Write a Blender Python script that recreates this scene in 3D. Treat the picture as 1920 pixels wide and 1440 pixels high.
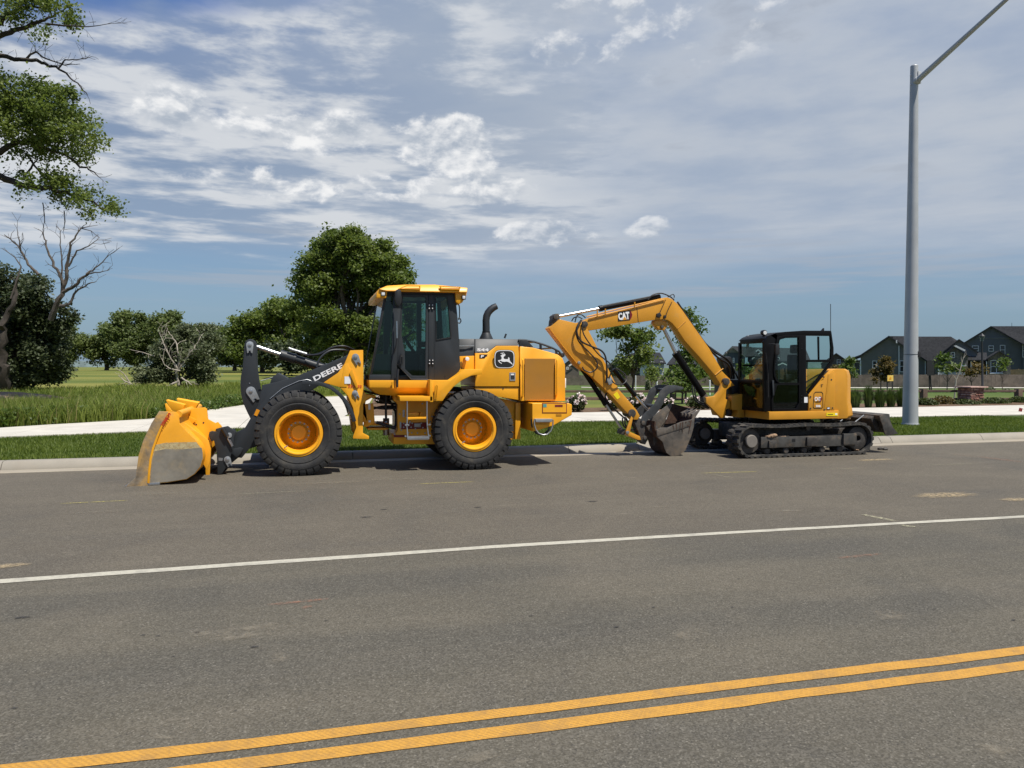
import bpy, bmesh, math, random
import numpy as np
from mathutils import Vector, Matrix, noise as mnoise

# ------------------------------------------------------------------ camera, sky, sun
for o in list(bpy.data.objects):
    bpy.data.objects.remove(o)
SC = bpy.context.scene
COL = SC.collection
R = math.radians
YAW, FPX, HORIZON, EYE = R(15.0), 1442.0, 688.0, 1.85     # road runs along world X, camera looks 15 degrees right of +Y
PITCH = math.atan((720 - HORIZON) / FPX)
cam_d = bpy.data.cameras.new('camera')
cam_d.sensor_fit = 'HORIZONTAL'; cam_d.sensor_width = 36.0
cam_d.lens = 36.0 * FPX / 1920.0
cam_d.clip_start = 0.05; cam_d.clip_end = 9000
cam = bpy.data.objects.new('camera', cam_d); COL.objects.link(cam)
cam.location = (0, 0, EYE)
cam.rotation_euler = (math.pi / 2 - PITCH, 0, -YAW)
SC.camera = cam

SUN_DIR = Vector((0.27, -0.40, 1.0)).normalized()
SUN_EL = math.asin(SUN_DIR.z)
SUN_AZ = math.atan2(SUN_DIR.x, SUN_DIR.y)
sun_d = bpy.data.lights.new('sun', 'SUN')
sun_d.energy = 5.0; sun_d.angle = R(0.53); sun_d.color = (1.0, 0.95, 0.87)
sun = bpy.data.objects.new('sun', sun_d); COL.objects.link(sun)
sun.location = (0, 0, 60)
sun.rotation_euler = SUN_DIR.to_track_quat('Z', 'Y').to_euler()

vs = SC.view_settings
vs.view_transform = 'Standard'; vs.look = 'None'; vs.gamma = 1.0; vs.use_curve_mapping = False
vs.exposure = 0.30
SC.cycles.max_bounces = 6; SC.cycles.diffuse_bounces = 2; SC.cycles.glossy_bounces = 3; SC.cycles.transmission_bounces = 4
SC.cycles.transparent_max_bounces = 24
SC.cycles.use_denoising = True


class E:
    """a node socket with arithmetic"""
    nt = None
    def __init__(s, v): s.v = v.v if isinstance(v, E) else v
    def _put(s, sock):
        if isinstance(s.v, (int, float)): sock.default_value = float(s.v)
        else: E.nt.links.new(s.v, sock)
    @staticmethod
    def op(name, *a, clamp=False):
        n = E.nt.nodes.new('ShaderNodeMath'); n.operation = name; n.use_clamp = clamp
        for i, x in enumerate(a): E(x)._put(n.inputs[i])
        return E(n.outputs[0])
    def __add__(s, o): return E.op('ADD', s, o)
    def __radd__(s, o): return E.op('ADD', o, s)
    def __sub__(s, o): return E.op('SUBTRACT', s, o)
    def __rsub__(s, o): return E.op('SUBTRACT', o, s)
    def __mul__(s, o): return E.op('MULTIPLY', s, o)
    def __rmul__(s, o): return E.op('MULTIPLY', o, s)
    def __truediv__(s, o): return E.op('DIVIDE', s, o)
    def clamp(s): return E.op('ADD', s, 0.0, clamp=True)

def smooth(x, lo, hi):
    n = E.nt.nodes.new('ShaderNodeMapRange'); n.interpolation_type = 'SMOOTHSTEP'
    E(x)._put(n.inputs['Value'])
    n.inputs['From Min'].default_value = lo; n.inputs['From Max'].default_value = hi
    return E(n.outputs['Result'])

def vec(x, y, z=0.0):
    n = E.nt.nodes.new('ShaderNodeCombineXYZ')
    for i, q in enumerate((x, y, z)): E(q)._put(n.inputs[i])
    return n.outputs[0]

def enoise(v, scale, detail=5, rough=0.55, dist=0.0):
    n = E.nt.nodes.new('ShaderNodeTexNoise')
    E.nt.links.new(v, n.inputs['Vector'])
    n.inputs['Scale'].default_value = scale; n.inputs['Detail'].default_value = detail
    n.inputs['Roughness'].default_value = rough; n.inputs['Distortion'].default_value = dist
    return E(n.outputs['Fac'])

def cmix(f, a, b):
    n = E.nt.nodes.new('ShaderNodeMix'); n.data_type = 'RGBA'
    E(f)._put(n.inputs[0])
    for sock, c in ((n.inputs[6], a), (n.inputs[7], b)):
        if isinstance(c, tuple): sock.default_value = (*c, 1)
        else: E.nt.links.new(c, sock)
    return n.outputs[2]

def make_world():
    w = bpy.data.worlds.new('World'); SC.world = w; w.use_nodes = True
    nt = w.node_tree; E.nt = nt
    for n in list(nt.nodes): nt.nodes.remove(n)
    out = nt.nodes.new('ShaderNodeOutputWorld'); bg = nt.nodes.new('ShaderNodeBackground')
    nt.links.new(bg.outputs[0], out.inputs[0])
    sky = nt.nodes.new('ShaderNodeTexSky'); sky.sky_type = 'NISHITA'; sky.sun_disc = False
    sky.sun_elevation = SUN_EL; sky.sun_rotation = SUN_AZ
    sky.altitude = 1500; sky.air_density = 1.0; sky.dust_density = 1.2; sky.ozone_density = 2.5
    S = 0.074
    tc = nt.nodes.new('ShaderNodeTexCoord')
    sep = nt.nodes.new('ShaderNodeSeparateXYZ'); nt.links.new(tc.outputs['Generated'], sep.inputs[0])
    x, y, z = (E(sep.outputs[i]) for i in range(3))
    az = E.op('ARCTAN2', x, y) - float(YAW)
    el = E.op('ARCSINE', z)
    # clear air pales to a soft blue above the horizon
    c = cmix((1.0 - smooth(el, -0.02, 0.20)) * 0.80, sky.outputs[0], (1.75, 2.95, 4.35))
    c = cmix(smooth(el, 0.22, 0.42) * 0.92, c, (0.66, 1.78, 5.0))
    # cloud decks lie flat overhead, so their pattern closes up toward the horizon
    v = E.op('LOGARITHM', E.op('MAXIMUM', el + 0.03, 0.02), 2.71828)
    # high veil of thin cloud, thicker to the right
    nv = enoise(vec(az * 2.2, v * 2.0, 3.1), 1.4, 4, 0.55, 0.1)
    nv2 = enoise(vec(az * 4.5, v * 5.0, 9.1), 1.5, 6, 0.55, 0.1)
    veil = smooth(az + (nv - 0.5) * 0.40, -0.50, 0.05) * smooth(el + (nv - 0.5) * 0.10, 0.05, 0.20)
    veil = (veil * (nv2 * 0.40 + 0.78)).clamp()
    veil = veil * (1.0 - smooth(el, 0.62, 1.0) * 0.7)
    vcol = cmix(smooth(nv2, 0.25, 0.75), (4.35, 5.1, 6.3), (5.6, 6.1, 6.85))
    c = cmix(veil * 0.95, c, vcol)
    # small grey scraps of cloud below the veil
    scr = smooth(nv2 * 0.55 + nv * 0.5, 0.575, 0.66) * smooth(az, -0.02, 0.2) * smooth(el, 0.17, 0.26) * (1.0 - smooth(el, 0.5, 0.7))
    c = cmix(scr * 0.38, c, (2.75, 3.25, 4.2))
    # broken stratocumulus bank on the left, flat base some 8 degrees up
    nb = enoise(vec(az * 3.0, v * 2.6, 1.7), 1.6, 5, 0.52, 0.1)
    nf = enoise(vec(az * 6.0, v * 8.5, 5.2), 1.5, 7, 0.58, 0.12)
    edge = (nb - 0.5) * 0.12 + (nf - 0.5) * 0.05
    top = el - (az + 0.485) * 0.20
    bank = smooth(el + edge * 0.45, 0.122, 0.165) * (1.0 - smooth(top + edge * 1.1, 0.365, 0.415))
    bank = bank * (1.0 - smooth(az + edge * 2.0 + el * 0.25, -0.02, 0.30))
    bank = (bank * (0.95 + 0.34 * nb)).clamp()
    tone = smooth(nf * 0.66 + nb * 0.50 - E.op('ABSOLUTE', el - 0.23) * 0.5, 0.45, 0.63)
    bcol = cmix(tone, (3.35, 4.15, 5.4), (7.3, 7.6, 8.0))
    c = cmix(bank * (0.60 + 0.36 * tone), c, bcol)
    # bright sunlit heads where the deck is thickest
    g = None
    for (u0, v0, su, sv, amt) in ((-0.085, 0.272, 0.085, 0.055, 1.0), (-0.23, 0.285, 0.15, 0.035, 0.78), (-0.40, 0.29, 0.13, 0.04, 0.60), (-0.20, 0.225, 0.26, 0.030, 0.66), (-0.03, 0.225, 0.09, 0.03, 0.72),
            (0.045, 0.172, 0.09, 0.022, 0.80), (0.175, 0.177, 0.04, 0.018, 0.78), (0.20, 0.43, 0.20, 0.095, 0.48), (0.075, 0.385, 0.08, 0.05, 0.50)):
        m1 = (az - u0) / su; m2 = (el - v0) / sv
        q = (1.0 - (m1 * m1 + m2 * m2)).clamp() * amt
        g = q if g is None else E.op('MAXIMUM', g, q)
    n = enoise(vec(az * 6.0, el * 10.0, 2.0), 2.6, 7, 0.58, 0.12)
    n2 = enoise(vec(az * 6.0 - 0.02, el * 10.0 + 0.10, 2.0), 2.6, 7, 0.58, 0.12)
    a = smooth(n * 0.95 + g * 0.38, 0.60, 0.76) * smooth(g, 0.0, 0.40)
    lit = smooth((n - n2) * 2.2 + 0.5, 0.15, 0.85)
    c = cmix(a * (0.62 + 0.33 * smooth(-1.0 * az, -0.03, 0.05)), c, cmix(lit, (4.3, 4.95, 5.9), (10.2, 10.2, 10.2)))
    # streaks low over the horizon
    nl = enoise(vec(az * 2.5, el * 40.0, 31.0), 1.5, 4, 0.55, 0.2)
    low = smooth(nl, 0.50, 0.68) * smooth(el, 0.06, 0.10) * (1.0 - smooth(el, 0.15, 0.19))
    c = cmix(low * 0.55, c, (4.3, 4.75, 5.5))
    nt.links.new(c, bg.inputs[0])
    bg.inputs[1].default_value = S
make_world()
SC.world.cycles.sampling_method = 'MANUAL'; SC.world.cycles.sample_map_resolution = 512

# ------------------------------------------------------------------ placing helpers
_s, _c = math.sin(YAW), math.cos(YAW)
_FW = Vector((_s, _c, 0)); _RT = Vector((_c, -_s, 0)); _UP = Vector((0, 0, 1))
_f2 = _FW * math.cos(PITCH) - _UP * math.sin(PITCH)
_u2 = _FW * math.sin(PITCH) + _UP * math.cos(PITCH)

def ray(px, py): return _f2 + _RT * ((px - 960) / FPX) + _u2 * ((720 - py) / FPX)
def W(px, py, Y):
    """point of the upright plane y = Y that shows at this place of the photograph"""
    d = ray(px, py); t = Y / d.y
    return Vector((d.x * t, Y, EYE + d.z * t))
def G(px, py, z=0.0):
    d = ray(px, py); t = (z - EYE) / d.z
    return Vector((d.x * t, d.y * t, z))
def D(px, py, Z):
    """point at depth Z in front of the viewpoint"""
    d = ray(px, py); t = Z / d.dot(_FW)
    return Vector((d.x * t, d.y * t, EYE + d.z * t))
def XZ(pts, Y): return [(W(a, b, Y).x, W(a, b, Y).z) for a, b in pts]
def lat_depth(x, y): return x * _c - y * _s, x * _s + y * _c
def from_ld(lat, Z, z=0.0): return Vector((lat * _c + Z * _s, -lat * _s + Z * _c, z))
def sstep(a, b, x):
    t = np.clip((x - a) / (b - a), 0, 1); return t * t * (3 - 2 * t)
def terrain(x, y):
    lat, Z = lat_depth(x, y)
    ramp = np.clip((Z - 40) / 70, 0, 1.0)
    side = sstep(-22, 12, lat)
    return 0.13 + ramp * (1.2 * (1 - side) - 1.08 * side)

# ------------------------------------------------------------------ object helpers
ORIGIN = {}
def tag(o, label=None, cat=None, group=None, kind=None):
    if label: o['label'] = label
    if cat: o['category'] = cat
    if group: o['group'] = group
    if kind: o['kind'] = kind
    return o
def thing(name, loc, label, cat, group=None):
    o = bpy.data.objects.new(name, None); COL.objects.link(o)
    o.empty_display_size = 0.2
    o.location = loc; ORIGIN[o] = Vector(loc)
    return tag(o, label, cat, group)

def finish_mesh(me, mat, smooth_angle=35):
    if mat is not None: me.materials.append(mat)
    if smooth_angle:
        me.polygons.foreach_set('use_smooth', np.ones(len(me.polygons), dtype=bool))
        me.set_sharp_from_angle(angle=R(smooth_angle))

def link_mesh(name, me, parent=None):
    o = bpy.data.objects.new(name, me); COL.objects.link(o)
    if parent is not None:
        o.parent = parent; ORIGIN[o] = ORIGIN.get(parent, Vector((0, 0, 0)))
    else: ORIGIN[o] = Vector((0, 0, 0))
    return o

class MB:
    """collects solids in world coordinates, builds one mesh object"""
    def __init__(s): s.v = []; s.f = []
    def add(s, vs_, fs):
        b = len(s.v); s.v += [tuple(q) for q in vs_]; s.f += [tuple(i + b for i in f) for f in fs]; return s
    def loft(s, near, far):
        n = len(near)
        s.add(list(near) + list(far), [tuple(range(n)), tuple(range(2 * n - 1, n - 1, -1))] +
              [(i, i + n, (i + 1) % n + n, (i + 1) % n) for i in range(n)]); return s
    def prism(s, pts, y0, y1): return s.loft([(x, y0, z) for x, z in pts], [(x, y1, z) for x, z in pts])
    def pp(s, px, Y, depth):      # outline read off the photograph at plane Y, given real thickness
        return s.prism(XZ(px, Y), Y, Y + depth)
    def ppz(s, px, Y, depth):     # same, px entries (x, y, dY): that corner lies dY further in
        near = []; far = []
        for q in px:
            dy = q[2] if len(q) > 2 else 0
            p = W(q[0], q[1], Y + dy); near.append(p); far.append((p.x, Y + depth - (dy if len(q) > 2 else 0), p.z))
        return s.loft(near, far)
    def box(s, x0, x1, y0, y1, z0, z1):
        return s.loft([(x0, y0, z0), (x1, y0, z0), (x1, y0, z1), (x0, y0, z1)], [(x0, y1, z0), (x1, y1, z0), (x1, y1, z1), (x0, y1, z1)])
    def pbox(s, a, b, c, d, Y, depth):
        return s.pp([(a, b), (c, b), (c, d), (a, d)], Y, depth)
    def frame(s, outer, inner, y0, y1):
        n = len(outer)
        v = [(x, y0, z) for x, z in outer] + [(x, y0, z) for x, z in inner] + [(x, y1, z) for x, z in outer] + [(x, y1, z) for x, z in inner]
        f = []
        for i in range(n):
            j = (i + 1) % n
            f += [(i, j, n + j, n + i), (2 * n + i, 3 * n + i, 3 * n + j, 2 * n + j), (i, 2 * n + i, 2 * n + j, j), (n + i, n + j, 3 * n + j, 3 * n + i)]
        return s.add(v, f)
    def pframe(s, outer, inner, Y, depth): return s.frame(XZ(outer, Y), XZ(inner, Y), Y, Y + depth)
    def tube(s, pts, r, seg=10, r1=None, caps=True):
        pts = [Vector(p) for p in pts]; n = len(pts)
        rs = r if isinstance(r, (list, tuple)) else [r + ((r1 - r) * i / (n - 1) if r1 is not None else 0) for i in range(n)]
        vv = []; ff = []; up = None
        for i, p in enumerate(pts):
            t = (pts[min(i + 1, n - 1)] - pts[max(i - 1, 0)])
            if t.length < 1e-9: t = Vector((0, 0, 1))
            t.normalize()
            if up is None:
                up = Vector((0, 0, 1)) if abs(t.z) < 0.9 else Vector((1, 0, 0))
            a = t.cross(up).normalized(); b = a.cross(t).normalized(); up = b
            for k in range(seg):
                w = 2 * math.pi * k / seg
                vv.append(p + (a * math.cos(w) + b * math.sin(w)) * rs[i])
        for i in range(n - 1):
            for k in range(seg):
                k2 = (k + 1) % seg
                ff.append((i * seg + k, i * seg + k2, (i + 1) * seg + k2, (i + 1) * seg + k))
        if caps:
            ff.append(tuple(range(seg - 1, -1, -1))); ff.append(tuple((n - 1) * seg + k for k in range(seg)))
        return s.add(vv, ff)
    def cyl(s, p0, p1, r, seg=16, r1=None): return s.tube([p0, p1], r, seg, r1)
    def lathe_y(s, cx, cz, prof, seg=48, closed=False, a0=0.0, a1=2 * math.pi):
        """prof: (radius, y) turned about the horizontal axis through cx, cz"""
        full = abs(a1 - a0 - 2 * math.pi) < 1e-6
        m = len(prof); cnt = seg if full else seg + 1
        vv = []; ff = []
        for k in range(cnt):
            w = a0 + (a1 - a0) * k / seg
            for r, y in prof: vv.append((cx + r * math.cos(w), y, cz + r * math.sin(w)))
        for k in range(seg):
            k2 = (k + 1) % cnt
            for i in range(m if closed else m - 1):
                i2 = (i + 1) % m
                ff.append((k * m + i, k * m + i2, k2 * m + i2, k2 * m + i))
        if closed and not full:
            ff.append(tuple(range(m))); ff.append(tuple((cnt - 1) * m + i for i in range(m - 1, -1, -1)))
        return s.add(vv, ff)
    def build(s, name, mat, parent=None, bevel=0.0, smooth_angle=35, seg=2):
        org = ORIGIN.get(parent, Vector((0, 0, 0))) if parent is not None else Vector((0, 0, 0))
        me = bpy.data.meshes.new(name)
        me.from_pydata([(x - org.x, y - org.y, z - org.z) for x, y, z in s.v], [], s.f)
        bm = bmesh.new(); bm.from_mesh(me)
        bmesh.ops.recalc_face_normals(bm, faces=bm.faces)
        if bevel:
            ed = [e for e in bm.edges if len(e.link_faces) == 2 and e.calc_face_angle(0) > R(30)]
            try: bmesh.ops.bevel(bm, geom=ed, offset=bevel, segments=seg, affect='EDGES', profile=0.6, clamp_overlap=True)
            except Exception: pass
        bm.to_mesh(me); bm.free()
        finish_mesh(me, mat, smooth_angle)
        return link_mesh(name, me, parent)

def quad_mesh(name, verts, nper, mat, parent=None, tint=None, faces=None, smooth_shade=False):
    """verts (N*nper, 3) numpy; faces: template index lists for one element"""
    org = ORIGIN.get(parent, Vector((0, 0, 0))) if parent is not None else Vector((0, 0, 0))
    verts = np.asarray(verts, dtype=np.float32) - np.array(org, dtype=np.float32)
    N = len(verts) // nper
    faces = faces or [tuple(range(nper))]
    tot = sum(len(f) for f in faces)
    idx = np.concatenate([np.array(f) for f in faces])
    loops = (np.arange(N)[:, None] * nper + idx[None, :]).ravel()
    sizes = np.tile(np.array([len(f) for f in faces]), N)
    starts = np.concatenate([[0], np.cumsum(sizes)[:-1]])
    me = bpy.data.meshes.new(name)
    me.vertices.add(len(verts)); me.vertices.foreach_set('co', verts.ravel())
    me.loops.add(len(loops)); me.loops.foreach_set('vertex_index', loops.astype(np.int32))
    me.polygons.add(len(sizes)); me.polygons.foreach_set('loop_start', starts.astype(np.int32))
    me.update(calc_edges=True)
    if tint is not None:
        at = me.attributes.new('tint', 'FLOAT', 'POINT')
        at.data.foreach_set('value', np.repeat(tint, nper).astype(np.float32))
    if smooth_shade: me.polygons.foreach_set('use_smooth', np.ones(len(me.polygons), dtype=bool))
    me.materials.append(mat)
    return link_mesh(name, me, parent)

# ------------------------------------------------------------------ materials
def new_mat(name):
    m = bpy.data.materials.new(name); m.use_nodes = True
    nt = m.node_tree; E.nt = nt
    b = nt.nodes['Principled BSDF']
    tc = nt.nodes.new('ShaderNodeTexCoord')
    return m, nt, b, tc.outputs['Object']

def add_bump(nt, b, height, strength, dist=0.02):
    n = nt.nodes.new('ShaderNodeBump'); n.inputs['Strength'].default_value = strength
    n.inputs['Distance'].default_value = dist
    nt.links.new(height.v if isinstance(height, E) else height, n.inputs['Height'])
    nt.links.new(n.outputs[0], b.inputs['Normal'])

def mk(name, col, rough=0.5, metal=0.0, var=0.12, vs_=2.5, bump=0.0, bs=40.0, dust=0.0, dcol=(0.30, 0.23, 0.14), ds=3.0, coat=0.0, spec=0.5, rvar=0.1):
    m, nt, b, oc = new_mat(name)
    n = enoise(oc, vs_, 6, 0.6)
    lo = tuple(c * (1 - var) for c in col); hi = tuple(min(1, c * (1 + var)) for c in col)
    c = cmix(smooth(n, 0.3, 0.7), lo, hi)
    if dust:
        d = smooth(enoise(oc, ds, 8, 0.65, 0.4), 0.62 - 0.35 * dust, 0.95 - 0.30 * dust) * min(1.0, 0.35 + dust)
        c = cmix(d, c, dcol)
        b_r = (rough + d * 0.3)
        b_r._put(b.inputs['Roughness'])
    else:
        (n * (2 * rvar) + (rough - rvar)).clamp()._put(b.inputs['Roughness'])
    nt.links.new(c, b.inputs['Base Color'])
    b.inputs['Metallic'].default_value = metal
    b.inputs['Specular IOR Level'].default_value = spec
    b.inputs['Coat Weight'].default_value = coat
    b.inputs['Coat Roughness'].default_value = 0.12
    if bump: add_bump(nt, b, enoise(oc, bs, 6, 0.6), bump)
    return m

def leaf_mat(name, c0, c1, trans=0.35, rough=0.5):
    m, nt, b, oc = new_mat(name)
    at = nt.nodes.new('ShaderNodeAttribute'); at.attribute_name = 'tint'
    c = cmix(E(at.outputs['Fac']), c0, c1)
    nt.links.new(c, b.inputs['Base Color']); b.inputs['Roughness'].default_value = rough
    b.inputs['Specular IOR Level'].default_value = 0.3
    tr = nt.nodes.new('ShaderNodeBsdfTranslucent')
    hs = nt.nodes.new('ShaderNodeHueSaturation'); hs.inputs['Value'].default_value = 1.4; hs.inputs['Saturation'].default_value = 1.1
    nt.links.new(c, hs.inputs['Color']); nt.links.new(hs.outputs[0], tr.inputs[0])
    mx = nt.nodes.new('ShaderNodeMixShader'); mx.inputs[0].default_value = trans
    out = nt.nodes['Material Output']
    nt.links.new(b.outputs[0], mx.inputs[1]); nt.links.new(tr.outputs[0], mx.inputs[2]); nt.links.new(mx.outputs[0], out.inputs[0])
    return m

def glass_mat(name, tint, alpha_col=0.75, rough=0.02):
    """thin tinted pane: clear transmission plus a mirror-like skin"""
    m = bpy.data.materials.new(name); m.use_nodes = True
    nt = m.node_tree; E.nt = nt
    for n in list(nt.nodes): nt.nodes.remove(n)
    out = nt.nodes.new('ShaderNodeOutputMaterial')
    tr = nt.nodes.new('ShaderNodeBsdfTransparent'); tr.inputs[0].default_value = (*tint, 1)
    gl = nt.nodes.new('ShaderNodeBsdfGlossy'); gl.inputs['Roughness'].default_value = rough
    lw = nt.nodes.new('ShaderNodeLayerWeight'); lw.inputs[0].default_value = 0.5
    mx = nt.nodes.new('ShaderNodeMixShader')
    (E.op('POWER', E(lw.outputs['Facing']), 4.0) * 0.9 + 0.035).clamp()._put(mx.inputs[0])
    nt.links.new(tr.outputs[0], mx.inputs[1]); nt.links.new(gl.outputs[0], mx.inputs[2]); nt.links.new(mx.outputs[0], out.inputs[0])
    return m

def worn_mat(name, col, cover=0.5, scale=14.0, rough=0.8, soft=0.25, fade=True):
    """paint or dust lying thin: worn through in patches and thinning to its rim"""
    m, nt, b, oc = new_mat(name)
    b.inputs['Base Color'].default_value = (*col, 1); b.inputs['Roughness'].default_value = rough
    n = enoise(oc, scale, 6, 0.72)
    a = smooth(n, 0.62 - cover * 0.34 - soft / 2, 0.62 - cover * 0.34 + soft)
    if fade:
        at = nt.nodes.new('ShaderNodeAttribute'); at.attribute_name = 'tint'
        a = a * E(at.outputs['Fac'])
    (a * min(1.0, cover + 0.35)).clamp()._put(b.inputs['Alpha'])
    return m

M = {}
M['deere'] = mk('loader_yellow', (0.83, 0.372, 0.010), 0.46, var=0.06, coat=0.06, dust=0.22, dcol=(0.60, 0.34, 0.07))
M['deere_worn'] = mk('bucket_yellow', (0.78, 0.34, 0.012), 0.5, var=0.08, dust=0.22, dcol=(0.50, 0.36, 0.17), ds=4)
M['dgrey'] = mk('loader_grey', (0.020, 0.024, 0.028), 0.52, var=0.1, dust=0.10, dcol=(0.10, 0.09, 0.075))
M['black'] = mk('black_plastic', (0.012, 0.012, 0.013), 0.5, var=0.15)
M['rubber'] = mk('tyre_rubber', (0.022, 0.022, 0.022), 0.78, var=0.25, vs_=6, bump=0.25, bs=60, dust=0.50, dcol=(0.095, 0.085, 0.068), ds=5)
M['cat'] = mk('excavator_yellow', (0.60, 0.272, 0.020), 0.42, var=0.06, dust=0.22, dcol=(0.42, 0.27, 0.10), ds=3)
M['catblack'] = mk('excavator_black', (0.004, 0.004, 0.0045), 0.40, var=0.1, spec=0.16)
M['chrome'] = mk('chrome_rod', (0.55, 0.56, 0.58), 0.30, metal=1.0, var=0.04)
M['steel'] = mk('bare_steel', (0.42, 0.43, 0.44), 0.38, metal=0.85, var=0.15)
M['zinc'] = mk('zinc_plate', (0.36, 0.38, 0.39), 0.42, metal=0.5, var=0.15)
M['dirty'] = mk('dirty_steel', (0.055, 0.050, 0.045), 0.62, metal=0.2, var=0.35, vs_=8, bump=0.35, bs=30, dust=0.42, dcol=(0.20, 0.145, 0.09), ds=6)
M['trackrub'] = mk('track_rubber', (0.026, 0.026, 0.025), 0.85, var=0.3, vs_=9, bump=0.4, bs=40, dust=0.60, dcol=(0.125, 0.108, 0.083), ds=7)
M['white'] = mk('white_vinyl', (0.80, 0.80, 0.80), 0.45, var=0.03)
M['red'] = mk('red_vinyl', (0.55, 0.02, 0.015), 0.5, var=0.05)
M['darkred'] = mk('red_primer', (0.16, 0.012, 0.010), 0.55, var=0.2, dust=0.2, dcol=(0.12, 0.08, 0.05))
M['glass'] = glass_mat('green_tinted_glass', (0.62, 0.75, 0.71))
M['glassclear'] = glass_mat('pale_glass', (0.84, 0.92, 0.90))
M['lens'] = mk('lamp_lens', (0.72, 0.72, 0.70), 0.12, var=0.05, coat=1.0)
M['amber'] = mk('amber_reflector', (0.75, 0.30, 0.01), 0.25, var=0.08)
M['seat'] = mk('seat_fabric', (0.018, 0.018, 0.02), 0.9, var=0.2)
M['sticker'] = mk('yellow_sticker', (0.85, 0.66, 0.01), 0.4, var=0.03)
# ------------------------------------------------------------------ ground, road, kerb, pavement
rng = np.random.default_rng(7)
random.seed(7)

def asphalt_mat():
    m, nt, b, oc = new_mat('asphalt')
    sp = nt.nodes.new('ShaderNodeSeparateXYZ'); nt.links.new(oc, sp.inputs[0])
    X, Y = E(sp.outputs[0]), E(sp.outputs[1])
    streak = enoise(vec(X * 0.16, Y * 2.2), 1.0, 5, 0.62, 0.4)
    patch = enoise(oc, 0.5, 5, 0.62, 0.6)
    mid = enoise(oc, 14.0, 4, 0.75)
    vo = nt.nodes.new('ShaderNodeTexVoronoi'); nt.links.new(oc, vo.inputs['Vector']); vo.inputs['Scale'].default_value = 105.0
    sepc = nt.nodes.new('ShaderNodeSeparateColor'); nt.links.new(vo.outputs['Color'], sepc.inputs[0])
    st, st2 = E(sepc.outputs[0]), E(sepc.outputs[1])
    lane = smooth(Y + (streak - 0.5) * 0.5, 7.2, 7.9)           # parking lane is dustier than the driven lane
    wp = E.op('ABSOLUTE', E.op('ABSOLUTE', Y - 5.85) - 0.80)      # two polished wheel paths
    wheel = (1.0 - smooth(wp + (streak - 0.5) * 0.5, 0.10, 0.60)) * (1.0 - lane)
    base = cmix(lane, (0.098, 0.087, 0.063), (0.107, 0.091, 0.066))
    base = cmix(wheel * 0.48, base, (0.062, 0.059, 0.049))
    base = cmix((1.0 - smooth(Y, 3.2, 3.9)) * 0.25, base, (0.070, 0.066, 0.054))
    base = cmix(smooth(streak, 0.42, 0.70) * 0.30, base, (0.150, 0.130, 0.094))
    base = cmix(smooth(patch, 0.48, 0.70) * 0.40, base, (0.155, 0.132, 0.094))
    base = cmix((1.0 - smooth(patch, 0.30, 0.50)) * 0.38, base, (0.058, 0.055, 0.048))
    # pale scuffs and drag marks
    sc = smooth(enoise(vec(X * 1.1, Y * 4.2, 4.0), 1.9, 6, 0.68, 0.7), 0.60, 0.76)
    base = cmix(sc * (0.14 + lane * 0.34), base, (0.27, 0.235, 0.175))
    # dirt washed toward the gutter
    base = cmix(smooth(Y + (patch - 0.5) * 1.2, 14.2, 15.3) * 0.35, base, (0.17, 0.14, 0.10))
    base = cmix(smooth(mid, 0.30, 0.75) * 0.30, cmix(0.86, (0, 0, 0), base), cmix(0.10, base, (0.35, 0.31, 0.24)))
    g = smooth(st, 0.05, 0.95)
    base = cmix(g, cmix(0.79, (0, 0, 0), base), cmix(0.05, cmix(0.93, (0, 0, 0), base), (0.70, 0.66, 0.58)))
    base = cmix(smooth(st2, 0.93, 0.97) * 0.22, base, (0.36, 0.33, 0.27))
    base = cmix((1.0 - smooth(st2, 0.05, 0.10)) * 0.45, base, (0.030, 0.029, 0.027))
    nt.links.new(base, b.inputs['Base Color'])
    b.inputs['Roughness'].default_value = 0.88; b.inputs['Specular IOR Level'].default_value = 0.3
    add_bump(nt, b, st * 0.6 + mid * 0.5, 0.6, 0.006)
    return m

def concrete_mat(name, col, dirt=0.3, dcol=(0.30, 0.24, 0.16)):
    m, nt, b, oc = new_mat(name)
    n = enoise(oc, 1.3, 7, 0.6); f = enoise(oc, 60.0, 4, 0.7); d = enoise(oc, 0.8, 8, 0.68, 0.5)
    c = cmix(smooth(n, 0.3, 0.7), tuple(q * 0.9 for q in col), tuple(min(1, q * 1.08) for q in col))
    c = cmix(smooth(f, 0.45, 0.75) * 0.18, c, tuple(q * 0.62 for q in col))
    c = cmix(smooth(d, 0.52, 0.72) * dirt, c, dcol)
    nt.links.new(c, b.inputs['Base Color']); b.inputs['Roughness'].default_value = 0.88
    add_bump(nt, b, f * 0.6 + n, 0.25, 0.008)
    return m

def soil_mat(name, stops, scale=1.0, fine=40.0, bump=0.6):
    m, nt, b, oc = new_mat(name)
    n = enoise(oc, scale, 8, 0.66, 0.6); f = enoise(oc, fine, 5, 0.7)
    c = cmix(smooth(n, 0.32, 0.68), stops[0], stops[1])
    c = cmix(smooth(f, 0.40, 0.72) * 0.6, c, stops[2])
    nt.links.new(c, b.inputs['Base Color']); b.inputs['Roughness'].default_value = 0.95
    b.inputs['Specular IOR Level'].default_value = 0.1
    add_bump(nt, b, f + n * 2.0, bump, 0.04)
    return m

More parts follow.
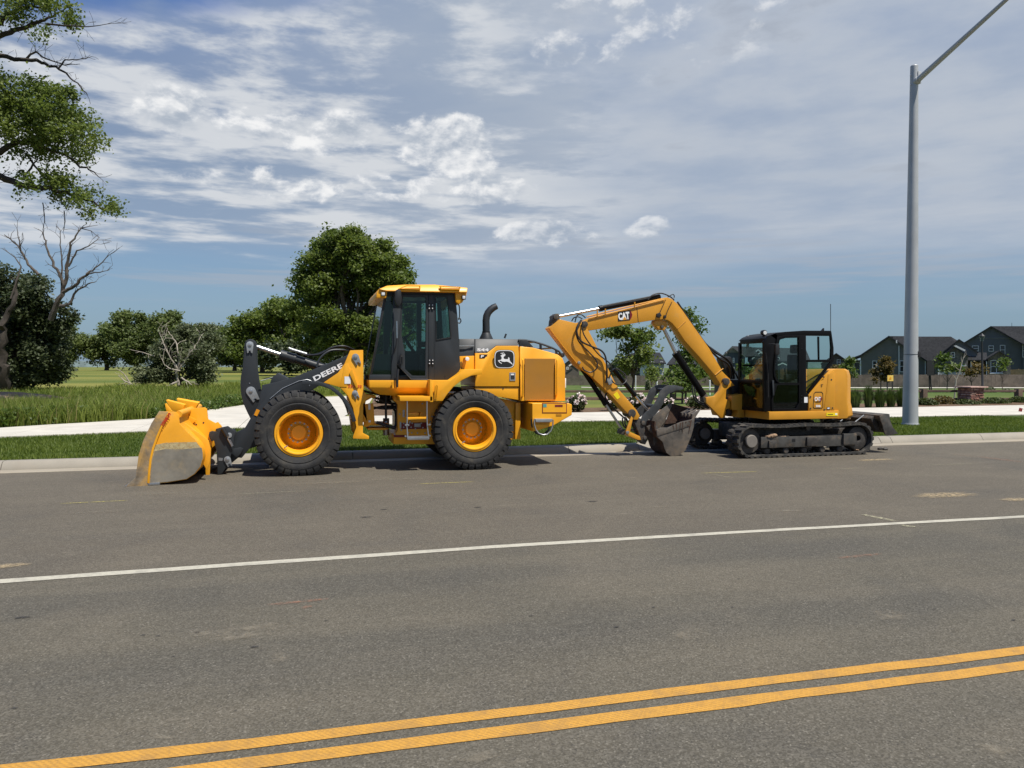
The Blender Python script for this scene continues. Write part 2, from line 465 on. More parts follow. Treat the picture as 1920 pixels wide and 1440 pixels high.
def field_mat():
    """mown hay field: swathes of yellow and green along its length"""
    m, nt, b, oc = new_mat('field_grass')
    sp = nt.nodes.new('ShaderNodeSeparateXYZ'); nt.links.new(oc, sp.inputs[0])
    X, Y = E(sp.outputs[0]), E(sp.outputs[1])
    lat = X * _c - Y * _s; Z = X * _s + Y * _c
    sw = enoise(vec(lat * 0.02, Z * 0.11, 1.0), 1.0, 5, 0.6, 0.5)
    n = enoise(oc, 0.6, 8, 0.7); f = enoise(oc, 9.0, 6, 0.7)
    c = cmix(smooth(sw, 0.36, 0.62), (0.085, 0.120, 0.026), (0.20, 0.195, 0.048))
    park = smooth(lat + (n - 0.5) * 8.0, -2.0, 10.0)
    c = cmix(park, c, cmix(smooth(sw, 0.4, 0.6), (0.060, 0.105, 0.022), (0.095, 0.125, 0.032)))
    c = cmix(smooth(f, 0.4, 0.72) * 0.5, c, cmix(0.55, (0, 0, 0), c))
    nt.links.new(c, b.inputs['Base Color']); b.inputs['Roughness'].default_value = 0.9
    b.inputs['Specular IOR Level'].default_value = 0.15
    add_bump(nt, b, f + n, 0.6, 0.06)
    return m

M['asphalt'] = asphalt_mat()
M['kerb'] = concrete_mat('kerb_concrete', (0.27, 0.245, 0.20), 0.5)
M['gutter'] = concrete_mat('gutter_concrete', (0.30, 0.262, 0.20), 0.7, (0.26, 0.19, 0.11))
M['walk'] = concrete_mat('pavement_concrete', (0.50, 0.47, 0.405), 0.16, (0.40, 0.35, 0.27))
M['joint'] = mk('joint_filler', (0.20, 0.18, 0.15), 0.95, var=0.2)
M['soil'] = soil_mat('lawn_soil', ((0.045, 0.070, 0.014), (0.060, 0.085, 0.018), (0.030, 0.045, 0.010)), 1.5, 30)
M['mulch'] = soil_mat('bark_mulch', ((0.13, 0.085, 0.055), (0.19, 0.13, 0.085), (0.055, 0.035, 0.022)), 2.5, 22, 1.0)
M['mound'] = soil_mat('bare_earth', ((0.24, 0.17, 0.115), (0.34, 0.25, 0.17), (0.16, 0.11, 0.07)), 1.2, 6, 0.9)
M['field'] = field_mat()
M['meadow'] = soil_mat('meadow_soil', ((0.055, 0.075, 0.018), (0.10, 0.105, 0.030), (0.035, 0.045, 0.012)), 0.8, 14)

def line_mat(name, col, rib=None):
    m, nt, b, oc = new_mat(name)
    n = enoise(oc, 26.0, 6, 0.7); w = enoise(oc, 5.0, 6, 0.65)
    c = cmix(smooth(n, 0.42, 0.72) * 0.5, col, tuple(q * 0.55 for q in col))
    c = cmix(smooth(w, 0.44, 0.68) * 0.65, c, tuple(q * 0.55 + 0.025 for q in col))
    c = cmix(smooth(enoise(oc, 75.0, 3, 0.8), 0.60, 0.68) * 0.6, c, (0.10, 0.09, 0.075))
    if rib:
        sp = nt.nodes.new('ShaderNodeSeparateXYZ'); nt.links.new(oc, sp.inputs[0])
        X, Y = E(sp.outputs[0]), E(sp.outputs[1])
        wob = (enoise(oc, 2.0, 3, 0.5) - 0.5) * 2.0
        rb = E.op('SINE', (X + Y * 0.9) * 190.0 + wob * 6.0); rb2 = E.op('SINE', (Y - X * 0.12) * 330.0 + wob * 3.0)
        dots = smooth(rb * 0.5 + rb2 * 0.35, -0.1, 0.55)
        c = cmix(dots * 0.42, c, rib)
        add_bump(nt, b, 1.0 - dots, 0.4, 0.003)
    nt.links.new(c, b.inputs['Base Color']); b.inputs['Roughness'].default_value = 0.75
    return m
M['wline'] = line_mat('white_line_paint', (0.43, 0.405, 0.325))
M['yline'] = line_mat('yellow_line_paint', (0.50, 0.255, 0.035), (0.24, 0.125, 0.028))

# road sheet
road = tag(MB().add([(-150, -7, 0), (220, -7, 0), (220, 15.2, 0), (-150, 15.2, 0)], [(0, 1, 2, 3)]).build('road', M['asphalt'], None, 0, 0), kind='structure')
ORIGIN[road] = Vector((0, 0, 0))

def strip_px(name, top, bottom, mat, z=0.004, extend=60.0, parent=road):
    """painted line whose two edges are read off the photograph and followed along the road"""
    a = [G(x, y, z) for x, y in top]; b = [G(x, y, z) for x, y in bottom]
    for pts in (a, b):
        d0 = (pts[1] - pts[0]).normalized(); d0 = Vector((1, d0.y * 0.3, 0)).normalized()
        pts.insert(0, pts[0] - d0 * extend * 0.5)
        d1 = Vector((1, 0.01, 0)).normalized()
        pts.append(pts[-1] + d1 * extend)
    # subdivide for a slightly uneven edge
    def dense(pts):
        o = []
        for p, q in zip(pts[:-1], pts[1:]):
            n = max(1, int((q - p).length / 0.12)) if (q - p).length < 20 else 6
            for i in range(n):
                o.append(p + (q - p) * (i / n))
        return o + [pts[-1]]
    n = 260
    def resample(pts):
        P = np.array([tuple(p) for p in pts]); s_ = np.linspace(0, 1, n)
        xs = np.linspace(P[0, 0], P[-1, 0], n)
        return np.stack([xs, np.interp(xs, P[:, 0], P[:, 1]), np.full(n, z)], 1)
    A = resample(a); B = resample(b)
    A[:, 1] += rng.normal(0, 0.004, n); B[:, 1] += rng.normal(0, 0.004, n)
    v = np.concatenate([A, B]); f = [(i, i + 1, n + i + 1, n + i) for i in range(n - 1)]
    return MB().add(v.tolist(), f).build(name, mat, parent, 0, 0)

strip_px('white_line', [(0, 1086), (480, 1052.6), (960, 1020), (1440, 992), (1920, 966.2)], [(0, 1093.4), (480, 1059.2), (960, 1025.4), (1440, 996.6), (1920, 970.4)], M['wline'])
strip_px('yellow_line', [(0, 1434), (480, 1382), (960, 1325), (1440, 1268), (1920, 1211.5)], [(0, 1455), (480, 1402), (960, 1342), (1440, 1284), (1920, 1227.5)], M['yline'])
strip_px('yellow_line', [(0, 1478), (480, 1418.5), (960, 1358), (1440, 1298.5), (1920, 1239.5)], [(0, 1503), (480, 1441), (960, 1379), (1440, 1317), (1920, 1257)], M['yline'])

def set_fade(o, vals):
    at = o.data.attributes.new('tint', 'FLOAT', 'POINT'); at.data.foreach_set('value', np.array(vals, dtype=np.float32))
# surveyors' paint, dust and drips on the road
def mark(name, p0, p1, w, mat, z=0.008, jit=0.25, parent=road):
    a, b = G(*p0, z), G(*p1, z); n = 14
    d = (b - a); nrm = Vector((-d.y, d.x, 0)).normalized()
    L = []; Rr = []
    for i in range(n + 1):
        t = i / n; c = a + d * t
        ww = w * (0.35 + 0.65 * math.sin(math.pi * min(max(t, 0.06), 0.94)) ** 0.5) * (1 + jit * random.uniform(-1, 1))
        L.append(c + nrm * ww / 2); Rr.append(c - nrm * ww / 2)
    C_ = [(p + q) / 2 for p, q in zip(L, Rr)]; k = n + 1
    o = MB().add(L + C_ + Rr, [(r * k + i, r * k + i + 1, (r + 1) * k + i + 1, (r + 1) * k + i) for r in (0, 1) for i in range(n)]).build(name, mat, parent, 0, 0)
    fd = [0.35 if (i in (0, n)) else 0.75 for i in range(k)] + [0.3 if (i in (0, n)) else 1.0 for i in range(k)] + [0.35 if (i in (0, n)) else 0.75 for i in range(k)]
    set_fade(o, fd); return o
M['mkyellow'] = worn_mat('faded_yellow_spray', (0.60, 0.53, 0.10), 0.62, 30)
M['mkcream'] = worn_mat('faded_cream_chalk', (0.50, 0.47, 0.30), 0.42, 30)
M['mkorange'] = worn_mat('faded_orange_spray', (0.36, 0.15, 0.08), 0.32, 25)
M['sand'] = worn_mat('sand_spill', (0.40, 0.31, 0.18), 0.55, 16)
M['dustpatch'] = worn_mat('dust_patch', (0.26, 0.225, 0.165), 0.30, 9)
M['drip'] = worn_mat('oil_drip', (0.030, 0.028, 0.025), 0.70, 8)
for (p0, p1, k) in (((113, 944), (240, 938), 'mkyellow'), ((448, 926), (574, 920), 'mkcream'), ((785, 907), (890, 903), 'mkyellow'), ((1068, 895), (1150, 892), 'mkcream'),
                    ((1314, 887), (1420, 884), 'mkyellow'), ((1540, 880), (1612, 878), 'mkcream'), ((1742, 872), (1828, 869), 'mkcream'), ((1335, 889), (1370, 895), 'mkcream')):
    mark('survey_mark', p0, p1, 0.030, M[k])
for (p0, p1, w) in (((1786, 852), (1850, 857), 0.07), ((1840, 857), (1918, 866), 0.16), ((500, 1134), (617, 1122), 0.055), ((1572, 1046), (1652, 1038), 0.06), ((565, 1140), (585, 1136), 0.05)):
    mark('survey_mark', p0, p1, w, M['mkorange'])
mark('survey_mark', (1616, 964), (1680, 977), 0.10, M['mkcream']); mark('survey_mark', (1690, 984), (1716, 988), 0.10, M['mkcream'])

def blotch(name, c, rx, ry, mat, z=0.007, ring=None, parent=road):
    p = G(*c, z); n = 28; vv = []; ff = []
    jt = [1 + (0.05 if ring else 0.22) * random.uniform(-1, 1) for _ in range(n)]
    for i in range(n):
        w = 2 * math.pi * i / n
        vv.append((p.x + rx * jt[i] * math.cos(w), p.y + ry * jt[i] * math.sin(w), z))
    rings = [(1.0, 0.0), (0.8, 0.45), (0.55, 0.85), (0.0, 1.0)] if not ring else [(1.0, 0.0), (0.9, 1.0), (0.82, 1.0), (ring, 0.0)]
    out = []; fd = []
    for rr_, f_ in rings:
        for i in range(n):
            w = 2 * math.pi * i / n
            out.append((p.x + rx * rr_ * jt[i] * math.cos(w), p.y + ry * rr_ * jt[i] * math.sin(w), z)); fd.append(f_)
    ff = [(k * n + i, k * n + (i + 1) % n, (k + 1) * n + (i + 1) % n, (k + 1) * n + i) for k in range(3) for i in range(n)]
    o = MB().add(out, ff).build(name, mat, parent, 0, 0); set_fade(o, fd); return o
blotch('sand_spill', (1770, 928), 0.62, 0.20, M['sand']); blotch('sand_spill', (1905, 936), 0.3, 0.12, M['sand'])
blotch('sand_spill', (1640, 862), 0.5, 0.13, M['sand']); blotch('sand_spill', (20, 1060), 0.17, 0.10, M['sand'])
blotch('dust_ring', (321, 1365), 0.10, 0.12, M['dustpatch'], ring=0.66)
for c, rx, ry in (((1290, 1188), 0.16, 0.12), ((1660, 1153), 0.18, 0.14), ((520, 1232), 0.1, 0.1), ((440, 1185), 0.4, 0.18), ((1350, 872), 0.6, 0.10), ((620, 905), 0.6, 0.12), ((740, 898), 0.5, 0.1),
                  ((180, 960), 0.4, 0.08), ((1480, 958), 0.3, 0.08), ((1870, 1405), 0.12, 0.08), ((900, 1418), 0.12, 0.05), ((950, 1433), 0.14, 0.04), ((300, 925), 0.4, 0.1), ((1240, 950), 0.3, 0.06)):
    blotch('dust_patch', c, rx, ry, M['dustpatch'])
for c, rx in (((688, 969), 0.075), ((720, 955), 0.05), ((896, 951), 0.05), ((1110, 940), 0.08), ((42, 1157), 0.055), ((268, 1190), 0.02), ((478, 1212), 0.03), ((296, 1191), 0.02), ((371, 1185), 0.022), ((612, 1163), 0.02), ((1156, 1175), 0.02), ((1045, 1156), 0.022), ((996, 1154), 0.018), ((1373, 1138), 0.02), ((26, 1327), 0.022), ((326, 1230), 0.016), ((1225, 1138), 0.018), ((1752, 1141), 0.016), ((1900, 1162), 0.02), ((1385, 1085), 0.018), ((1225, 1111), 0.016)):
    blotch('oil_drip', c, rx * 1.15, rx * 0.55, M['drip'])

# kerb and gutter: a tipped concrete pan with 3 m kerb stones, dropped where the excavator's far track stands
RAMP0, RAMP1 = W(1198, 838, 15.7).x, W(1650, 828, 15.7).x
def kerb_h(x):
    if x < RAMP0 or x > RAMP1: return 1.0
    a = min((x - RAMP0) / 0.35, (RAMP1 - x) / 0.35, 1.0)
    return 1.0 - 0.88 * a
pan = MB()
xs = [-150, -40, RAMP0, RAMP1, 60, 220]
pr = [(15.17, 0.003), (15.20, 0.012), (15.66, -0.004), (15.70, -0.004), (15.70, -0.08), (15.17, -0.08)]
pan.loft([(-150, y, z) for y, z in pr], [(220, y, z) for y, z in pr])
kerb = tag(pan.build('kerb', M['gutter'], None, 0, 0), kind='structure'); ORIGIN[kerb] = Vector((0, 0, 0))
def kerb_stone(x0, x1):
    def sec(x):
        h = kerb_h(x)
        return [(x, 15.655, -0.05), (x, 15.655, 0.004), (x, 15.70, 0.07 * h), (x, 15.745, 0.125 * h), (x, 15.79, 0.142 * h), (x, 15.94, 0.148 * h), (x, 15.955, 0.135 * h), (x, 15.955, -0.05)]
    return MB().loft(sec(x0), sec(x1)).build('kerb_stone', M['kerb'], kerb, 0, 50)
cuts = sorted([W(1835, 815, 15.8).x, W(1666, 815, 15.8).x, W(1064, 830, 15.8).x] + [RAMP0, RAMP0 + 0.35, RAMP1 - 0.35, RAMP1] + [-27 + 3.1 * i for i in range(11)] + [W(1835, 815, 15.8).x + 3.1 * i for i in range(1, 9)])
cuts = [c for i, c in enumerate(cuts) if i == 0 or c - cuts[i - 1] > 0.3]
for a, b in zip(cuts[:-1], cuts[1:]): kerb_stone(a + 0.006, b - 0.006)
kerb_stone(-150, cuts[0] - 0.006); kerb_stone(cuts[-1] + 0.006, 220)

MB().loft([(RAMP0 + 0.02, 15.95, -0.05), (RAMP1 - 0.02, 15.95, -0.05), (RAMP1 - 0.02, 15.95, 0.017), (RAMP0 + 0.02, 15.95, 0.017)], [(RAMP0 + 0.3, 16.52, -0.05), (RAMP1 - 0.3, 16.52, -0.05), (RAMP1 - 0.3, 16.52, 0.139), (RAMP0 + 0.3, 16.52, 0.139)]).build('ramp', M['kerb'], kerb, 0, 30)
# land beyond the kerb, one sheet to the horizon
ys = np.concatenate([[16.45, 17, 19, 22, 26, 30], np.geomspace(34, 3500, 60)])
t = np.linspace(-1, 1, 121); xsn = np.sinh(t * 5.2) / np.sinh(5.2) * 4200
XX, YY = np.meshgrid(xsn, ys)
ZZ = terrain(XX, YY)
nx, ny = len(xsn), len(ys)
vv = np.stack([XX, YY, ZZ], -1).reshape(-1, 3)
ff = [(j * nx + i, j * nx + i + 1, (j + 1) * nx + i + 1, (j + 1) * nx + i) for j in range(ny - 1) for i in range(nx - 1)]
field = tag(MB().add(vv.tolist(), ff).build('field', M['field'], None, 0, 60), kind='structure')
tag(MB().add([(-400, -400, 0.02), (400, -400, 0.02), (400, -6.9, 0.02), (-400, -6.9, 0.02)], [(0, 1, 2, 3)]).build('near_verge', M['soil'], None, 0, 0), kind='structure')
# low wooded rise on the skyline
hv = []; hf = []
for i in range(161):
    a = -1.0 + 2.0 * i / 160; dist = 2100.0
    p = from_ld(math.sin(a) * dist, math.cos(a) * dist)
    hh = 4.0 + 9.0 * mnoise.noise((i * 0.11, 3.0, 0)) + 4 * mnoise.noise((i * 0.6, 9.0, 0)) + 8
    q = from_ld(math.sin(a) * (dist + 300), math.cos(a) * (dist + 300))
    hv += [(p.x, p.y, -2), (p.x * 1.01, p.y * 1.01, max(3, hh)), (q.x, q.y, -2)]
for i in range(160):
    for k in range(2): hf.append((i * 3 + k, i * 3 + 3 + k, i * 3 + 4 + k, i * 3 + 1 + k))
M['hill'] = mk('distant_woods', (0.10, 0.135, 0.13), 0.95, var=0.35, vs_=0.03)
tag(MB().add(hv, hf).build('hill', M['hill'], None, 0, 60), kind='structure')

# verge turf sheet, pavement slabs, beds
LZ = 0.13
def sheet(name, px, mat, z, kind='structure', parent=None):
    o = MB().add([tuple(G(x, y, z)) for x, y in px], [tuple(range(len(px)))]).build(name, mat, parent, 0, 0)
    if kind: tag(o, kind=kind)
    return o
walk_top = [(-500, 842), (0, 803), (130, 797), (270, 787.5), (400, 784), (640, 783), (900, 779), (1100, 775.5), (1300, 771.5), (1600, 767), (1920, 761.5), (2300, 754)]
walk_bot = [(-500, 872), (0, 822), (130, 817), (270, 811.5), (400, 806), (640, 799), (900, 795), (1100, 791.5), (1300, 789), (1600, 785), (1920, 779), (2300, 770)]
def poly_at(edge, x):
    P = np.array([tuple(G(a, b, LZ))[:2] for a, b in edge]); return float(np.interp(x, P[:, 0], P[:, 1]))
wx0 = max(G(*walk_top[0], LZ).x, G(*walk_bot[0], LZ).x); wx1 = min(G(*walk_top[-1], LZ).x, G(*walk_bot[-1], LZ).x)
nseg = int((wx1 - wx0) / 2.6); wxs = [wx0 + (wx1 - wx0) * i / nseg for i in range(nseg + 1)]
vv = [(x, poly_at(walk_bot, x), LZ + 0.012) for x in wxs] + [(x, poly_at(walk_top, x), LZ + 0.012) for x in wxs]
walk = tag(MB().add(vv, [(i, i + 1, nseg + 2 + i, nseg + 1 + i) for i in range(nseg)]).build('pavement', M['joint'], None, 0, 0), kind='structure')
ORIGIN[walk] = Vector((0, 0, 0))
for a, b in zip(wxs[:-1], wxs[1:]):
    g = 0.008
    q = [(a + g, poly_at(walk_bot, a)), (b - g, poly_at(walk_bot, b)), (b - g, poly_at(walk_top, b)), (a + g, poly_at(walk_top, a))]
    MB().loft([(x, y, LZ + 0.005) for x, y in q], [(x, y, LZ + 0.045 + 0.004 * random.random()) for x, y in q]).build('slab', M['walk'], walk, 0.004, 30, 1)
# path branching off behind the loader
br = [(268, 787.5), (310, 780.5), (390, 768.5), (480, 756), (560, 747), (640, 742), (700, 744), (690, 760), (655, 775), (640, 783.2), (400, 784.5)]
MB().add([tuple(G(x, y, LZ + 0.03)) for x, y in br], [tuple(range(len(br)))]).build('slab', M['walk'], walk, 0, 0)
# bark bed beyond the pavement
bed = [(690, 783), (900, 778.5), (1100, 775), (1300, 771), (1600, 766.5), (1920, 761), (2250, 754.5), (2250, 745), (1920, 752), (1600, 757), (1300, 761), (1100, 764.5), (900, 760), (760, 752), (700, 747)]
sheet('bark_bed', bed, M['mulch'], LZ + 0.02)
# far path across the park
pth = []
for u in np.linspace(1000, 2300, 27): pth.append((u, 108.0))
def ribbon(name, us, Za, Zb, mat, dz=0.05):
    va = []; vb = []
    for u in us:
        p = from_ld((u - 960) / FPX * Za, Za); q = from_ld((u - 960) / FPX * Zb, Zb)
        va.append((p.x, p.y, terrain(p.x, p.y) + dz)); vb.append((q.x, q.y, terrain(q.x, q.y) + dz))
    n = len(us)
    return tag(MB().add(va + vb, [(i, i + 1, n + i + 1, n + i) for i in range(n - 1)]).build(name, mat, None, 0, 0), kind='structure')
ribbon('park_path', np.linspace(1090, 2400, 40), 88, 95, M['walk'])
ribbon('park_path', np.linspace(1560, 2400, 30), 66, 69, M['walk'])
ribbon('park_bed', np.linspace(1000, 1400, 20), 41, 43, M['mulch'])

# earth mound at the left edge
gx, gy = np.meshgrid(np.linspace(-1, 1, 28), np.linspace(-1, 1, 18))
c0 = G(-30, 752, 0.4)
hv = []
for a, b in zip(gx.ravel(), gy.ravel()):
    r2 = a * a + b * b
    z = 0.05 + 0.75 * max(0, 1 - r2) ** 0.8 + 0.10 * mnoise.noise((a * 3, b * 3, 1)) + 0.06 * mnoise.noise((a * 9, b * 9, 4))
    p = from_ld(lat_depth(c0.x, c0.y)[0] + a * 4.6, lat_depth(c0.x, c0.y)[1] + b * 2.5)
    hv.append((p.x, p.y, LZ + z - 0.1))
hf = [(j * 28 + i, j * 28 + i + 1, (j + 1) * 28 + i + 1, (j + 1) * 28 + i) for j in range(17) for i in range(27)]
tag(MB().add(hv, hf).build('earth_mound', M['mound'], None, 0, 60), kind='structure')

# ---- grass blades
def blades(name, P, hgt, wid, lean, mat, tint, two=False, parent=None):
    n = len(P); ang = rng.uniform(0, 2 * np.pi, n)
    dx = np.cos(ang) * wid / 2; dy = np.sin(ang) * wid / 2
    la = rng.uniform(0, 2 * np.pi, n); lx = np.cos(la) * lean * hgt; ly = np.sin(la) * lean * hgt
    z0 = np.zeros(n)
    A = P + np.stack([-dx, -dy, z0], 1); B = P + np.stack([dx, dy, z0], 1)
    T = P + np.stack([lx, ly, hgt], 1)
    if not two:
        V = np.stack([A, B, T], 1).reshape(-1, 3)
        return quad_mesh(name, V, 3, mat, parent, tint)
    Cm = P + np.stack([lx * 0.3, ly * 0.3, hgt * 0.62], 1)
    C1 = Cm + np.stack([-dx * .75, -dy * .75, z0], 1); C2 = Cm + np.stack([dx * .75, dy * .75, z0], 1)
    V = np.stack([A, B, C2, C1, T], 1).reshape(-1, 3)
    return quad_mesh(name, V, 5, mat, parent, tint, faces=[(0, 1, 2, 3), (3, 2, 4)])

M['lawn'] = leaf_mat('lawn_blades', (0.066, 0.108, 0.012), (0.150, 0.190, 0.030), 0.32)
M['tall'] = leaf_mat('meadow_blades', (0.085, 0.135, 0.020), (0.23, 0.27, 0.055), 0.40)
M['straw'] = leaf_mat('dry_blades', (0.22, 0.19, 0.07), (0.32, 0.27, 0.12), 0.3)

x0, x1 = G(-60, 830, LZ).x, G(1990, 790, LZ).x
n = 210000
px_ = rng.uniform(x0, x1, n); py_ = 15.93 + (24.5 - 15.93) * rng.random(n)
Pb = np.array([tuple(G(a, b, LZ))[:2] for a, b in walk_bot])
lim = np.interp(px_, Pb[:, 0], Pb[:, 1])
keep = py_ < lim + 0.02
px_, py_ = px_[keep], py_[keep]
ramp_mask = (px_ > RAMP0 + .1) & (px_ < RAMP1 - .1) & (py_ < 16.5)
px_, py_ = px_[~ramp_mask], py_[~ramp_mask]
P = np.stack([px_, py_, np.full(len(px_), LZ)], 1)
patchv = np.array([mnoise.noise((a * 0.45, b * 0.9, 2.0)) + 0.6 * mnoise.noise((a * 2.2, b * 2.2, 5.0)) for a, b in zip(px_[::1], py_)])
tint = np.clip(0.45 + 0.42 * patchv + rng.normal(0, 0.2, len(P)), 0, 1)
lawn = tag(blades('lawn_grass', P, rng.uniform(0.035, 0.075, len(P)) * (1 + 0.25 * patchv), 0.016, 0.55, M['lawn'], tint), 'short mown green lawn between kerb and pavement', 'grass', kind='stuff')
verge_sheet = MB().add([(x0 - 20, 15.95, LZ + 0.004), (RAMP0, 15.95, LZ + 0.004), (RAMP0 + 0.35, 16.5, LZ + 0.004), (RAMP1 - 0.35, 16.5, LZ + 0.004), (RAMP1, 15.95, LZ + 0.004), (x1 + 20, 15.95, LZ + 0.004)] + [(a, b, LZ + 0.004) for a, b in Pb[::-1]], [tuple(range(6 + len(Pb)))]).build('verge', M['soil'], None, 0, 0)
tag(verge_sheet, kind='structure')

# tall meadow grass left of and behind the loader
Pt = np.array([tuple(G(a, b, LZ))[:2] for a, b in ([(-500, 842), (0, 803), (130, 797), (270, 787.5), (310, 780.5), (390, 768.5), (480, 756), (560, 747), (640, 742)])])
n = 120000
u = rng.uniform(-80, 700, n); Zd = 20 + 42 * rng.random(n) ** 1.7
lat = (u - 960) / FPX * Zd
wx = lat * _c + Zd * _s; wy = -lat * _s + Zd * _c
lim = np.interp(wx, Pt[:, 0], Pt[:, 1])
dn = np.array([mnoise.noise((a * 0.35, b * 0.35, 7.0)) for a, b in zip(wx, wy)])
keep = (wy > lim + 0.1 + 0.25 * dn) & (Zd < 50 + 12 * dn + np.where(u > 420, 8, 0))
wx, wy, dn, Zd = wx[keep], wy[keep], dn[keep], Zd[keep]
P = np.stack([wx, wy, terrain(wx, wy)], 1)
hg = np.clip(rng.normal(0.50, 0.10, len(P)) * (1 + 0.55 * dn), 0.12, 0.9) * np.interp(Zd, [20, 34, 60], [1.05, 0.85, 0.5])
tint = np.clip(0.55 + 0.6 * dn + rng.normal(0, 0.25, len(P)), 0, 1)
tag(blades('meadow_grass', P, hg, np.interp(Zd, [20, 60], [0.022, 0.05]), 0.35, M['tall'], tint, True), 'tall unmown green meadow grass behind the pavement', 'grass', kind='stuff')
sel = rng.random(len(P)) < 0.045
tag(blades('dry_grass', P[sel] + np.array([0.02, 0.02, 0]), hg[sel] * 1.12, 0.02, 0.3, M['straw'], rng.random(sel.sum()), True), 'dry straw stalks standing in the meadow grass', 'grass', kind='stuff')
lo = tag(sheet('meadow', [(-500, 842), (0, 803), (130, 797), (270, 787.5), (310, 780.5), (390, 768.5), (480, 756), (560, 747), (640, 742), (700, 738), (640, 728), (300, 730), (0, 742), (-500, 765)], M['meadow'], LZ + 0.008), kind='structure')

# broad-leaved weeds at the meadow's edge
wc = []
for _ in range(150):
    u_ = rng.uniform(-40, 70) if rng.random() < 0.55 else rng.uniform(0, 480); zz_ = rng.uniform(0.4, 5.0)
    lim_px = np.interp(u_, [-500, 0, 130, 270, 310, 390, 480], [842, 803, 797, 787.5, 780.5, 768.5, 756])
    p = G(u_, lim_px, LZ) + _FW * zz_
    wc.append((p.x, p.y, LZ, rng.uniform(0.18, 0.55)))
WP = []
for x_, y_, z_, h_ in wc:
    k_ = rng.integers(40, 90); WP.append(np.stack([x_ + rng.normal(0, .16, k_), y_ + rng.normal(0, .16, k_), z_ + h_ * rng.random(k_) ** 0.7], 1))
WP = np.concatenate(WP); weed_points = WP
# ------------------------------------------------------------------ lettering helper
def text_mesh(body, offset=0.0):
    cu = bpy.data.curves.new('lettering', 'FONT'); cu.body = body; cu.size = 1.0; cu.offset = offset
    cu.resolution_u = 3
    ob = bpy.data.objects.new('lettering', cu); COL.objects.link(ob)
    bpy.context.view_layer.update()
    dg = bpy.context.evaluated_depsgraph_get()
    me = bpy.data.meshes.new_from_object(ob.evaluated_get(dg))
    v = [tuple(q.co) for q in me.vertices]; f = [tuple(p.vertices) for p in me.polygons]
    bpy.data.objects.remove(ob); bpy.data.curves.remove(cu); bpy.data.meshes.remove(me)
    return v, f
def text_on(name, body, p0, p1, hpx, Y, mat, parent, offset=0.0, shear=0.0):
    """lettering stuck on the plane y = Y: baseline from p0 to p1 (photo places), hpx tall"""
    v, f = text_mesh(body, offset)
    xs_ = [q[0] for q in v]; ys_ = [q[1] for q in v]
    x0, x1_, y0, y1 = min(xs_), max(xs_), min(ys_), max(ys_)
    a, b = W(*p0, Y), W(*p1, Y)
    ex = (b - a); L = ex.length; ex.normalize(); ez = Vector((-ex.z, 0, ex.x))
    hh = (W(p0[0], p0[1] - hpx, Y) - a).length
    out = []
    for q in v:
        s_ = (q[0] - x0) / (x1_ - x0); t_ = (q[1] - y0) / (y1 - y0)
        out.append(a + ex * (s_ * L + shear * t_ * hh) + ez * (t_ * hh))
    return MB().add(out, f).build(name, mat, parent, 0, 0)
def flat_on(name, px, Y, mat, parent, thick=0.003):
    return MB().pp(px, Y, thick).build(name, mat, parent, 0, 0)
def disc_px(c, r, Y, depth, seg=20):
    p = W(*c, Y); return MB().cyl((p.x, Y, p.z), (p.x, Y + depth, p.z), r, seg)
def ell_px(cx, cy, rx, ry, n=20, a0=0.0, a1=2 * math.pi):
    return [(cx + rx * math.cos(a0 + (a1 - a0) * i / n), cy - ry * math.sin(a0 + (a1 - a0) * i / n)) for i in range(n)]
def hose(name, px, r, mat, parent, seg=8):
    """px: (x, y, Y) knots, smoothed"""
    K = [W(a, b, c) for a, b, c in px]; pts = []
    n = len(K)
    for i in range(n - 1):
        p0, p1, p2, p3 = K[max(i - 1, 0)], K[i], K[i + 1], K[min(i + 2, n - 1)]
        for k in range(6):
            t_ = k / 6
            pts.append(0.5 * ((2 * p1) + (p2 - p0) * t_ + (2 * p0 - 5 * p1 + 4 * p2 - p3) * t_ ** 2 + (3 * p1 - p0 - 3 * p2 + p3) * t_ ** 3))
    pts.append(K[-1])
    return MB().tube(pts, r, seg).build(name, mat, parent, 0, 40)

# ------------------------------------------------------------------ wheel loader
LC = 14.6                                   # centre line of the loader
L = thing('wheel_loader', (1.4, LC, 0), 'big yellow wheel loader with grey lift arm and bucket parked at the kerb', 'wheel loader')
dy, dg, bk = M['deere'], M['dgrey'], M['black']

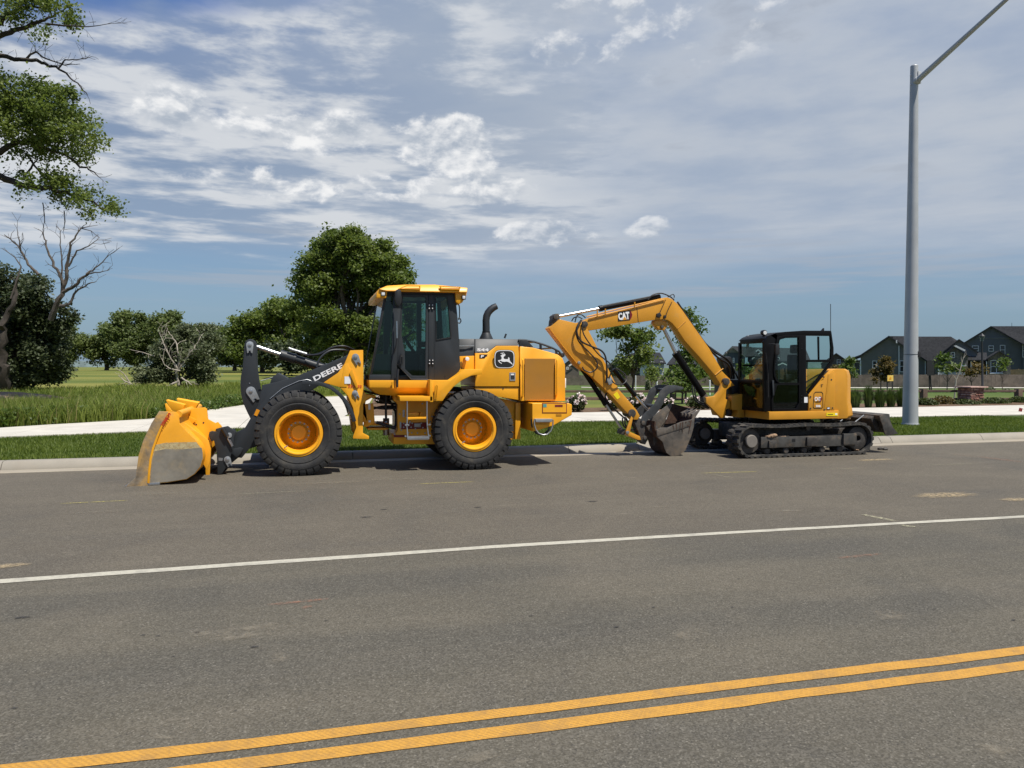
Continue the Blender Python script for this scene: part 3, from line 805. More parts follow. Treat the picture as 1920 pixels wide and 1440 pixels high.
# wheels
def wheel(cx, y0, sgn):
    """y0 outer face, sgn +1 when the outer face looks at the road"""
    w = 0.50 * sgn; r = 0.725
    cz = r
    rim = MB().lathe_y(cx, cz, [(0.0, y0 + 0.30 * sgn), (0.15, y0 + 0.30 * sgn), (0.16, y0 + 0.285 * sgn), (0.19, y0 + 0.285 * sgn), (0.20, y0 + 0.31 * sgn), (0.29, y0 + 0.36 * sgn), (0.31, y0 + 0.18 * sgn), (0.325, y0 + 0.05 * sgn), (0.37, y0 + 0.03 * sgn),
                               (0.395, y0 + 0.035 * sgn), (0.405, y0 + 0.06 * sgn), (0.39, y0 + 0.10 * sgn), (0.39, y0 + 0.45 * sgn)], 56)
    wo = rim.build('wheel', dy, L, 0, 40)
    ri = MB().lathe_y(cx, cz, [(0.335, y0 + 0.045 * sgn), (0.345, y0 + 0.022 * sgn), (0.36, y0 + 0.022 * sgn), (0.372, y0 + 0.045 * sgn)], 56, True)
    ri.build('rim_ring', dy, wo, 0, 40)
    prof = [(0.40, y0 + 0.06 * sgn), (0.415, y0 + 0.03 * sgn), (0.46, y0 + 0.012 * sgn), (0.50, y0 + 0.0), (0.52, y0 + 0.006 * sgn), (0.53, y0 + 0.0), (0.60, y0 - 0.004 * sgn), (0.63, y0 + 0.008 * sgn), (0.665, y0 + 0.028 * sgn), (0.693, y0 + 0.06 * sgn),
            (0.70, y0 + w / 2), (0.693, y0 + w - 0.06 * sgn), (0.63, y0 + w - 0.008 * sgn), (0.52, y0 + w), (0.42, y0 + w - 0.03 * sgn)]
    ty = MB().lathe_y(cx, cz, prof, 80)
    nl = 34
    for side in (0, 1):                      # staggered shoulder lugs running in from both edges
        for k in range(nl):
            a0 = 2 * math.pi * (k + 0.5 * side) / nl
            hw = 0.070
            e0 = y0 - 0.002 * sgn if side == 0 else y0 + w + 0.002 * sgn
            e1 = y0 + w * (0.60 if side == 0 else 0.40)
            vv = []
            for (rad, ye, sk) in ((0.63, e0 + (0.004 * sgn if side == 0 else -0.004 * sgn), 0.0), (0.672, e0 + (0.008 * sgn if side == 0 else -0.008 * sgn), 0), (0.722, e0 + (0.035 * sgn if side == 0 else -0.035 * sgn), 0), (0.725, e1, 0.07), (0.64, e1, 0.07)):
                for da in (-hw, hw):
                    an = a0 + (da * (0.92 if rad > 0.68 else 1.0)) + sk
                    vv.append((cx + rad * math.cos(an), ye, cz + rad * math.sin(an)))
            ty.add(vv, [(0, 1, 3, 2), (2, 3, 5, 4), (4, 5, 7, 6), (6, 7, 9, 8), (0, 2, 4, 6, 8), (1, 9, 7, 5, 3), (0, 8, 9, 1)])
    ty.build('tyre', M['rubber'], wo, 0, 32)
    hub = MB().lathe_y(cx, cz, [(0.0, y0 + 0.255 * sgn), (0.115, y0 + 0.255 * sgn), (0.13, y0 + 0.27 * sgn), (0.13, y0 + 0.31 * sgn)], 32)
    hub.build('hub', dy, wo, 0, 40)
    for k in range(14):
        a = 2 * math.pi * k / 14 + 0.1
        x, z = cx + 0.172 * math.cos(a), cz + 0.172 * math.sin(a)
        MB().cyl((x, y0 + 0.255 * sgn, z), (x, y0 + 0.29 * sgn, z), 0.016, 6).build('wheel_bolt', M['zinc'], wo, 0, 30)
    a = math.radians(225); x, z = cx + 0.33 * math.cos(a), cz + 0.33 * math.sin(a)
    MB().cyl((x, y0 + 0.03 * sgn, z), (x + 0.05, y0 + 0.015 * sgn, z + 0.03), 0.010, 8).build('valve', M['zinc'], wo, 0, 30)
FX, RX = W(560, 812, 13.45).x, W(891, 804, 13.45).x
for X_ in (FX, RX):
    wheel(X_, 13.45, 1); wheel(X_, 15.75, -1)
for X_ in (FX, RX):
    MB().cyl((X_, 13.95, 0.725), (X_, 15.25, 0.725), 0.16, 20).box(X_ - 0.26, X_ + 0.26, 14.3, 14.9, 0.50, 0.98).build('axle', dy, L, 0.02)

# bucket
BY0, BY1 = 13.03, 15.52
side = [(298.5, 771), (330, 772.8), (335.6, 779), (336, 794), (352, 811), (367.5, 826), (376, 836), (380, 847), (380.8, 859), (376, 875), (365, 889), (350, 898.8), (315, 904.5), (280, 907.5), (262, 910), (254, 895), (260, 852.5), (268.8, 825), (283.8, 794)]
S2 = XZ(side, BY0)
bkt = MB().prism(S2, BY0, BY0 + 0.03)
bucket = bkt.build('bucket', M['deere_worn'], L, 0.004)
MB().prism(S2, BY1 - 0.03, BY1).build('side_plate', M['deere_worn'], bucket, 0.004)
shell_px = side[2:15]
sh = XZ(shell_px, BY0); n = len(sh)
inn = []
cxm, czm = sum(p[0] for p in S2) / len(S2), sum(p[1] for p in S2) / len(S2)
for x, z in sh:
    d = math.hypot(cxm - x, czm - z); inn.append((x + (cxm - x) / d * 0.03, z + (czm - z) / d * 0.03))
MB().prism(sh + inn[::-1], BY0 + 0.03, BY1 - 0.03).build('shell', M['deere_worn'], bucket, 0, 50)
# side cutters, darkened by earth, on both flanks
M['cutter'] = mk('earth_worn_plate', (0.24, 0.20, 0.15), 0.6, metal=0.2, var=0.3, vs_=5, dust=0.75, dcol=(0.60, 0.34, 0.07), ds=2.2, bump=0.3, bs=14)
cut = [(298.5, 770.6), (315.5, 772.5), (303, 795), (293, 818), (285, 840), (280, 862), (277.5, 885), (276, 905.5), (277, 911.2), (250, 913.6), (234, 914), (254, 895), (260, 852.5), (268.8, 825), (283.8, 794)]
for y in (BY0 - 0.025, BY1):
    C_ = XZ(cut, BY0 - 0.025)
    MB().prism(C_, y, y + 0.025).build('side_cutter', M['cutter'], bucket, 0.004)
rib = [(315.5, 772.5), (319, 773), (306, 797), (297, 819), (289, 841), (284, 862), (281.5, 885), (280, 907), (276, 905.5), (277.5, 885), (280, 862), (285, 840), (293, 818), (303, 795)]
MB().pp(rib, BY0 - 0.03, 0.03).build('rib', dy, bucket, 0.003)
a = W(234, 914, BY0); b = W(300, 906, BY0)
MB().loft([(a.x, BY0 - 0.02, 0.004), (b.x, BY0 - 0.02, 0.004), (b.x, BY0 - 0.02, 0.045), (a.x + 0.12, BY0 - 0.02, 0.035)], [(a.x, BY1 + 0.02, 0.004), (b.x, BY1 + 0.02, 0.004), (b.x, BY1 + 0.02, 0.045), (a.x + 0.12, BY1 + 0.02, 0.035)]).build('cutting_edge', M['steel'], bucket, 0.003)
# polished wear patch on the flank
M['wear'] = mk('polished_wear', (0.25, 0.225, 0.18), 0.5, metal=0.25, var=0.25, vs_=3, dust=0.40, dcol=(0.40, 0.31, 0.18), ds=5)
M['wearedge'] = worn_mat('scratched_edge', (0.52, 0.42, 0.22), 0.70, 14, fade=False)
we = [(290, 846), (310, 842), (340, 842.5), (364, 840.5), (378, 839.5), (379.8, 848), (380.3, 859), (375.5, 874), (364.5, 888), (349.5, 897.8), (315, 903), (281.5, 905.5), (283, 880), (286, 860)]
flat_on('scuff', [(283, 850), (288, 835), (310, 830), (345, 829), (368, 829), (377.5, 841), (379.5, 858), (375, 874), (364, 888), (349.5, 898), (315, 904), (280.5, 906.6), (280, 880)], BY0 - 0.003, M['wearedge'], bucket, 0.002)
flat_on('wear_patch', we, BY0 - 0.006, M['wear'], bucket, 0.002)
text_on('painted_number', '398839', (306, 800), (322, 776.5), 6.2, BY0 - 0.034, M['red'], bucket, 0.015)
# spill guard and the hooks on the back
p1, p2 = W(311, 750, 13.9), W(346, 759, 13.9)
g0 = W(321, 770, 13.75)
MB().loft([W(311, 750, 13.8), W(345.6, 759, 13.8), W(340.6, 772, 13.8), W(321, 769.5, 13.8)], [W(311, 750, 13.8) + Vector((0.03, 0.05, 0.01)), W(345.6, 759, 13.8) + Vector((0.03, 0.05, 0.01)), W(340.6, 772, 13.8) + Vector((0.03, 0.05, 0)), W(321, 769.5, 13.8) + Vector((0.03, 0.05, 0))]).build('spill_guard', dy, bucket, 0.003)
MB().loft([W(331, 748, 14.5), W(372.5, 755.6, 14.5), W(366, 766, 14.5), W(340, 772, 14.5)], [W(331, 748, 14.5) + Vector((0.02, 0.05, 0.02)), W(372.5, 755.6, 14.5) + Vector((0.02, 0.05, 0.02)), W(366, 766, 14.5) + Vector((0.02, 0.05, 0)), W(340, 772, 14.5) + Vector((0.02, 0.05, 0))]).build('spill_guard', dy, bucket, 0.003)
MB().pp([(309, 757), (312, 756), (322, 770), (330, 772), (312, 772)], 13.3, 0.03).build('lug', dy, bucket, 0.003)
tb = W(334, 777, BY0)
MB().cyl((tb.x, BY0 + 0.02, tb.z), (tb.x, BY1 - 0.02, tb.z), 0.055, 16).build('top_tube', M['deere_worn'], bucket, 0, 40)
hook = [(338, 790), (341, 771), (366, 765), (384, 764), (388, 767), (390, 786), (404, 793.5), (408, 791), (416.5, 800), (402, 812), (396, 838), (393, 893), (386, 894), (384, 862), (372, 836)]
for yy in (14.05, 14.9):
    MB().pp(hook, yy, 0.05).build('hook_plate', dy, bucket, 0.006)
for (c, yy) in (((368, 796), 14.045), ((381.5, 792.5), 14.045)):
    disc_px(c, 0.014, yy, 0.01, 8).build('bolt', M['dgrey'], bucket, 0, 30)
MB().pp([(352, 779), (368, 787), (360, 796), (347, 789)], 14.0, 0.03).build('gusset', dy, bucket, 0.003)
MB().pp([(362, 777), (383, 781), (377, 788), (368, 785)], 14.4, 0.03).build('gusset', dy, bucket, 0.003)
MB().pp([(336, 794), (347, 793), (391, 826), (394.5, 840), (395, 852), (393, 868), (388, 882), (380, 868), (381, 850), (376, 836)], BY0 + 0.35, 0.04).build('wing', M['deere_worn'], bucket, 0.006)

# quick coupler in front of the arm
coup = [(391, 817), (392.5, 810), (397, 808.5), (408, 809.6), (404, 804.5), (415, 801.5), (427, 799), (437.5, 806.7), (443.5, 809), (440, 818), (438, 834), (434, 851), (429, 868), (416, 888.5), (408, 890), (406, 847), (401, 826), (396, 828)]
cp = MB().pp(coup, 14.0, 0.07).build('coupler', dg, L, 0.01)
MB().pp(coup, 15.1, 0.07).build('coupler_plate', dg, cp, 0.01)
q = XZ([(402, 815), (432, 812), (430, 850), (410, 860)], 14.05)
MB().prism(q, 14.07, 15.1).build('coupler_body', dg, cp, 0.01)
MB().tube([W(417, 803, 13.97), W(426, 818, 13.97)], 0.038, 14).build('lock_cylinder', M['black'], cp, 0, 40)
MB().tube([W(427, 822, 13.97), W(435, 837, 13.97)], 0.016, 10).build('lock_rod', M['chrome'], cp, 0, 40)
MB().tube([W(431, 824, 13.965), W(437, 836, 13.965)], 0.010, 10).build('lock_rod', M['chrome'], cp, 0, 40)
disc_px((429.5, 816.5), 0.045, 13.97, 0.05).build('pin', M['zinc'], cp, 0.004)
flat_on('weld_mark', [(409.5, 858), (418, 859), (417, 864), (410, 864)], 13.996, M['steel'], cp)
def pinplate(c, ang, Lp, Y, parent, r=0.075, tail=0.055):
    p = W(*c, Y); ca, sa = math.cos(ang), math.sin(ang); pts = []
    for k in range(13):
        w_ = math.pi * k / 12 - math.pi / 2 + math.pi
        pts.append((-r * math.cos(w_ - math.pi), r * math.sin(w_ - math.pi)))
    out = [(r * math.cos(math.pi / 2 + math.pi * k / 12), r * math.sin(math.pi / 2 + math.pi * k / 12)) for k in range(13)]
    out += [(Lp, -tail)] + [(Lp - 0.02, -0.016), (Lp - 0.05, -0.014), (Lp - 0.05, 0.014), (Lp - 0.02, 0.016)] + [(Lp, tail)]
    P = [(p.x + x * ca - z * sa, p.z + x * sa + z * ca) for x, z in out]
    o = MB().prism(P, Y - 0.018, Y).build('pin_plate', M['zinc'], parent, 0.003)
    MB().cyl((p.x, Y - 0.03, p.z), (p.x, Y + 0.01, p.z), 0.034, 18).cyl((p.x, Y - 0.034, p.z), (p.x, Y - 0.029, p.z), 0.020, 14).build('pin_end', M['steel'], o, 0.003)
    bx, bz = p.x + (Lp - 0.06) * ca, p.z + (Lp - 0.06) * sa
    MB().cyl((bx, Y - 0.03, bz), (bx, Y - 0.01, bz), 0.014, 6).build('bolt', M['steel'], o, 0, 30)
    return o
pinplate((426.5, 861.5), R(-70), 0.13, 13.995, cp, 0.055, 0.035)

# lift arms, bellcrank, tilt cylinder
arm = [(654, 664), (649, 667), (593, 690.5), (553, 706.5), (520, 716), (492, 722), (484, 760), (470, 784), (459, 802.5), (441, 812), (436, 835), (424, 862), (418, 884), (430, 872), (447, 858), (453, 859), (468, 841), (480, 838), (498, 800), (540, 760), (580, 735), (608, 717), (634, 700), (648, 684), (656, 672)]
arm1 = MB().pp(arm, 14.12, 0.09).build('lift_arm', dg, L, 0.012)
MB().pp(arm, 15.0, 0.09).build('lift_arm', dg, L, 0.012)
MB().pp([(505, 722), (510, 708), (520.5, 699.5), (531, 704.5), (539, 709), (545, 730), (520, 735)], 14.2, 0.8).build('cross_tube', dg, L, 0.012)
MB().pp([(432, 849), (436, 842), (450, 839), (456, 841), (452, 850), (444, 858)], 14.07, 0.04).build('boss_plate', dg, arm1, 0.006)
MB().tube([W(x, y, 14.115) for x, y in ((506, 748), (530, 728), (560, 714.5), (576, 711.5), (584, 714), (580, 724))], 0.006, 6).build('weld_bead', M['zinc'], arm1, 0, 40)
text_on('lettering_deere', 'DEERE', (590.5, 715), (644.5, 688.5), 9.5, 14.116, M['white'], arm1, 0.03)
bc = [(461, 639.5), (465, 636.5), (469, 635.6), (474, 636.5), (479, 640), (482, 647), (482.5, 665), (483.5, 692), (486, 712), (491, 738), (498, 765), (505, 790), (495, 815), (478, 806), (470, 786), (463, 772), (456, 756), (452, 740), (450.5, 722), (451.5, 706), (454.5, 690), (456.5, 672), (457.5, 655), (458.5, 645)]
bell = MB().pp(bc, 14.42, 0.07).build('bellcrank', dg, L, 0.012)
MB().pp(bc, 14.68, 0.07).build('bellcrank_plate', dg, bell, 0.012)
pinplate((468.6, 646.5), R(-91), 0.155, 14.415, bell, 0.062, 0.045)
pinplate((470.5, 733.5), R(-62), 0.20, 14.415, bell, 0.082, 0.062)
disc_px((468, 718.6), 0.010, 14.41, 0.012, 8).build('grease_nipple', M['steel'], bell, 0, 30)
flat_on('amber_reflector', [(476, 778), (481, 767), (487.5, 769.5), (482, 780.5)], 14.11, M['amber'], arm1, 0.008)
MB().tube([W(471, 647, 14.585), W(532, 667, 14.585)], 0.040, 18).build('tilt_rod', M['chrome'], L, 0, 40)
tc = MB().tube([W(525, 664.5, 14.585), W(552, 672.3, 14.585), W(553, 672.6, 14.585), W(640, 700, 14.585)], [0.088, 0.088, 0.075, 0.075], 20).build('tilt_cylinder', dg, L, 0, 40)
MB().tube([W(550.5, 672, 14.585), W(554, 673, 14.585)], 0.094, 20).build('gland', M['dgrey'], tc, 0, 40)
MB().tube([W(571, 678.3, 14.585), W(573, 679, 14.585)], 0.082, 18).build('gland', M['dgrey'], tc, 0, 40)
MB().tube([W(541, 653, 14.5), W(547, 655.5, 14.5), W(575, 664, 14.5)], 0.028, 12).build('port', M['zinc'], tc, 0, 40)
hose('hose', [(560, 663, 14.52), (590, 665, 14.5), (615, 656, 14.45), (640, 650, 14.45), (660, 656, 14.5)], 0.015, bk, L)
hose('hose', [(575, 666, 14.45), (600, 664, 14.4), (622, 652, 14.4), (645, 649, 14.4), (664, 656, 14.5)], 0.018, bk, L)
hose('hose', [(594, 689, 14.3), (600, 672, 14.32), (618, 658, 14.35), (640, 656, 14.4), (660, 658, 14.5)], 0.020, M['dgrey'], L)
hose('hose', [(489, 714, 14.35), (500, 711, 14.35), (515, 706, 14.35)], 0.008, M['zinc'], L, 6)

# tower plates of the front frame
tower = [(656.5, 657), (681, 656.3), (681.6, 733), (687, 740), (697, 740.5), (696, 745), (688, 748), (681, 758), (680.5, 812), (692, 818), (692, 823.5), (662, 822.5), (662, 818), (668, 801), (662, 765), (652, 742), (637, 726), (607, 717.5), (634, 699), (646, 682)]
tw = MB().pp(tower, 14.04, 0.07).build('front_frame', dy, L, 0.008)
MB().pp(tower, 15.08, 0.07).build('frame_plate', dy, tw, 0.008)
q = XZ([(655, 690), (679, 690), (679, 815), (664, 815), (655, 750)], 14.04)
MB().prism(q, 14.11, 15.08).build('frame_box', dy, tw, 0.01)
MB().pp([(646, 684), (652, 681), (655, 691), (661, 694), (650, 726), (637, 725)], 14.032, 0.01).build('frame_recess', M['deere'], tw, 0.002)
MB().pp([(660, 691), (672, 726), (668, 728), (655, 700)], 14.005, 0.04).build('gusset', dy, tw, 0.004)
pinplate((666.5, 669.5), R(-66), 0.15, 14.035, tw, 0.062, 0.042)
pinplate((665.5, 737), R(-62), 0.115, 14.035, tw, 0.05, 0.035)
flat_on('data_label', [(646, 706), (657.5, 706), (657.5, 719.5), (646, 719.5)], 14.026, M['white'], tw)
text_on('painted_number', '333683', (652.5, 727), (678, 727), 5.2, 14.034, M['red'], tw, 0.02)
MB().pp([(680, 739), (704, 741), (704, 746), (697, 746), (686, 752), (682, 775), (690, 780), (690, 792), (681, 792)], 14.2, 0.5).build('hinge_web', dy, tw, 0.01)
MB().pp([(684, 758), (700, 756), (703, 793), (690, 800), (682, 800)], 14.25, 0.08).build('hinge_cheek', dy, tw, 0.01)
for (y0, y1) in ((794, 797.5), (803, 806)):
    MB().pp([(690, y0), (722, y0 - 0.5), (730, y0 + 1), (722, y1 + 0.5), (690, y1)], 14.3, 0.6).build('hinge_plate', dy, tw, 0.006)
p = W(724, 800, 14.6); MB().cyl((p.x, 14.6, p.z - 0.16), (p.x, 14.6, p.z + 0.16), 0.06, 16).build('hinge_pin', M['steel'], tw, 0.004)
p = W(722, 745, 14.6); MB().cyl((p.x, 14.6, p.z - 0.12), (p.x, 14.6, p.z + 0.12), 0.10, 16).build('hinge_pin', M['dirty'], tw, 0.004)
flat_on('decal', [(690.5, 756), (694.5, 756), (694.5, 768), (690.5, 768)], 14.24, M['white'], tw)
flat_on('decal', [(691, 788), (695, 788), (695, 792), (691, 792)], 14.24, M['white'], tw)
for kn in ([(682, 733, 14.3), (700, 737, 14.3), (720, 735, 14.3), (738, 738, 14.4)], [(690, 742, 14.4), (710, 748, 14.35), (730, 756, 14.35), (742, 757, 14.4)], [(700, 766, 14.5), (720, 762, 14.4), (742, 762, 14.4)], [(700, 764, 14.3), (722, 766, 14.3), (744, 765, 14.3)],
           [(724, 742, 14.25), (723.5, 765, 14.25), (724, 790, 14.25)], [(702, 738, 14.5), (725, 745, 14.45), (741, 772, 14.4), (742, 800, 14.4)], [(730, 746, 14.3), (743, 756, 14.3), (744, 790, 14.3), (738, 802, 14.3)]):
    hose('hose', kn, 0.022, bk, L)
MB().tube([W(706, 792, 14.2), W(742, 803, 14.2)], 0.03, 12).build('steer_cylinder', bk, L, 0, 40)
MB().tube([W(720, 798.5, 14.2), W(742, 801.5, 14.25)], 0.020, 12).build('steer_rod', M['chrome'], L, 0, 40)

# front fender: rolled sheet over the tyre
def fender_arc(cx, cz, arc, y0, y1, th):
    va = []
    prof = []
    for k, (ang, r) in enumerate(arc): prof.append((cx + r * math.cos(R(ang)), cz + r * math.sin(R(ang))))
    inn_ = [(cx + (r - th) * math.cos(R(ang)), cz + (r - th) * math.sin(R(ang))) for ang, r in arc]
    return MB().prism(prof + inn_[::-1], y0, y1)
arc = [(86 - k * 6.2, 0.885 + 0.085 * min(1, k / 5)) for k in range(13)]
fn = fender_arc(FX, 0.725, arc, 13.44, 13.98, 0.03).build('fender', dg, L, 0.008)
fender_arc(FX, 0.725, [(a_, r_ + 0.004) for a_, r_ in arc], 13.42, 13.445, 0.065).build('fender_lip', dg, fn, 0.006)
fender_arc(FX, 0.725, arc, 15.22, 15.76, 0.03).build('fender', dg, L, 0.008)

# rear frame, tank and cab skirt
rf = MB().pp([(738, 737), (900, 737), (976, 756), (976, 823), (966, 823.5), (900, 833), (738, 833), (738, 815), (743, 812), (746, 806), (746, 759), (743, 754), (738, 752)], 14.12, 0.96).build('rear_frame', dy, L, 0.012)
MB().pp([(752, 793), (800, 792), (800, 804), (752, 805)], 14.105, 0.01).build('red_panel', M['darkred'], rf, 0.002)
MB().pp([(738, 815.5), (762, 815.5), (762, 820), (738, 820)], 14.105, 0.01).build('red_panel', M['darkred'], rf, 0.002)
MB().pp([(755, 768.5), (759, 768.5), (759, 782), (755, 782)], 14.112, 0.006).build('grey_plate', M['zinc'], rf, 0.001)
MB().pp([(777, 794), (789, 794), (789, 801), (777, 801)], 14.098, 0.006).build('grey_plate', M['zinc'], rf, 0.001)
MB().pp([(749.5, 791), (752.5, 791), (752.5, 803), (749.5, 803)], 14.10, 0.006).build('grey_plate', M['zinc'], rf, 0.001)
for c in ((757, 794), (757, 801), (768, 793), (769, 791), (773, 793.5), (790, 793.5), (771, 801), (779, 804), (793, 802), (766, 811.5), (772, 811.5), (783, 812), (797, 812), (802, 812), (807, 791), (810, 781), (810, 801), (809, 811), (749.7, 776.5), (792, 757), (752.5, 806.5), (740, 814)):
    disc_px(c, 0.014, 14.092, 0.03, 6).build('bolt', M['zinc'], rf, 0, 30)
sk_px = [(692, 713), (846, 713), (846, 730), (812, 741), (738, 741), (713, 738.5), (702, 735), (694, 727)]
MB().ppz([(692, 713), (846, 713), (846, 728), (693, 727)], 13.76, 1.68).build('cab_base', dy, L, 0.012)
MB().ppz([(693, 727), (812, 727), (812, 742, 0.16), (738, 742, 0.16), (713, 740, 0.16), (703, 736.5, 0.10)], 13.76, 1.68).build('cab_belly', dy, L, 0.012)
MB().tube([W(736, 716, 13.72), W(736.5, 728, 13.72)], 0.018, 8).tube([W(745, 721, 13.72), W(744, 728, 13.72)], 0.018, 8).build('rail_foot', dy, L, 0, 40)
# rear fender, platform and ladder
rfen = [(806, 713), (844, 713), (860, 702), (871, 692.5), (904, 692), (904, 701.5), (884, 704.5), (866, 713), (850, 725.5), (838, 740), (830, 752), (812, 752), (806, 752)]
rfd = MB().pp(rfen, 13.52, 0.50).build('rear_fender', dy, L, 0.012)
MB().pp([(806, 712.5), (812, 712.5), (812, 754), (806, 754)], 13.50, 0.52).build('fender_plate', dy, rfd, 0.006)
MB().tube([W(815, 748, 13.50), W(816.5, 724, 13.46), W(819, 721, 13.46), W(820.5, 724, 13.46), W(818.5, 746, 13.50)], 0.013, 8).build('grab_handle', dy, rfd, 0, 40)
pf = MB().pp([(749, 743), (811, 743), (811, 752), (750, 752)], 13.5, 0.62).build('platform', dy, L, 0.006)
ld = MB()
for xs_ in ((763.5, 763.5, 763, 764.5), (800.5, 800.5, 801, 804)):
    ld.tube([W(xs_[0], 752, 13.52), W(xs_[1], 783, 13.52), W(xs_[2], 798, 13.52), W(xs_[3], 823, 13.50)], 0.012, 8)
lad = ld.build('ladder', M['steel'], L, 0, 40)
MB().pp([(764, 819), (804, 818.5), (804, 824.5), (764, 825)], 13.49, 0.22).build('ladder_step', M['steel'], lad, 0.004)
MB().pp([(763.5, 783), (800.5, 782), (800.5, 785.5), (763.5, 787)], 13.52, 0.24).build('ladder_step', dy, lad, 0.004)
MB().pp([(766, 774), (786, 773.5), (784.5, 783), (765, 784)], 13.78, 0.2).pp([(788.5, 774), (791, 773.5), (788.5, 782), (786.5, 782)], 13.78, 0.2).build('step_riser', dy, lad, 0.004)
for c in ((761, 797), (766, 797), (802, 796.5), (806, 796), (760.5, 818), (806, 817)):
    disc_px(c, 0.016, 13.49, 0.04, 8).build('bolt', M['steel'], lad, 0, 30)

# ---- cab
CY0, CY1 = 13.80, 15.40
cf = MB()
post = [(737, 551), (753, 551), (752.5, 575), (750.5, 605), (745.5, 655), (744.5, 714), (733.5, 714), (734, 690), (735, 630)]
cf.pp(post, CY0 - 0.02, 0.10)
cabo = cf.build('cab_frame', dg, L, 0.010)
def cabpart(name, px, Y=CY0, d=0.06, mat=dg, bev=0.006):
    MB().pp(px, Y, d).build(name, mat, cabo, bev)
cabpart('sill', [(692.5, 702.5), (734, 702.5), (734, 714), (692, 714)])
cabpart('front_post', [(721, 551), (726, 551), (697.5, 703), (693.5, 703)], CY0, 0.05, bk)
cabpart('hinge_post', [(803.5, 551), (813.5, 551), (813.5, 714), (803.5, 714)], CY0 - 0.012)
cabpart('header', [(722, 549), (853, 549), (853, 556), (722, 556)], CY0 + 0.004)
# door: frame with a pane, lower panel below the handle
do = [(753, 552), (803, 552), (803, 580), (803, 640), (803, 712.5), (771.5, 712.5), (745, 684.5), (745.5, 655), (750.5, 605), (752.5, 575)]
di = [(756, 557), (798.5, 557), (798.5, 580), (798, 640), (797.5, 704.5), (773, 704.5), (759.5, 692), (759, 660), (753, 628), (754, 580)]
door = MB().pframe(do, di, CY0 - 0.015, 0.05).build('cab_door', dg, L, 0.005)
flat_on('pane', di, CY0 + 0.01, M['glass'], door, 0.006)
MB().tube([W(x, y, CY0 - 0.03) for x, y in ((745, 683), (752, 691), (771, 711), (803, 711.5))], 0.007, 6).build('door_seal', bk, door, 0, 40)
MB().tube([W(750.5, 682, CY0 - 0.06), W(749.5, 670, CY0 - 0.06), W(752, 664, CY0 - 0.06), W(754, 668, CY0 - 0.06), W(754, 678, CY0 - 0.06), W(752.5, 684, CY0 - 0.06)], 0.016, 8).build('door_handle', bk, door, 0, 40)
for (x, y) in ((805, 575), (811, 575), (805.5, 678.5), (811.5, 678.5)):
    MB().pp([(x - 2, y - 6), (x + 2, y - 6), (x + 2, y + 6), (x - 2, y + 6)], CY0 - 0.03, 0.03).build('hinge', bk, door, 0.003)
    for k in (-3, 3):
        disc_px((x, y + k), 0.010, CY0 - 0.036, 0.01, 8).build('bolt', M['white'], door, 0, 30)
# rear quarter with its window
qo = [(813.5, 551), (852, 551), (855.5, 570), (858.5, 600), (861, 640), (863, 692), (846.5, 714), (813.5, 714)]
qi = [(817, 557), (838, 557), (840.5, 575), (842.5, 600), (844.5, 628), (844, 632), (832, 634), (819, 636.5)]
qp = MB().pframe(qo, qi, CY0 - 0.005, 0.06).build('rear_quarter', dg, L, 0.006)
flat_on('pane', qi, CY0 + 0.015, M['glass'], qp, 0.006)
MB().pframe([(815.5, 555), (840, 555), (843, 575), (845, 600), (847, 628), (846.5, 634), (832, 636.5), (817.5, 639)], qi, CY0 - 0.015, 0.02).build('window_seal', bk, qp, 0.003)
flat_on('vent_slot', [(833, 705), (835.5, 705), (835.5, 710), (833, 710)], CY0 - 0.009, bk, qp, 0.004)
# near quarter light, windscreen, far side, rear
flat_on('quarter_pane', [(724.5, 557), (735.5, 557), (734, 702), (697.5, 702)], CY0 + 0.02, M['glass'], cabo, 0.006)
flat_on('dark_panel', [(702, 664), (733.5, 664), (733.5, 702.5), (697, 702.5)], CY0 + 0.03, bk, cabo, 0.01)
def xz(px, py, Y=CY0): q_ = W(px, py, Y); return q_.x, q_.z
(xa, za), (xb, zb) = xz(722, 552), xz(694, 704)
MB().loft([(xa, CY0 + 0.05, za), (xb, CY0 + 0.05, zb), (xb, CY1 - 0.05, zb), (xa, CY1 - 0.05, za)], [(xa + 0.006, CY0 + 0.05, za), (xb + 0.006, CY0 + 0.05, zb), (xb + 0.006, CY1 - 0.05, zb), (xa + 0.006, CY1 - 0.05, za)]).build('windscreen', M['glass'], cabo, 0, 0)
MB().loft([(xb, CY0 + 0.05, zb), (xb, CY1 - 0.05, zb), (xb, CY1 - 0.05, zb - 0.09), (xb, CY0 + 0.05, zb - 0.09)], [(xb + 0.05, CY0 + 0.05, zb), (xb + 0.05, CY1 - 0.05, zb), (xb + 0.05, CY1 - 0.05, zb - 0.09), (xb + 0.05, CY0 + 0.05, zb - 0.09)]).build('scuttle', dg, cabo, 0.004)
xr0, zr0 = xz(855, 556); xr1, zr1 = xz(862, 690)
MB().loft([(xr0, CY0 + 0.06, zr0), (xr1, CY0 + 0.06, zr1), (xr1, CY1 - 0.06, zr1), (xr0, CY1 - 0.06, zr0)], [(xr0 - 0.006, CY0 + 0.06, zr0), (xr1 - 0.006, CY0 + 0.06, zr1), (xr1 - 0.006, CY1 - 0.06, zr1), (xr0 - 0.006, CY1 - 0.06, zr0)]).build('rear_pane', M['glass'], cabo, 0, 0)
def far(px): return XZ(px, CY0)
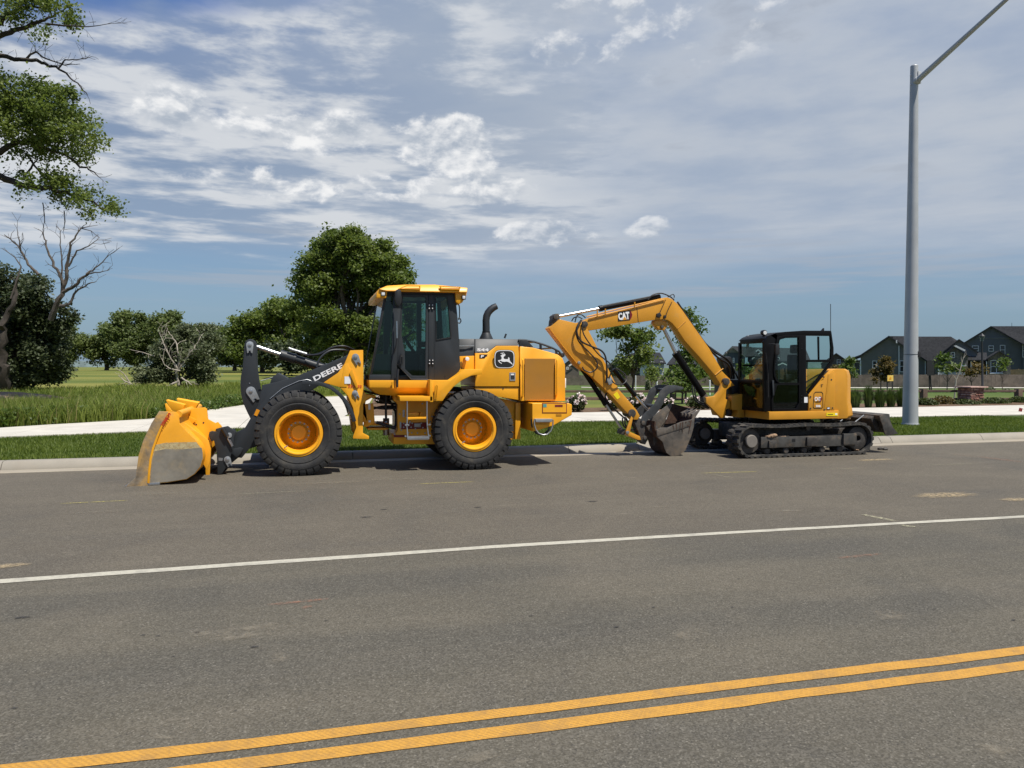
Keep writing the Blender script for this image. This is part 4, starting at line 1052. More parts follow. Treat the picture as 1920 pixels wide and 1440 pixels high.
for nm, px in (('far_post', post), ('far_post', [(803.5, 551), (813.5, 551), (813.5, 714), (803.5, 714)]), ('far_post', [(721, 551), (726, 551), (697.5, 703), (693.5, 703)]), ('far_post', [(846, 551), (854, 551), (862, 692), (852, 692)]),
               ('far_panel', [(735, 655), (862, 655), (862, 692), (846, 714), (735, 714)]), ('far_header', [(722, 549), (853, 549), (853, 556), (722, 556)])):
    MB().prism(far(px), CY1 - 0.07, CY1).build(nm, dg, cabo, 0.006)
MB().prism(far([(727, 557), (850, 557), (858, 655), (704, 655)]), CY1 - 0.045, CY1 - 0.04).build('far_pane', M['glass'], cabo, 0, 0)
x0_, z0_ = xz(696, 703); x1_, z1_ = xz(862, 714)
MB().box(x0_, x1_, CY0 + 0.06, CY1 - 0.08, z1_ + 0.005, z1_ + 0.09).build('cab_floor', bk, cabo, 0.005)
# driver's seat, console, steering wheel
sx = xz(812, 690)
def sbox(a_, b_, c_, d_, y0, y1, nm, mat=M['seat'], bev=0.03):
    (xA, zA), (xB, zB) = xz(a_, b_, CY0), xz(c_, d_, CY0)
    MB().box(xA, xB, y0, y1, zB, zA).build(nm, mat, cabo, bev)
sbox(795, 652, 830, 664, 14.3, 14.85, 'seat_cushion'); sbox(822, 598, 834, 655, 14.32, 14.83, 'seat_back'); sbox(800, 664, 825, 708, 14.4, 14.75, 'seat_post', bk)
sbox(738, 648, 758, 708, 14.4, 14.8, 'steering_column', bk); sbox(822, 655, 850, 708, 14.0, 15.2, 'rear_console', bk); sbox(800, 636, 824, 648, 14.95, 15.15, 'arm_rest', bk)
c_ = W(762, 632, 14.3); ax = Vector((-0.55, 0, 0.83)); cyc = Vector((c_.x, 14.6, c_.z)); e1_ = Vector((0, 1, 0)); e2_ = ax.cross(e1_)
MB().tube([cyc + (e1_ * math.cos(w_) + e2_ * math.sin(w_)) * 0.20 for w_ in np.linspace(0, 2 * math.pi, 25)], 0.016, 8).tube([cyc, cyc - ax * 0.35], 0.03, 8).tube([cyc + e1_ * 0.2, cyc - e1_ * 0.2], 0.012, 6).build('steering_wheel', bk, cabo, 0, 40)
# roof
roof = MB().ppz([(710, 542, 0), (726, 535.5, 0.10), (761, 533.5, 0.14), (815, 533.5, 0.14), (877, 539.5, 0.04), (876, 548.5, 0), (726, 546, 0)], 13.66, 1.88).build('roof', dy, L, 0.02, seg=3)
MB().pp([(710, 542), (727, 542), (724.5, 558.5), (706, 558.5), (705.5, 551)], 13.70, 1.80).build('roof_visor', dy, roof, 0.015)
MB().pp([(854, 547), (876, 547), (874, 556), (867, 567), (861, 570.5), (855, 566)], 13.72, 1.76).build('roof_tail', dy, roof, 0.015)
MB().pp([(727, 545), (856, 547), (854, 552), (726, 551)], 13.76, 1.68).build('roof_liner', bk, roof, 0.004)
MB().pframe([(762, 534.6), (788.5, 535.2), (788.5, 543), (746, 541.5)], [(764, 536.2), (786.5, 536.6), (786.5, 541.4), (752, 540.3)], 13.645, 0.05).build('roof_grip', dy, roof, 0.004)
MB().pframe([(824, 535.8), (864, 537.6), (862.5, 543.6), (827, 542.6)], [(826.5, 537.3), (861.5, 539), (860.5, 542.3), (829, 541.3)], 13.645, 0.05).build('roof_grip', dy, roof, 0.004)
for c, w_ in (((718.5, 551), 4.2), ((870, 557.5), 3.8)):
    MB().pp([(c[0] - w_, c[1] - 4), (c[0] + w_, c[1] - 4), (c[0] + w_, c[1] + 4.2), (c[0] - w_, c[1] + 4)], 13.68, 0.06).build('work_light', bk, L, 0.01)
    lt = MB().pp([(c[0] - w_ + 1.1, c[1] - 2.9), (c[0] + w_ - 1.1, c[1] - 2.9), (c[0] + w_ - 1.1, c[1] + 2.9), (c[0] - w_ + 1.1, c[1] + 2.9)], 13.672, 0.02).build('light_lens', M['lens'], L, 0.006)
mir = MB().pp([(741, 545), (746, 542), (752, 544), (753.5, 557), (753, 568), (748, 575), (744, 573), (740, 560)], 13.50, 0.14).build('mirror', bk, L, 0.02)
MB().tube([W(742, 552, 13.62), W(735, 556, 13.85)], 0.015, 8).build('mirror_arm', bk, mir, 0, 40)
MB().tube([W(744, 602, 13.70), W(744.5, 634, 13.70)], 0.012, 10).build('grab_rail', M['chrome'], L, 0, 40)
hose('grab_rail', [(744.5, 634, 13.70), (742, 650, 13.70), (738, 664, 13.72)], 0.012, bk, L)
hose('grab_rail', [(746.5, 692, 13.70), (745, 710, 13.68), (744.5, 726, 13.68)], 0.022, bk, L)
hose('rear_mirror_arm', [(857, 570, 14.0), (861, 574, 13.95), (861.5, 592, 13.95), (860, 600, 13.95)], 0.010, bk, L)
MB().tube([W(x, y, 13.93) for x, y in ((859, 597), (863, 597.5), (864.5, 602), (862, 606), (858, 605))], 0.012, 8).build('cable_loop', bk, L, 0, 40)

# ---- engine hood
HY = 13.90
for nm, px, mt in (('hood_front', [(861, 635.5, .10), (890, 635.2, .10), (890, 648, .04), (890, 668), (861, 668)], dg),):
    MB().ppz(px, HY + 0.06, 1.28).build(nm, mt, L, 0.008)
MB().pp([(861, 648), (889, 647.5), (889, 649), (861, 649.5)], HY + 0.045, 0.03).build('trim_strip', M['zinc'], L, 0.002)
MB().pp([(861, 668), (890.5, 667), (890.5, 697), (861, 697)], HY + 0.03, 1.34).build('hood_side', dy, L, 0.008)
for x in (865.5, 877.5): disc_px((x, 664), 0.012, HY + 0.09, 0.02, 8).build('bolt', M['white'], L, 0, 30)
p = W(873, 672, HY); cap = MB().cyl((p.x, HY + 0.04, p.z), (p.x, HY - 0.14, p.z - 0.01), 0.034, 18).build('filler_neck', dy, L, 0.004)
MB().cyl((p.x, HY - 0.14, p.z - 0.01), (p.x, HY - 0.16, p.z - 0.01), 0.037, 18).build('filler_cap', M['white'], cap, 0.004)
MB().tube([W(863, 690, HY), W(863, 680, HY - .03), W(864.5, 678, HY - .03), W(866, 682, HY - .03), W(865, 695, HY)], 0.009, 8).build('grab_handle', M['dgrey'], L, 0, 40)
hood = MB().ppz([(891, 662), (913.5, 662), (931, 648.4, .085), (972, 648.4, .085), (973, 664), (973, 724.5), (891, 724.5)], HY, 1.40).build('hood', dy, L, 0.006)
MB().ppz([(891, 635.3, .17), (972, 636.2, .17), (972, 648, .085), (930.6, 648, .085), (913, 661.7), (891, 661.7)], HY, 1.40).build('hood_top', dg, L, 0.008)
MB().ppz([(891, 726.5), (973, 726.5), (973, 750), (948, 746), (935, 744), (891, 741)], HY + 0.02, 1.36).build('hood_skirt', dy, L, 0.006)
rear_hood = MB().ppz([(975, 665), (975, 649.5, .085), (1000, 652, .085), (1030, 660, .085), (1046, 665, .08), (1055, 672, 0.03), (1059.5, 684, 0), (1060, 752, 0), (975, 752)], HY, 1.40).build('grille_housing', dy, L, 0.012, seg=3)
gr = XZ([(983.5, 672), (1041, 672), (1041, 749), (983.5, 749)], HY)
M['grille'] = mk('perforated_grille', (0.40, 0.175, 0.010), 0.6, var=0.05, spec=0.2)
gx0, gx1, gz1, gz0 = gr[0][0], gr[1][0], gr[0][1], gr[2][1]
gm = MB()
gm.box(gx0, gx1, HY - 0.004, HY + 0.01, gz0, gz1)
ns_ = 44
for k in range(ns_):
    z0_ = gz0 + (gz1 - gz0) * (k + 0.15) / ns_; z1_ = gz0 + (gz1 - gz0) * (k + 0.80) / ns_
    gm.loft([(gx0, HY - 0.012, z0_), (gx1, HY - 0.012, z0_), (gx1, HY - 0.006, z1_), (gx0, HY - 0.006, z1_)], [(gx0, HY + 0.004, z0_), (gx1, HY + 0.004, z0_), (gx1, HY + 0.004, z1_), (gx0, HY + 0.004, z1_)])
gm.build('side_grille', M['grille'], rear_hood, 0, 20)
for x, y0, y1 in ((979.5, 673, 745), (1043.5, 673, 743)):
    MB().tube([W(x, y0, HY + .01), W(x + 0.8, y0 + 3, HY - .05), W(x + 1.2, y0 + 10, HY - .06), W(x + 0.8, y1 - 9, HY - .06), W(x, y1 - 3, HY - .05), W(x - 1, y1, HY + .01)], 0.016, 8).build('grab_handle', dy, rear_hood, 0, 40)
rl = MB()
for yy in (14.02, 15.12):
    rl.tube([Vector((W(x, y, 14.02).x, yy, W(x, y, 14.02).z)) for x, y in ((972, 637.5), (985, 638), (1002, 641), (1020, 646.5), (1036, 652.5), (1048, 659), (1054, 667))], 0.020, 8)
    for x, y0, y1 in ((1013.5, 645, 659), (1043, 657, 667), (975, 638, 650)):
        a_, b_ = W(x, y0, 14.02), W(x + .5, y1, 14.02); rl.tube([(a_.x, yy, a_.z), (b_.x, yy, b_.z)], 0.026, 8)
for x, y in ((1002, 641), (1036, 652.5)):
    a_ = W(x, y, 14.02); rl.tube([(a_.x, 14.02, a_.z), (a_.x, 15.12, a_.z)], 0.016, 8)
rl.build('roof_rail', dg, L, 0, 40)
MB().pp([(972, 637), (988, 637.5), (1000, 650.5), (975, 648.5)], 14.0, 0.05).build('rail_bracket', dg, L, 0.005)
MB().pp([(1054, 662), (1059, 662), (1059, 668), (1054, 671)], 14.1, 0.9).build('tail_lamp_bar', bk, L, 0.008)
MB().pp([(1059.5, 709), (1061.5, 709), (1061.5, 727), (1059.5, 727)], 14.0, 0.1).build('rear_reflector', M['white'], L, 0.003)
# exhaust
ex = W(911.5, 634, 14.6)
def EX(x, y): q_ = W(x, y, 14.6); return (q_.x, 14.6, q_.z)
MB().tube([EX(911.5, 637), EX(911.5, 634), EX(911.5, 623)], [0.135, 0.13, 0.075], 24).build('exhaust_boot', dg, L, 0, 50)
exo = MB().tube([EX(911.5, 624), EX(911.5, 612), EX(911.3, 601), EX(912.3, 593), EX(915, 586.5), EX(919.5, 581), EX(925, 576.8), EX(931, 574)], [.072, .071, .070, .070, .070, .070, .068, .062], 22, caps=False).build('exhaust_pipe', M['dgrey'], L, 0, 60)
MB().tube([EX(911.5, 624.5), EX(911.5, 621.5)], 0.08, 22).build('clamp', M['black'], exo, 0, 40)
MB().tube([W(946, 634, 14.3), W(949, 626, 14.3)], 0.018, 8).build('breather', M['dgrey'], L, 0, 40)
# badges and lettering
EY = HY - 0.006
def squircle(cx, cy, rx, ry, n=40, p=4.0):
    o = []
    for k in range(n):
        w_ = 2 * math.pi * k / n; c1, s1 = math.cos(w_), math.sin(w_)
        o.append((cx + rx * abs(c1) ** (2 / p) * (1 if c1 > 0 else -1), cy - ry * abs(s1) ** (2 / p) * (1 if s1 > 0 else -1)))
    return o
em = flat_on('emblem', squircle(946, 673.3, 19.2, 17.4), EY, M['black'], hood, 0.005)
flat_on('emblem_border', squircle(946, 673.3, 18.5, 16.7), EY - 0.002, M['white'], em, 0.002)
flat_on('emblem_field', squircle(946, 673.3, 17.2, 15.4), EY - 0.004, M['black'], em, 0.002)
def zz(pts): return [(820 + a_ / 6.546, 540 + b_ / 6.546) for a_, b_ in pts]
deer = zz([(776, 831), (786, 824), (800, 821), (806, 814), (814, 820), (832, 822), (836, 828), (820, 838), (812, 850), (816, 868), (838, 874), (864, 873), (871, 862), (868, 850), (876, 851), (886, 862), (886, 880), (896, 902), (918, 925), (928, 944), (920, 940), (896, 922), (872, 908), (850, 902), (824, 906), (800, 904), (778, 893), (762, 893), (768, 908), (794, 924), (788, 930), (760, 914), (746, 894), (748, 886), (776, 883), (788, 874), (790, 852), (786, 843)])
flat_on('emblem_stag', deer, EY - 0.006, M['white'], em, 0.002)
for k in ([(800, 820), (790, 808), (773, 802), (774, 798), (794, 803), (800, 808), (790, 790), (794, 789), (806, 808), (808, 816)], [(812, 818), (816, 802), (806, 790), (809, 787), (821, 800), (824, 812), (836, 814), (834, 820), (820, 822)]):
    flat_on('emblem_antler', zz(k), EY - 0.006, M['white'], em, 0.002)
text_on('lettering_model', '544', (894.5, 658.6), (916.5, 658.6), 5.6, EY, M['white'], hood, 0.045)
flat_on('letter_plate', [(899, 664.5), (915, 664.5), (908.5, 671.8), (899, 671.8)], EY, M['black'], hood, 0.003)
text_on('lettering_series', 'P', (901.5, 670.6), (907, 670.6), 4.8, EY - 0.002, M['white'], hood, 0.05, 0.15)
lt = MB().pframe([(955.5, 698.5), (966.5, 698.5), (966.5, 714), (955.5, 714)], [(957.3, 700), (964.8, 700), (964.8, 712), (957.3, 712)], HY - 0.012, 0.015).build('latch', M['zinc'], hood, 0.002)
flat_on('latch_cup', [(957.3, 700), (964.8, 700), (964.8, 712), (957.3, 712)], HY - 0.003, M['dgrey'], lt)
flat_on('latch_tongue', [(958, 700.5), (964, 700.5), (964, 703.5), (958, 703.5)], HY - 0.01, M['white'], lt)
disc_px((943.5, 728.5), 0.013, HY + 0.012, 0.02, 8).build('bolt', M['dgrey'], hood, 0, 30)
# counterweight and rear step
CWY = 13.62
cw = MB().pp([(998, 756), (1066, 756), (1072.5, 758.5), (1072.5, 778), (1038, 798), (1000, 809.5), (998, 807)], CWY, 1.96).build('counterweight', dy, L, 0.02, seg=3)
MB().pp([(967, 755), (976, 755), (976, 823.5), (966, 823.5)], 14.05, 0.06).build('bumper_strut', dy, L, 0.006)
bxp = MB().pframe([(1016.5, 755.5), (1063, 755.5), (1063, 775), (1016.5, 775)], [(1018, 757), (1061.6, 757), (1061.6, 773.2), (1018, 773.2)], CWY - 0.004, 0.01).build('access_panel', M['darkred'], cw, 0.001)
flat_on('panel_face', [(1018, 757), (1061.6, 757), (1061.6, 773.2), (1018, 773.2)], CWY - 0.006, dy, bxp, 0.003)
flat_on('panel_slot', [(1040.5, 759), (1055, 759), (1055, 763), (1040.5, 763)], CWY - 0.009, M['darkred'], bxp, 0.002)
M['teal'] = mk('teal_decal', (0.08, 0.30, 0.28), 0.5, var=0.1)
flat_on('decal', [(1018.5, 757.5), (1025, 757.5), (1025, 763.5), (1018.5, 763.5)], CWY - 0.009, M['teal'], bxp, 0.002)
flat_on('vent', [(1042.5, 776.5), (1053, 776.5), (1053, 780.5), (1042.5, 780.5)], CWY - 0.004, M['grille'], cw)
stp = MB().pp([(1004, 785.5), (1036.5, 785.5), (1034.5, 791.5), (1005, 791.5)], CWY - 0.10, 0.12).build('rear_step', M['zinc'], L, 0.004)
ring = [W(x, y, CWY - 0.08) for x, y in ((1001.5, 786), (1002, 797), (1005, 806), (1010, 812.5), (1018, 815.5), (1026, 814.5), (1033, 808), (1036.5, 798), (1037, 787))]
MB().tube(ring, 0.013, 8).build('step_loop', M['steel'], stp, 0, 50)
MB().tube([Vector((q_.x - 0.02, q_.y + 0.10, q_.z)) for q_ in ring], 0.020, 8).build('step_loop', bk, stp, 0, 50)
flat_on('step_plate', [(1002, 796), (1026, 796), (1023, 801.5), (1003, 801.5)], CWY - 0.03, dy, stp, 0.03)
# ------------------------------------------------------------------ tracked excavator
XC = 14.86
X = thing('excavator', (W(1500, 850, 13.7).x, XC, 0), 'yellow tracked mini excavator with black cab, boom folded over its bucket', 'excavator')
cy, cb, dt = M['cat'], M['catblack'], M['dirty']
TR = 0.345
def track(y0, y1):
    xa, xb = W(1411, 829, 13.7).x, W(1613, 821, 13.7).x; zc = TR
    def path(t_, r):                       # t_ in metres along the belt
        Ls = xb - xa; C_ = math.pi * r; per = 2 * Ls + 2 * C_; t_ %= per
        if t_ < Ls: return (xa + t_, zc - r, 0, -1)
        t_ -= Ls
        if t_ < C_: a = -math.pi / 2 + t_ / r; return (xb + r * math.cos(a), zc + r * math.sin(a), math.cos(a), math.sin(a))
        t_ -= C_
        if t_ < Ls: return (xb - t_, zc + r, 0, 1)
        t_ -= Ls; a = math.pi / 2 + t_ / r; return (xa + r * math.cos(a), zc + r * math.sin(a), math.cos(a), math.sin(a))
    r = TR - 0.028; per = 2 * (xb - xa) + 2 * math.pi * r; n = 120
    def sag(x, z):                         # top run hangs a little between its rollers
        return z - (0.018 * math.sin(math.pi * 2 * (x - xa) / (xb - xa)) ** 2 if z > zc + 0.2 and xa < x < xb else 0)
    m = MB(); vv = []; ff = []
    for i in range(n):
        x, z, nx_, nz_ = path(per * i / n, r)
        xi, zi = x - nx_ * 0.035, z - nz_ * 0.035
        vv += [(x, y0, sag(x, z)), (x, y1, sag(x, z)), (xi, y1, sag(xi, zi)), (xi, y0, sag(xi, zi))]
    for i in range(n):
        j = (i + 1) % n
        for k in range(4): ff.append((4 * i + k, 4 * i + (k + 1) % 4, 4 * j + (k + 1) % 4, 4 * j + k))
    m.add(vv, ff)
    nlug = 56
    for i in range(nlug):                  # chevron lugs and the inner guide teeth
        for half in (0, 1):
            t0 = per * (i + 0.5 * half) / nlug; w_ = 0.042
            ya, yb = (y0, y0 + (y1 - y0) * 0.56) if half == 0 else (y1, y1 - (y1 - y0) * 0.56)
            vv = []
            for tt, yy in ((t0 - w_, ya), (t0 + w_, ya), (t0 + w_ + 0.02, yb), (t0 - w_ + 0.02, yb)):
                x, z, nx_, nz_ = path(tt, r); vv.append((x, yy, sag(x, z)))
            for tt, yy in ((t0 - w_ * 0.62, ya), (t0 + w_ * 0.62, ya), (t0 + w_ * 0.62 + 0.02, yb), (t0 - w_ * 0.62 + 0.02, yb)):
                x, z, nx_, nz_ = path(tt, r); vv.append((x + nx_ * 0.028, yy, sag(x, z) + nz_ * 0.028))
            m.add(vv, [(0, 1, 5, 4), (1, 2, 6, 5), (2, 3, 7, 6), (3, 0, 4, 7), (4, 5, 6, 7), (3, 2, 1, 0)])
        x, z, nx_, nz_ = path(per * (i + 0.25) / nlug, r - 0.035); yc = (y0 + y1) / 2
        for ys_ in (yc - 0.07, yc + 0.03):
            m.box(x - 0.02 - nx_ * 0.02, x + 0.02 - nx_ * 0.02, ys_, ys_ + 0.04, sag(x, z) - 0.02 - nz_ * 0.02, sag(x, z) + 0.02 - nz_ * 0.02)
    to = m.build('track', M['trackrub'], X, 0, 30)
    yi = y0 + 0.06; yo = y1 - 0.06
    MB().lathe_y(xa, zc, [(0.0, yi - 0.02), (0.125, yi - 0.02), (0.135, yi - 0.01), (0.14, yi + 0.05), (0.25, yi + 0.06), (0.27, yi + 0.14), (0.25, yo), (0, yo)], 36).build('drive_sprocket', dt, to, 0, 40)
    M.setdefault('hubdisc', mk('dusty_hub', (0.20, 0.18, 0.155), 0.7, metal=0.2, var=0.15, dust=0.3, dcol=(0.26, 0.22, 0.17)))
    MB().lathe_y(xa, zc, [(0.0, yi - 0.045), (0.118, yi - 0.045), (0.128, yi - 0.035), (0.128, yi)], 36).build('motor_cover', M['hubdisc'], to, 0, 40)
    MB().lathe_y(xb, zc, [(0.06, yi), (0.10, yi - 0.01), (0.24, yi + 0.03), (0.255, yi + 0.10), (0.255, yo - 0.1), (0.06, yo)], 36, True).build('idler_wheel', dt, to, 0, 40)
    for k in range(5):
        x = xa + (xb - xa) * (0.16 + 0.17 * k)
        MB().lathe_y(x, 0.125, [(0.0, yi + .03), (0.05, yi + .03), (0.07, yi + 0.05), (0.07, yo - 0.02), (0.0, yo)], 20).build('roller', dt, to, 0, 40)
    x = (xa + xb) / 2 + 0.1
    MB().lathe_y(x, 2 * TR - 0.11, [(0.0, yi + .05), (0.05, yi + .05), (0.05, yo - .05), (0.0, yo - .05)], 20).build('carrier_roller', dt, to, 0, 40)
    x0, x1 = xa + 0.235, xb - 0.06
    fm = MB().loft([(x0, yi, 0.20), (x1, yi, 0.19), (x1, yi, 0.415), (x0, yi, 0.425)], [(x0, yo, 0.20), (x1, yo, 0.19), (x1, yo, 0.415), (x0, yo, 0.425)])
    fo = fm.build('track_frame', M['frame_metal'], to, 0.012)
    MB().box(x0 + 0.16, x0 + 0.34, yi - 0.045, yi + 0.02, 0.20, 0.35).build('frame_step', dt, to, 0.01)
    MB().box(x0 + 1.05, x0 + 1.30, yi - 0.045, yi + 0.02, 0.215, 0.40).build('frame_step', dt, to, 0.01)
    MB().box(x1 - 0.34, x1 - 0.02, yi - 0.055, yi + 0.02, 0.22, 0.45).build('tensioner_cover', M['frame_metal'], to, 0.012)
    MB().box(x0 + 0.72, x0 + 0.80, yi - 0.004, yi + 0.01, 0.315, 0.375).build('grease_port', M['black'], to, 0.002)
    return x0, yi
M['frame_metal'] = mk('scuffed_frame', (0.075, 0.072, 0.066), 0.55, metal=0.35, var=0.3, vs_=6, dust=0.45, dcol=(0.24, 0.165, 0.10), ds=5, bump=0.2, bs=25)
fx0, fyi = track(13.70, 14.15)
track(15.57, 16.02)
def clod(name, c, r, mat, parent, seed=0):
    n = 9; m = 6; vv = []; ff = []
    for j in range(m + 1):
        th = math.pi * j / m
        for i in range(n):
            ph = 2 * math.pi * i / n
            d = Vector((math.sin(th) * math.cos(ph), math.sin(th) * math.sin(ph), math.cos(th)))
            k = 1 + 0.45 * mnoise.noise(d * 1.7 + Vector((seed, seed * 2, 0)))
            vv.append((c[0] + d.x * r[0] * k, c[1] + d.y * r[1] * k, c[2] + d.z * r[2] * k))
    for j in range(m):
        for i in range(n):
            ff.append((j * n + i, j * n + (i + 1) % n, (j + 1) * n + (i + 1) % n, (j + 1) * n + i))
    return MB().add(vv, ff).build(name, mat, parent, 0, 25)
M['clay'] = mk('dry_clay', (0.34, 0.225, 0.14), 0.95, var=0.3, vs_=9, bump=0.6, bs=25)
clod('mud_lump', (fx0 + 0.28, fyi + 0.03, 0.45), (0.10, 0.07, 0.05), M['clay'], X, 1.0)
clod('mud_lump', (fx0 + 0.20, fyi + 0.04, 0.435), (0.10, 0.07, 0.025), M['clay'], X, 3.0)
clod('mud_lump', (fx0 + 0.55, fyi + 0.08, 0.425), (0.16, 0.08, 0.02), M['clay'], X, 5.0)
clod('mud_lump', (W(1611, 843, 13.75).x, 13.84, 0.10), (0.07, 0.06, 0.035), M['clay'], X, 7.0)
# carbody
a_ = W(1470, 800, 14.2)
MB().box(a_.x - 0.75, a_.x + 0.9, 14.12, 15.6, 0.30, 0.62).build('carbody', dt, X, 0.03)
MB().cyl((a_.x + 0.15, XC, 0.60), (a_.x + 0.15, XC, 0.86), 0.50, 40).build('slew_ring', cb, X, 0.01)

# dozer blade behind
BX = W(1660, 800, 13.82).x
bl = [(1668, 776.5), (1660, 776), (1650, 782), (1652, 790), (1655, 797), (1657, 806), (1659.5, 814), (1664, 817.3), (1672, 816), (1684, 813), (1674, 801), (1669, 788)]
B2 = XZ(bl, 13.80)
bb = MB().prism(B2, 13.80, 13.83).build('dozer_blade', M['frame_metal'], X, 0.004)
MB().prism(B2, 15.87, 15.90).build('end_plate', M['frame_metal'], bb, 0.004)
prof = XZ([(1651.5, 779), (1668, 776), (1669.5, 786), (1675, 801), (1682, 812), (1676, 813.5), (1666, 803), (1661, 790), (1652, 787)], 13.80)
MB().prism(prof, 13.83, 15.87).build('blade_face', dt, bb, 0.004)
MB().prism(XZ([(1645, 786), (1652, 780), (1655, 784), (1662, 806), (1657, 812)], 13.80), 14.0, 15.7).build('blade_box', dt, bb, 0.01)
for yy in (14.45, 15.15):
    p0 = W(1600, 800, 13.8); p1 = W(1653, 803, 13.8)
    MB().box(p0.x - 0.4, p1.x + 0.05, yy, yy + 0.12, 0.36, 0.50).build('push_arm', dt, bb, 0.01)
p0, p1 = W(1600, 790, 14.3), W(1650, 781, 14.3)
MB().tube([(p0.x - .3, 14.85, 0.62), (p1.x - .15, 14.85, 0.78)], 0.05, 12).build('blade_cylinder', cb, bb, 0, 40)
for yy in (14.3, 14.75):
    a_, b_ = W(1652, 780, 13.8), W(1636, 797, 13.8)
    MB().tube([(a_.x - 0.02, yy, a_.z - 0.01), (b_.x - 0.08, yy, b_.z)], 0.012, 8).build('stay', M['zinc'], bb, 0, 40)
clod('mud_lump', (W(1587, 793, 14.1).x, 14.1, 0.76), (0.10, 0.08, 0.05), M['clay'], X, 9.0)

# house: deck, skirt, engine cover, counterweight
HN = 13.78
dk = MB()
nx0 = W(1442, 780, HN).x
deck = [(nx0, HN), (W(1573, 780, HN).x, HN), (W(1573, 780, HN).x, 15.88), (nx0, 15.88)]
zt, zb = W(1500, 771, HN).z, W(1500, 786, HN).z
house = MB().loft([(x, y, zb) for x, y in deck], [(x, y, zt) for x, y in deck]).build('house', cy, X, 0.012)
# engine cover between cab and counterweight
ec = [(1516.5, 770.5), (1516.5, 741), (1532, 724), (1550, 704), (1563, 693), (1566, 692), (1566, 770.5)]
MB().pp([(1460, 770.5), (1460, 752), (1500, 746), (1566, 738), (1566, 770.5)], 14.95, 0.88).build('fuel_tank', cy, X, 0.03)
cover = MB().pp(ec, HN + 0.01, 1.06).build('engine_cover', cy, X, 0.015)
MB().pp([(1553, 702), (1564, 696), (1564, 768), (1545, 768), (1550, 730), (1552, 715)], HN + 0.002, 0.01).build('cover_panel', cy, cover, 0.004)
MB().pframe([(1526, 738), (1529, 734.5), (1541, 734.5), (1543.5, 738), (1543.5, 763), (1541, 766), (1526.5, 766), (1524.5, 763)], [(1526.7, 738.4), (1529.5, 735.4), (1540.6, 735.4), (1542.7, 738.4), (1542.7, 762.6), (1540.6, 765.1), (1527, 765.1), (1525.3, 762.6)], HN + 0.004, 0.01).build('service_hatch', M['black'], cover, 0.001)
cwo = [(1566.5, 692.3), (1584, 691.5), (1588.5, 695), (1590.5, 705), (1590.5, 755), (1592.5, 768), (1593, 780), (1590, 784.5), (1573, 785.5), (1566.5, 785.5)]
C2 = XZ(cwo, HN)
cw2 = MB()
ny = 17; rows = []
for k in range(ny):
    t_ = k / (ny - 1); y = HN + 0.03 + (15.86 - HN - 0.06) * t_
    bulge = 0.42 * math.sqrt(max(0, 1 - (2 * t_ - 1) ** 2)) if True else 0
    xm = C2[0][0]; xM = max(x for x, z in C2)
    zcap = W(1580, 691 + 44 * max(0.0, min(1.0, (t_ - 0.40) / 0.25)), HN).z
    rows.append([(x + bulge * (x - xm) / (xM - xm), y, min(z, zcap)) for x, z in C2])
n = len(C2); vv = sum(rows, []); ff = [tuple(range(n)), tuple((ny - 1) * n + i for i in range(n - 1, -1, -1))]
for k in range(ny - 1):
    for i in range(n): ff.append((k * n + i, k * n + (i + 1) % n, (k + 1) * n + (i + 1) % n, (k + 1) * n + i))
cw2.add(vv, ff)
cwt = cw2.build('counterweight', cy, X, 0.01)
for c in ((1545, 707), (1559, 712), (1520, 744), (1520, 766), (1546, 768.5), (1561, 765)):
    disc_px(c, 0.018, HN - 0.002, 0.02, 10).build('bolt', M['dgrey'], cover, 0.003)
text_on('lettering_model', '308', (1529.5, 763.5), (1538.5, 763.5), 4.4, HN - 0.001, M['white'], cover, 0.04)
text_on('tie_down_mark', 'T', (1538.8, 725), (1543.2, 725), 4.5, HN - 0.001, M['black'], cover, 0.05)
st_ = flat_on('sticker', [(1549.5, 774), (1571, 774), (1571, 780), (1549.5, 780)], HN - 0.006, M['sticker'], house)
flat_on('sticker_print', [(1566, 774.8), (1570, 774.8), (1570, 778), (1566, 778)], HN - 0.008, M['white'], st_); flat_on('sticker_print', [(1552, 776.6), (1562, 776.4), (1562, 777.6), (1552, 777.8)], HN - 0.008, M['black'], st_)
flat_on('sticker_frame', [(1550.5, 763.5), (1557, 763.5), (1556, 767.5), (1550, 767.5)], HN - 0.001, M['black'], cover)
flat_on('sticker_print', [(1551.6, 764.3), (1556, 764.3), (1555, 766.7), (1551.2, 766.7)], HN - 0.003, M['white'], cover)
M['hexred'] = mk('dark_red_badge', (0.17, 0.006, 0.012), 0.4, var=0.05)
def cat_badge(x0, y0, x1, hpx, Y, parent, slope=0.0):
    w_ = x1 - x0; sl = slope
    def pt(u, v): return (x0 + u * w_ + v * hpx * sl * 0.0, y0 + u * w_ * sl - v * hpx)
    hx = [pt(0.56, -0.10), pt(1.0, -0.14), pt(1.16, 0.22), pt(1.22, 0.55), pt(1.08, 1.10), pt(0.85, 1.16), pt(0.70, 0.5)]
    b_ = flat_on('badge', hx, Y, M['hexred'], parent)
    flat_on('badge_backing', [pt(-0.05, -0.12), pt(0.98, -0.12), pt(1.04, 1.12), pt(-0.05, 1.12)], Y - 0.0015, M['black'], b_, 0.001) if hpx > 10 else None  # black ground of the decal behind the letters
    text_on('lettering_brand', 'CAT', pt(0, 0), pt(1.0, 0), hpx, Y - 0.004, M['white'], b_, 0.055)
    flat_on('badge_triangle', [pt(0.34, -0.02), pt(0.72, -0.02), pt(0.53, 0.42)], Y - 0.006, M['cat'], b_, 0.002)
cat_badge(1527.5, 752, 1539, 8.0, HN - 0.001, cover)

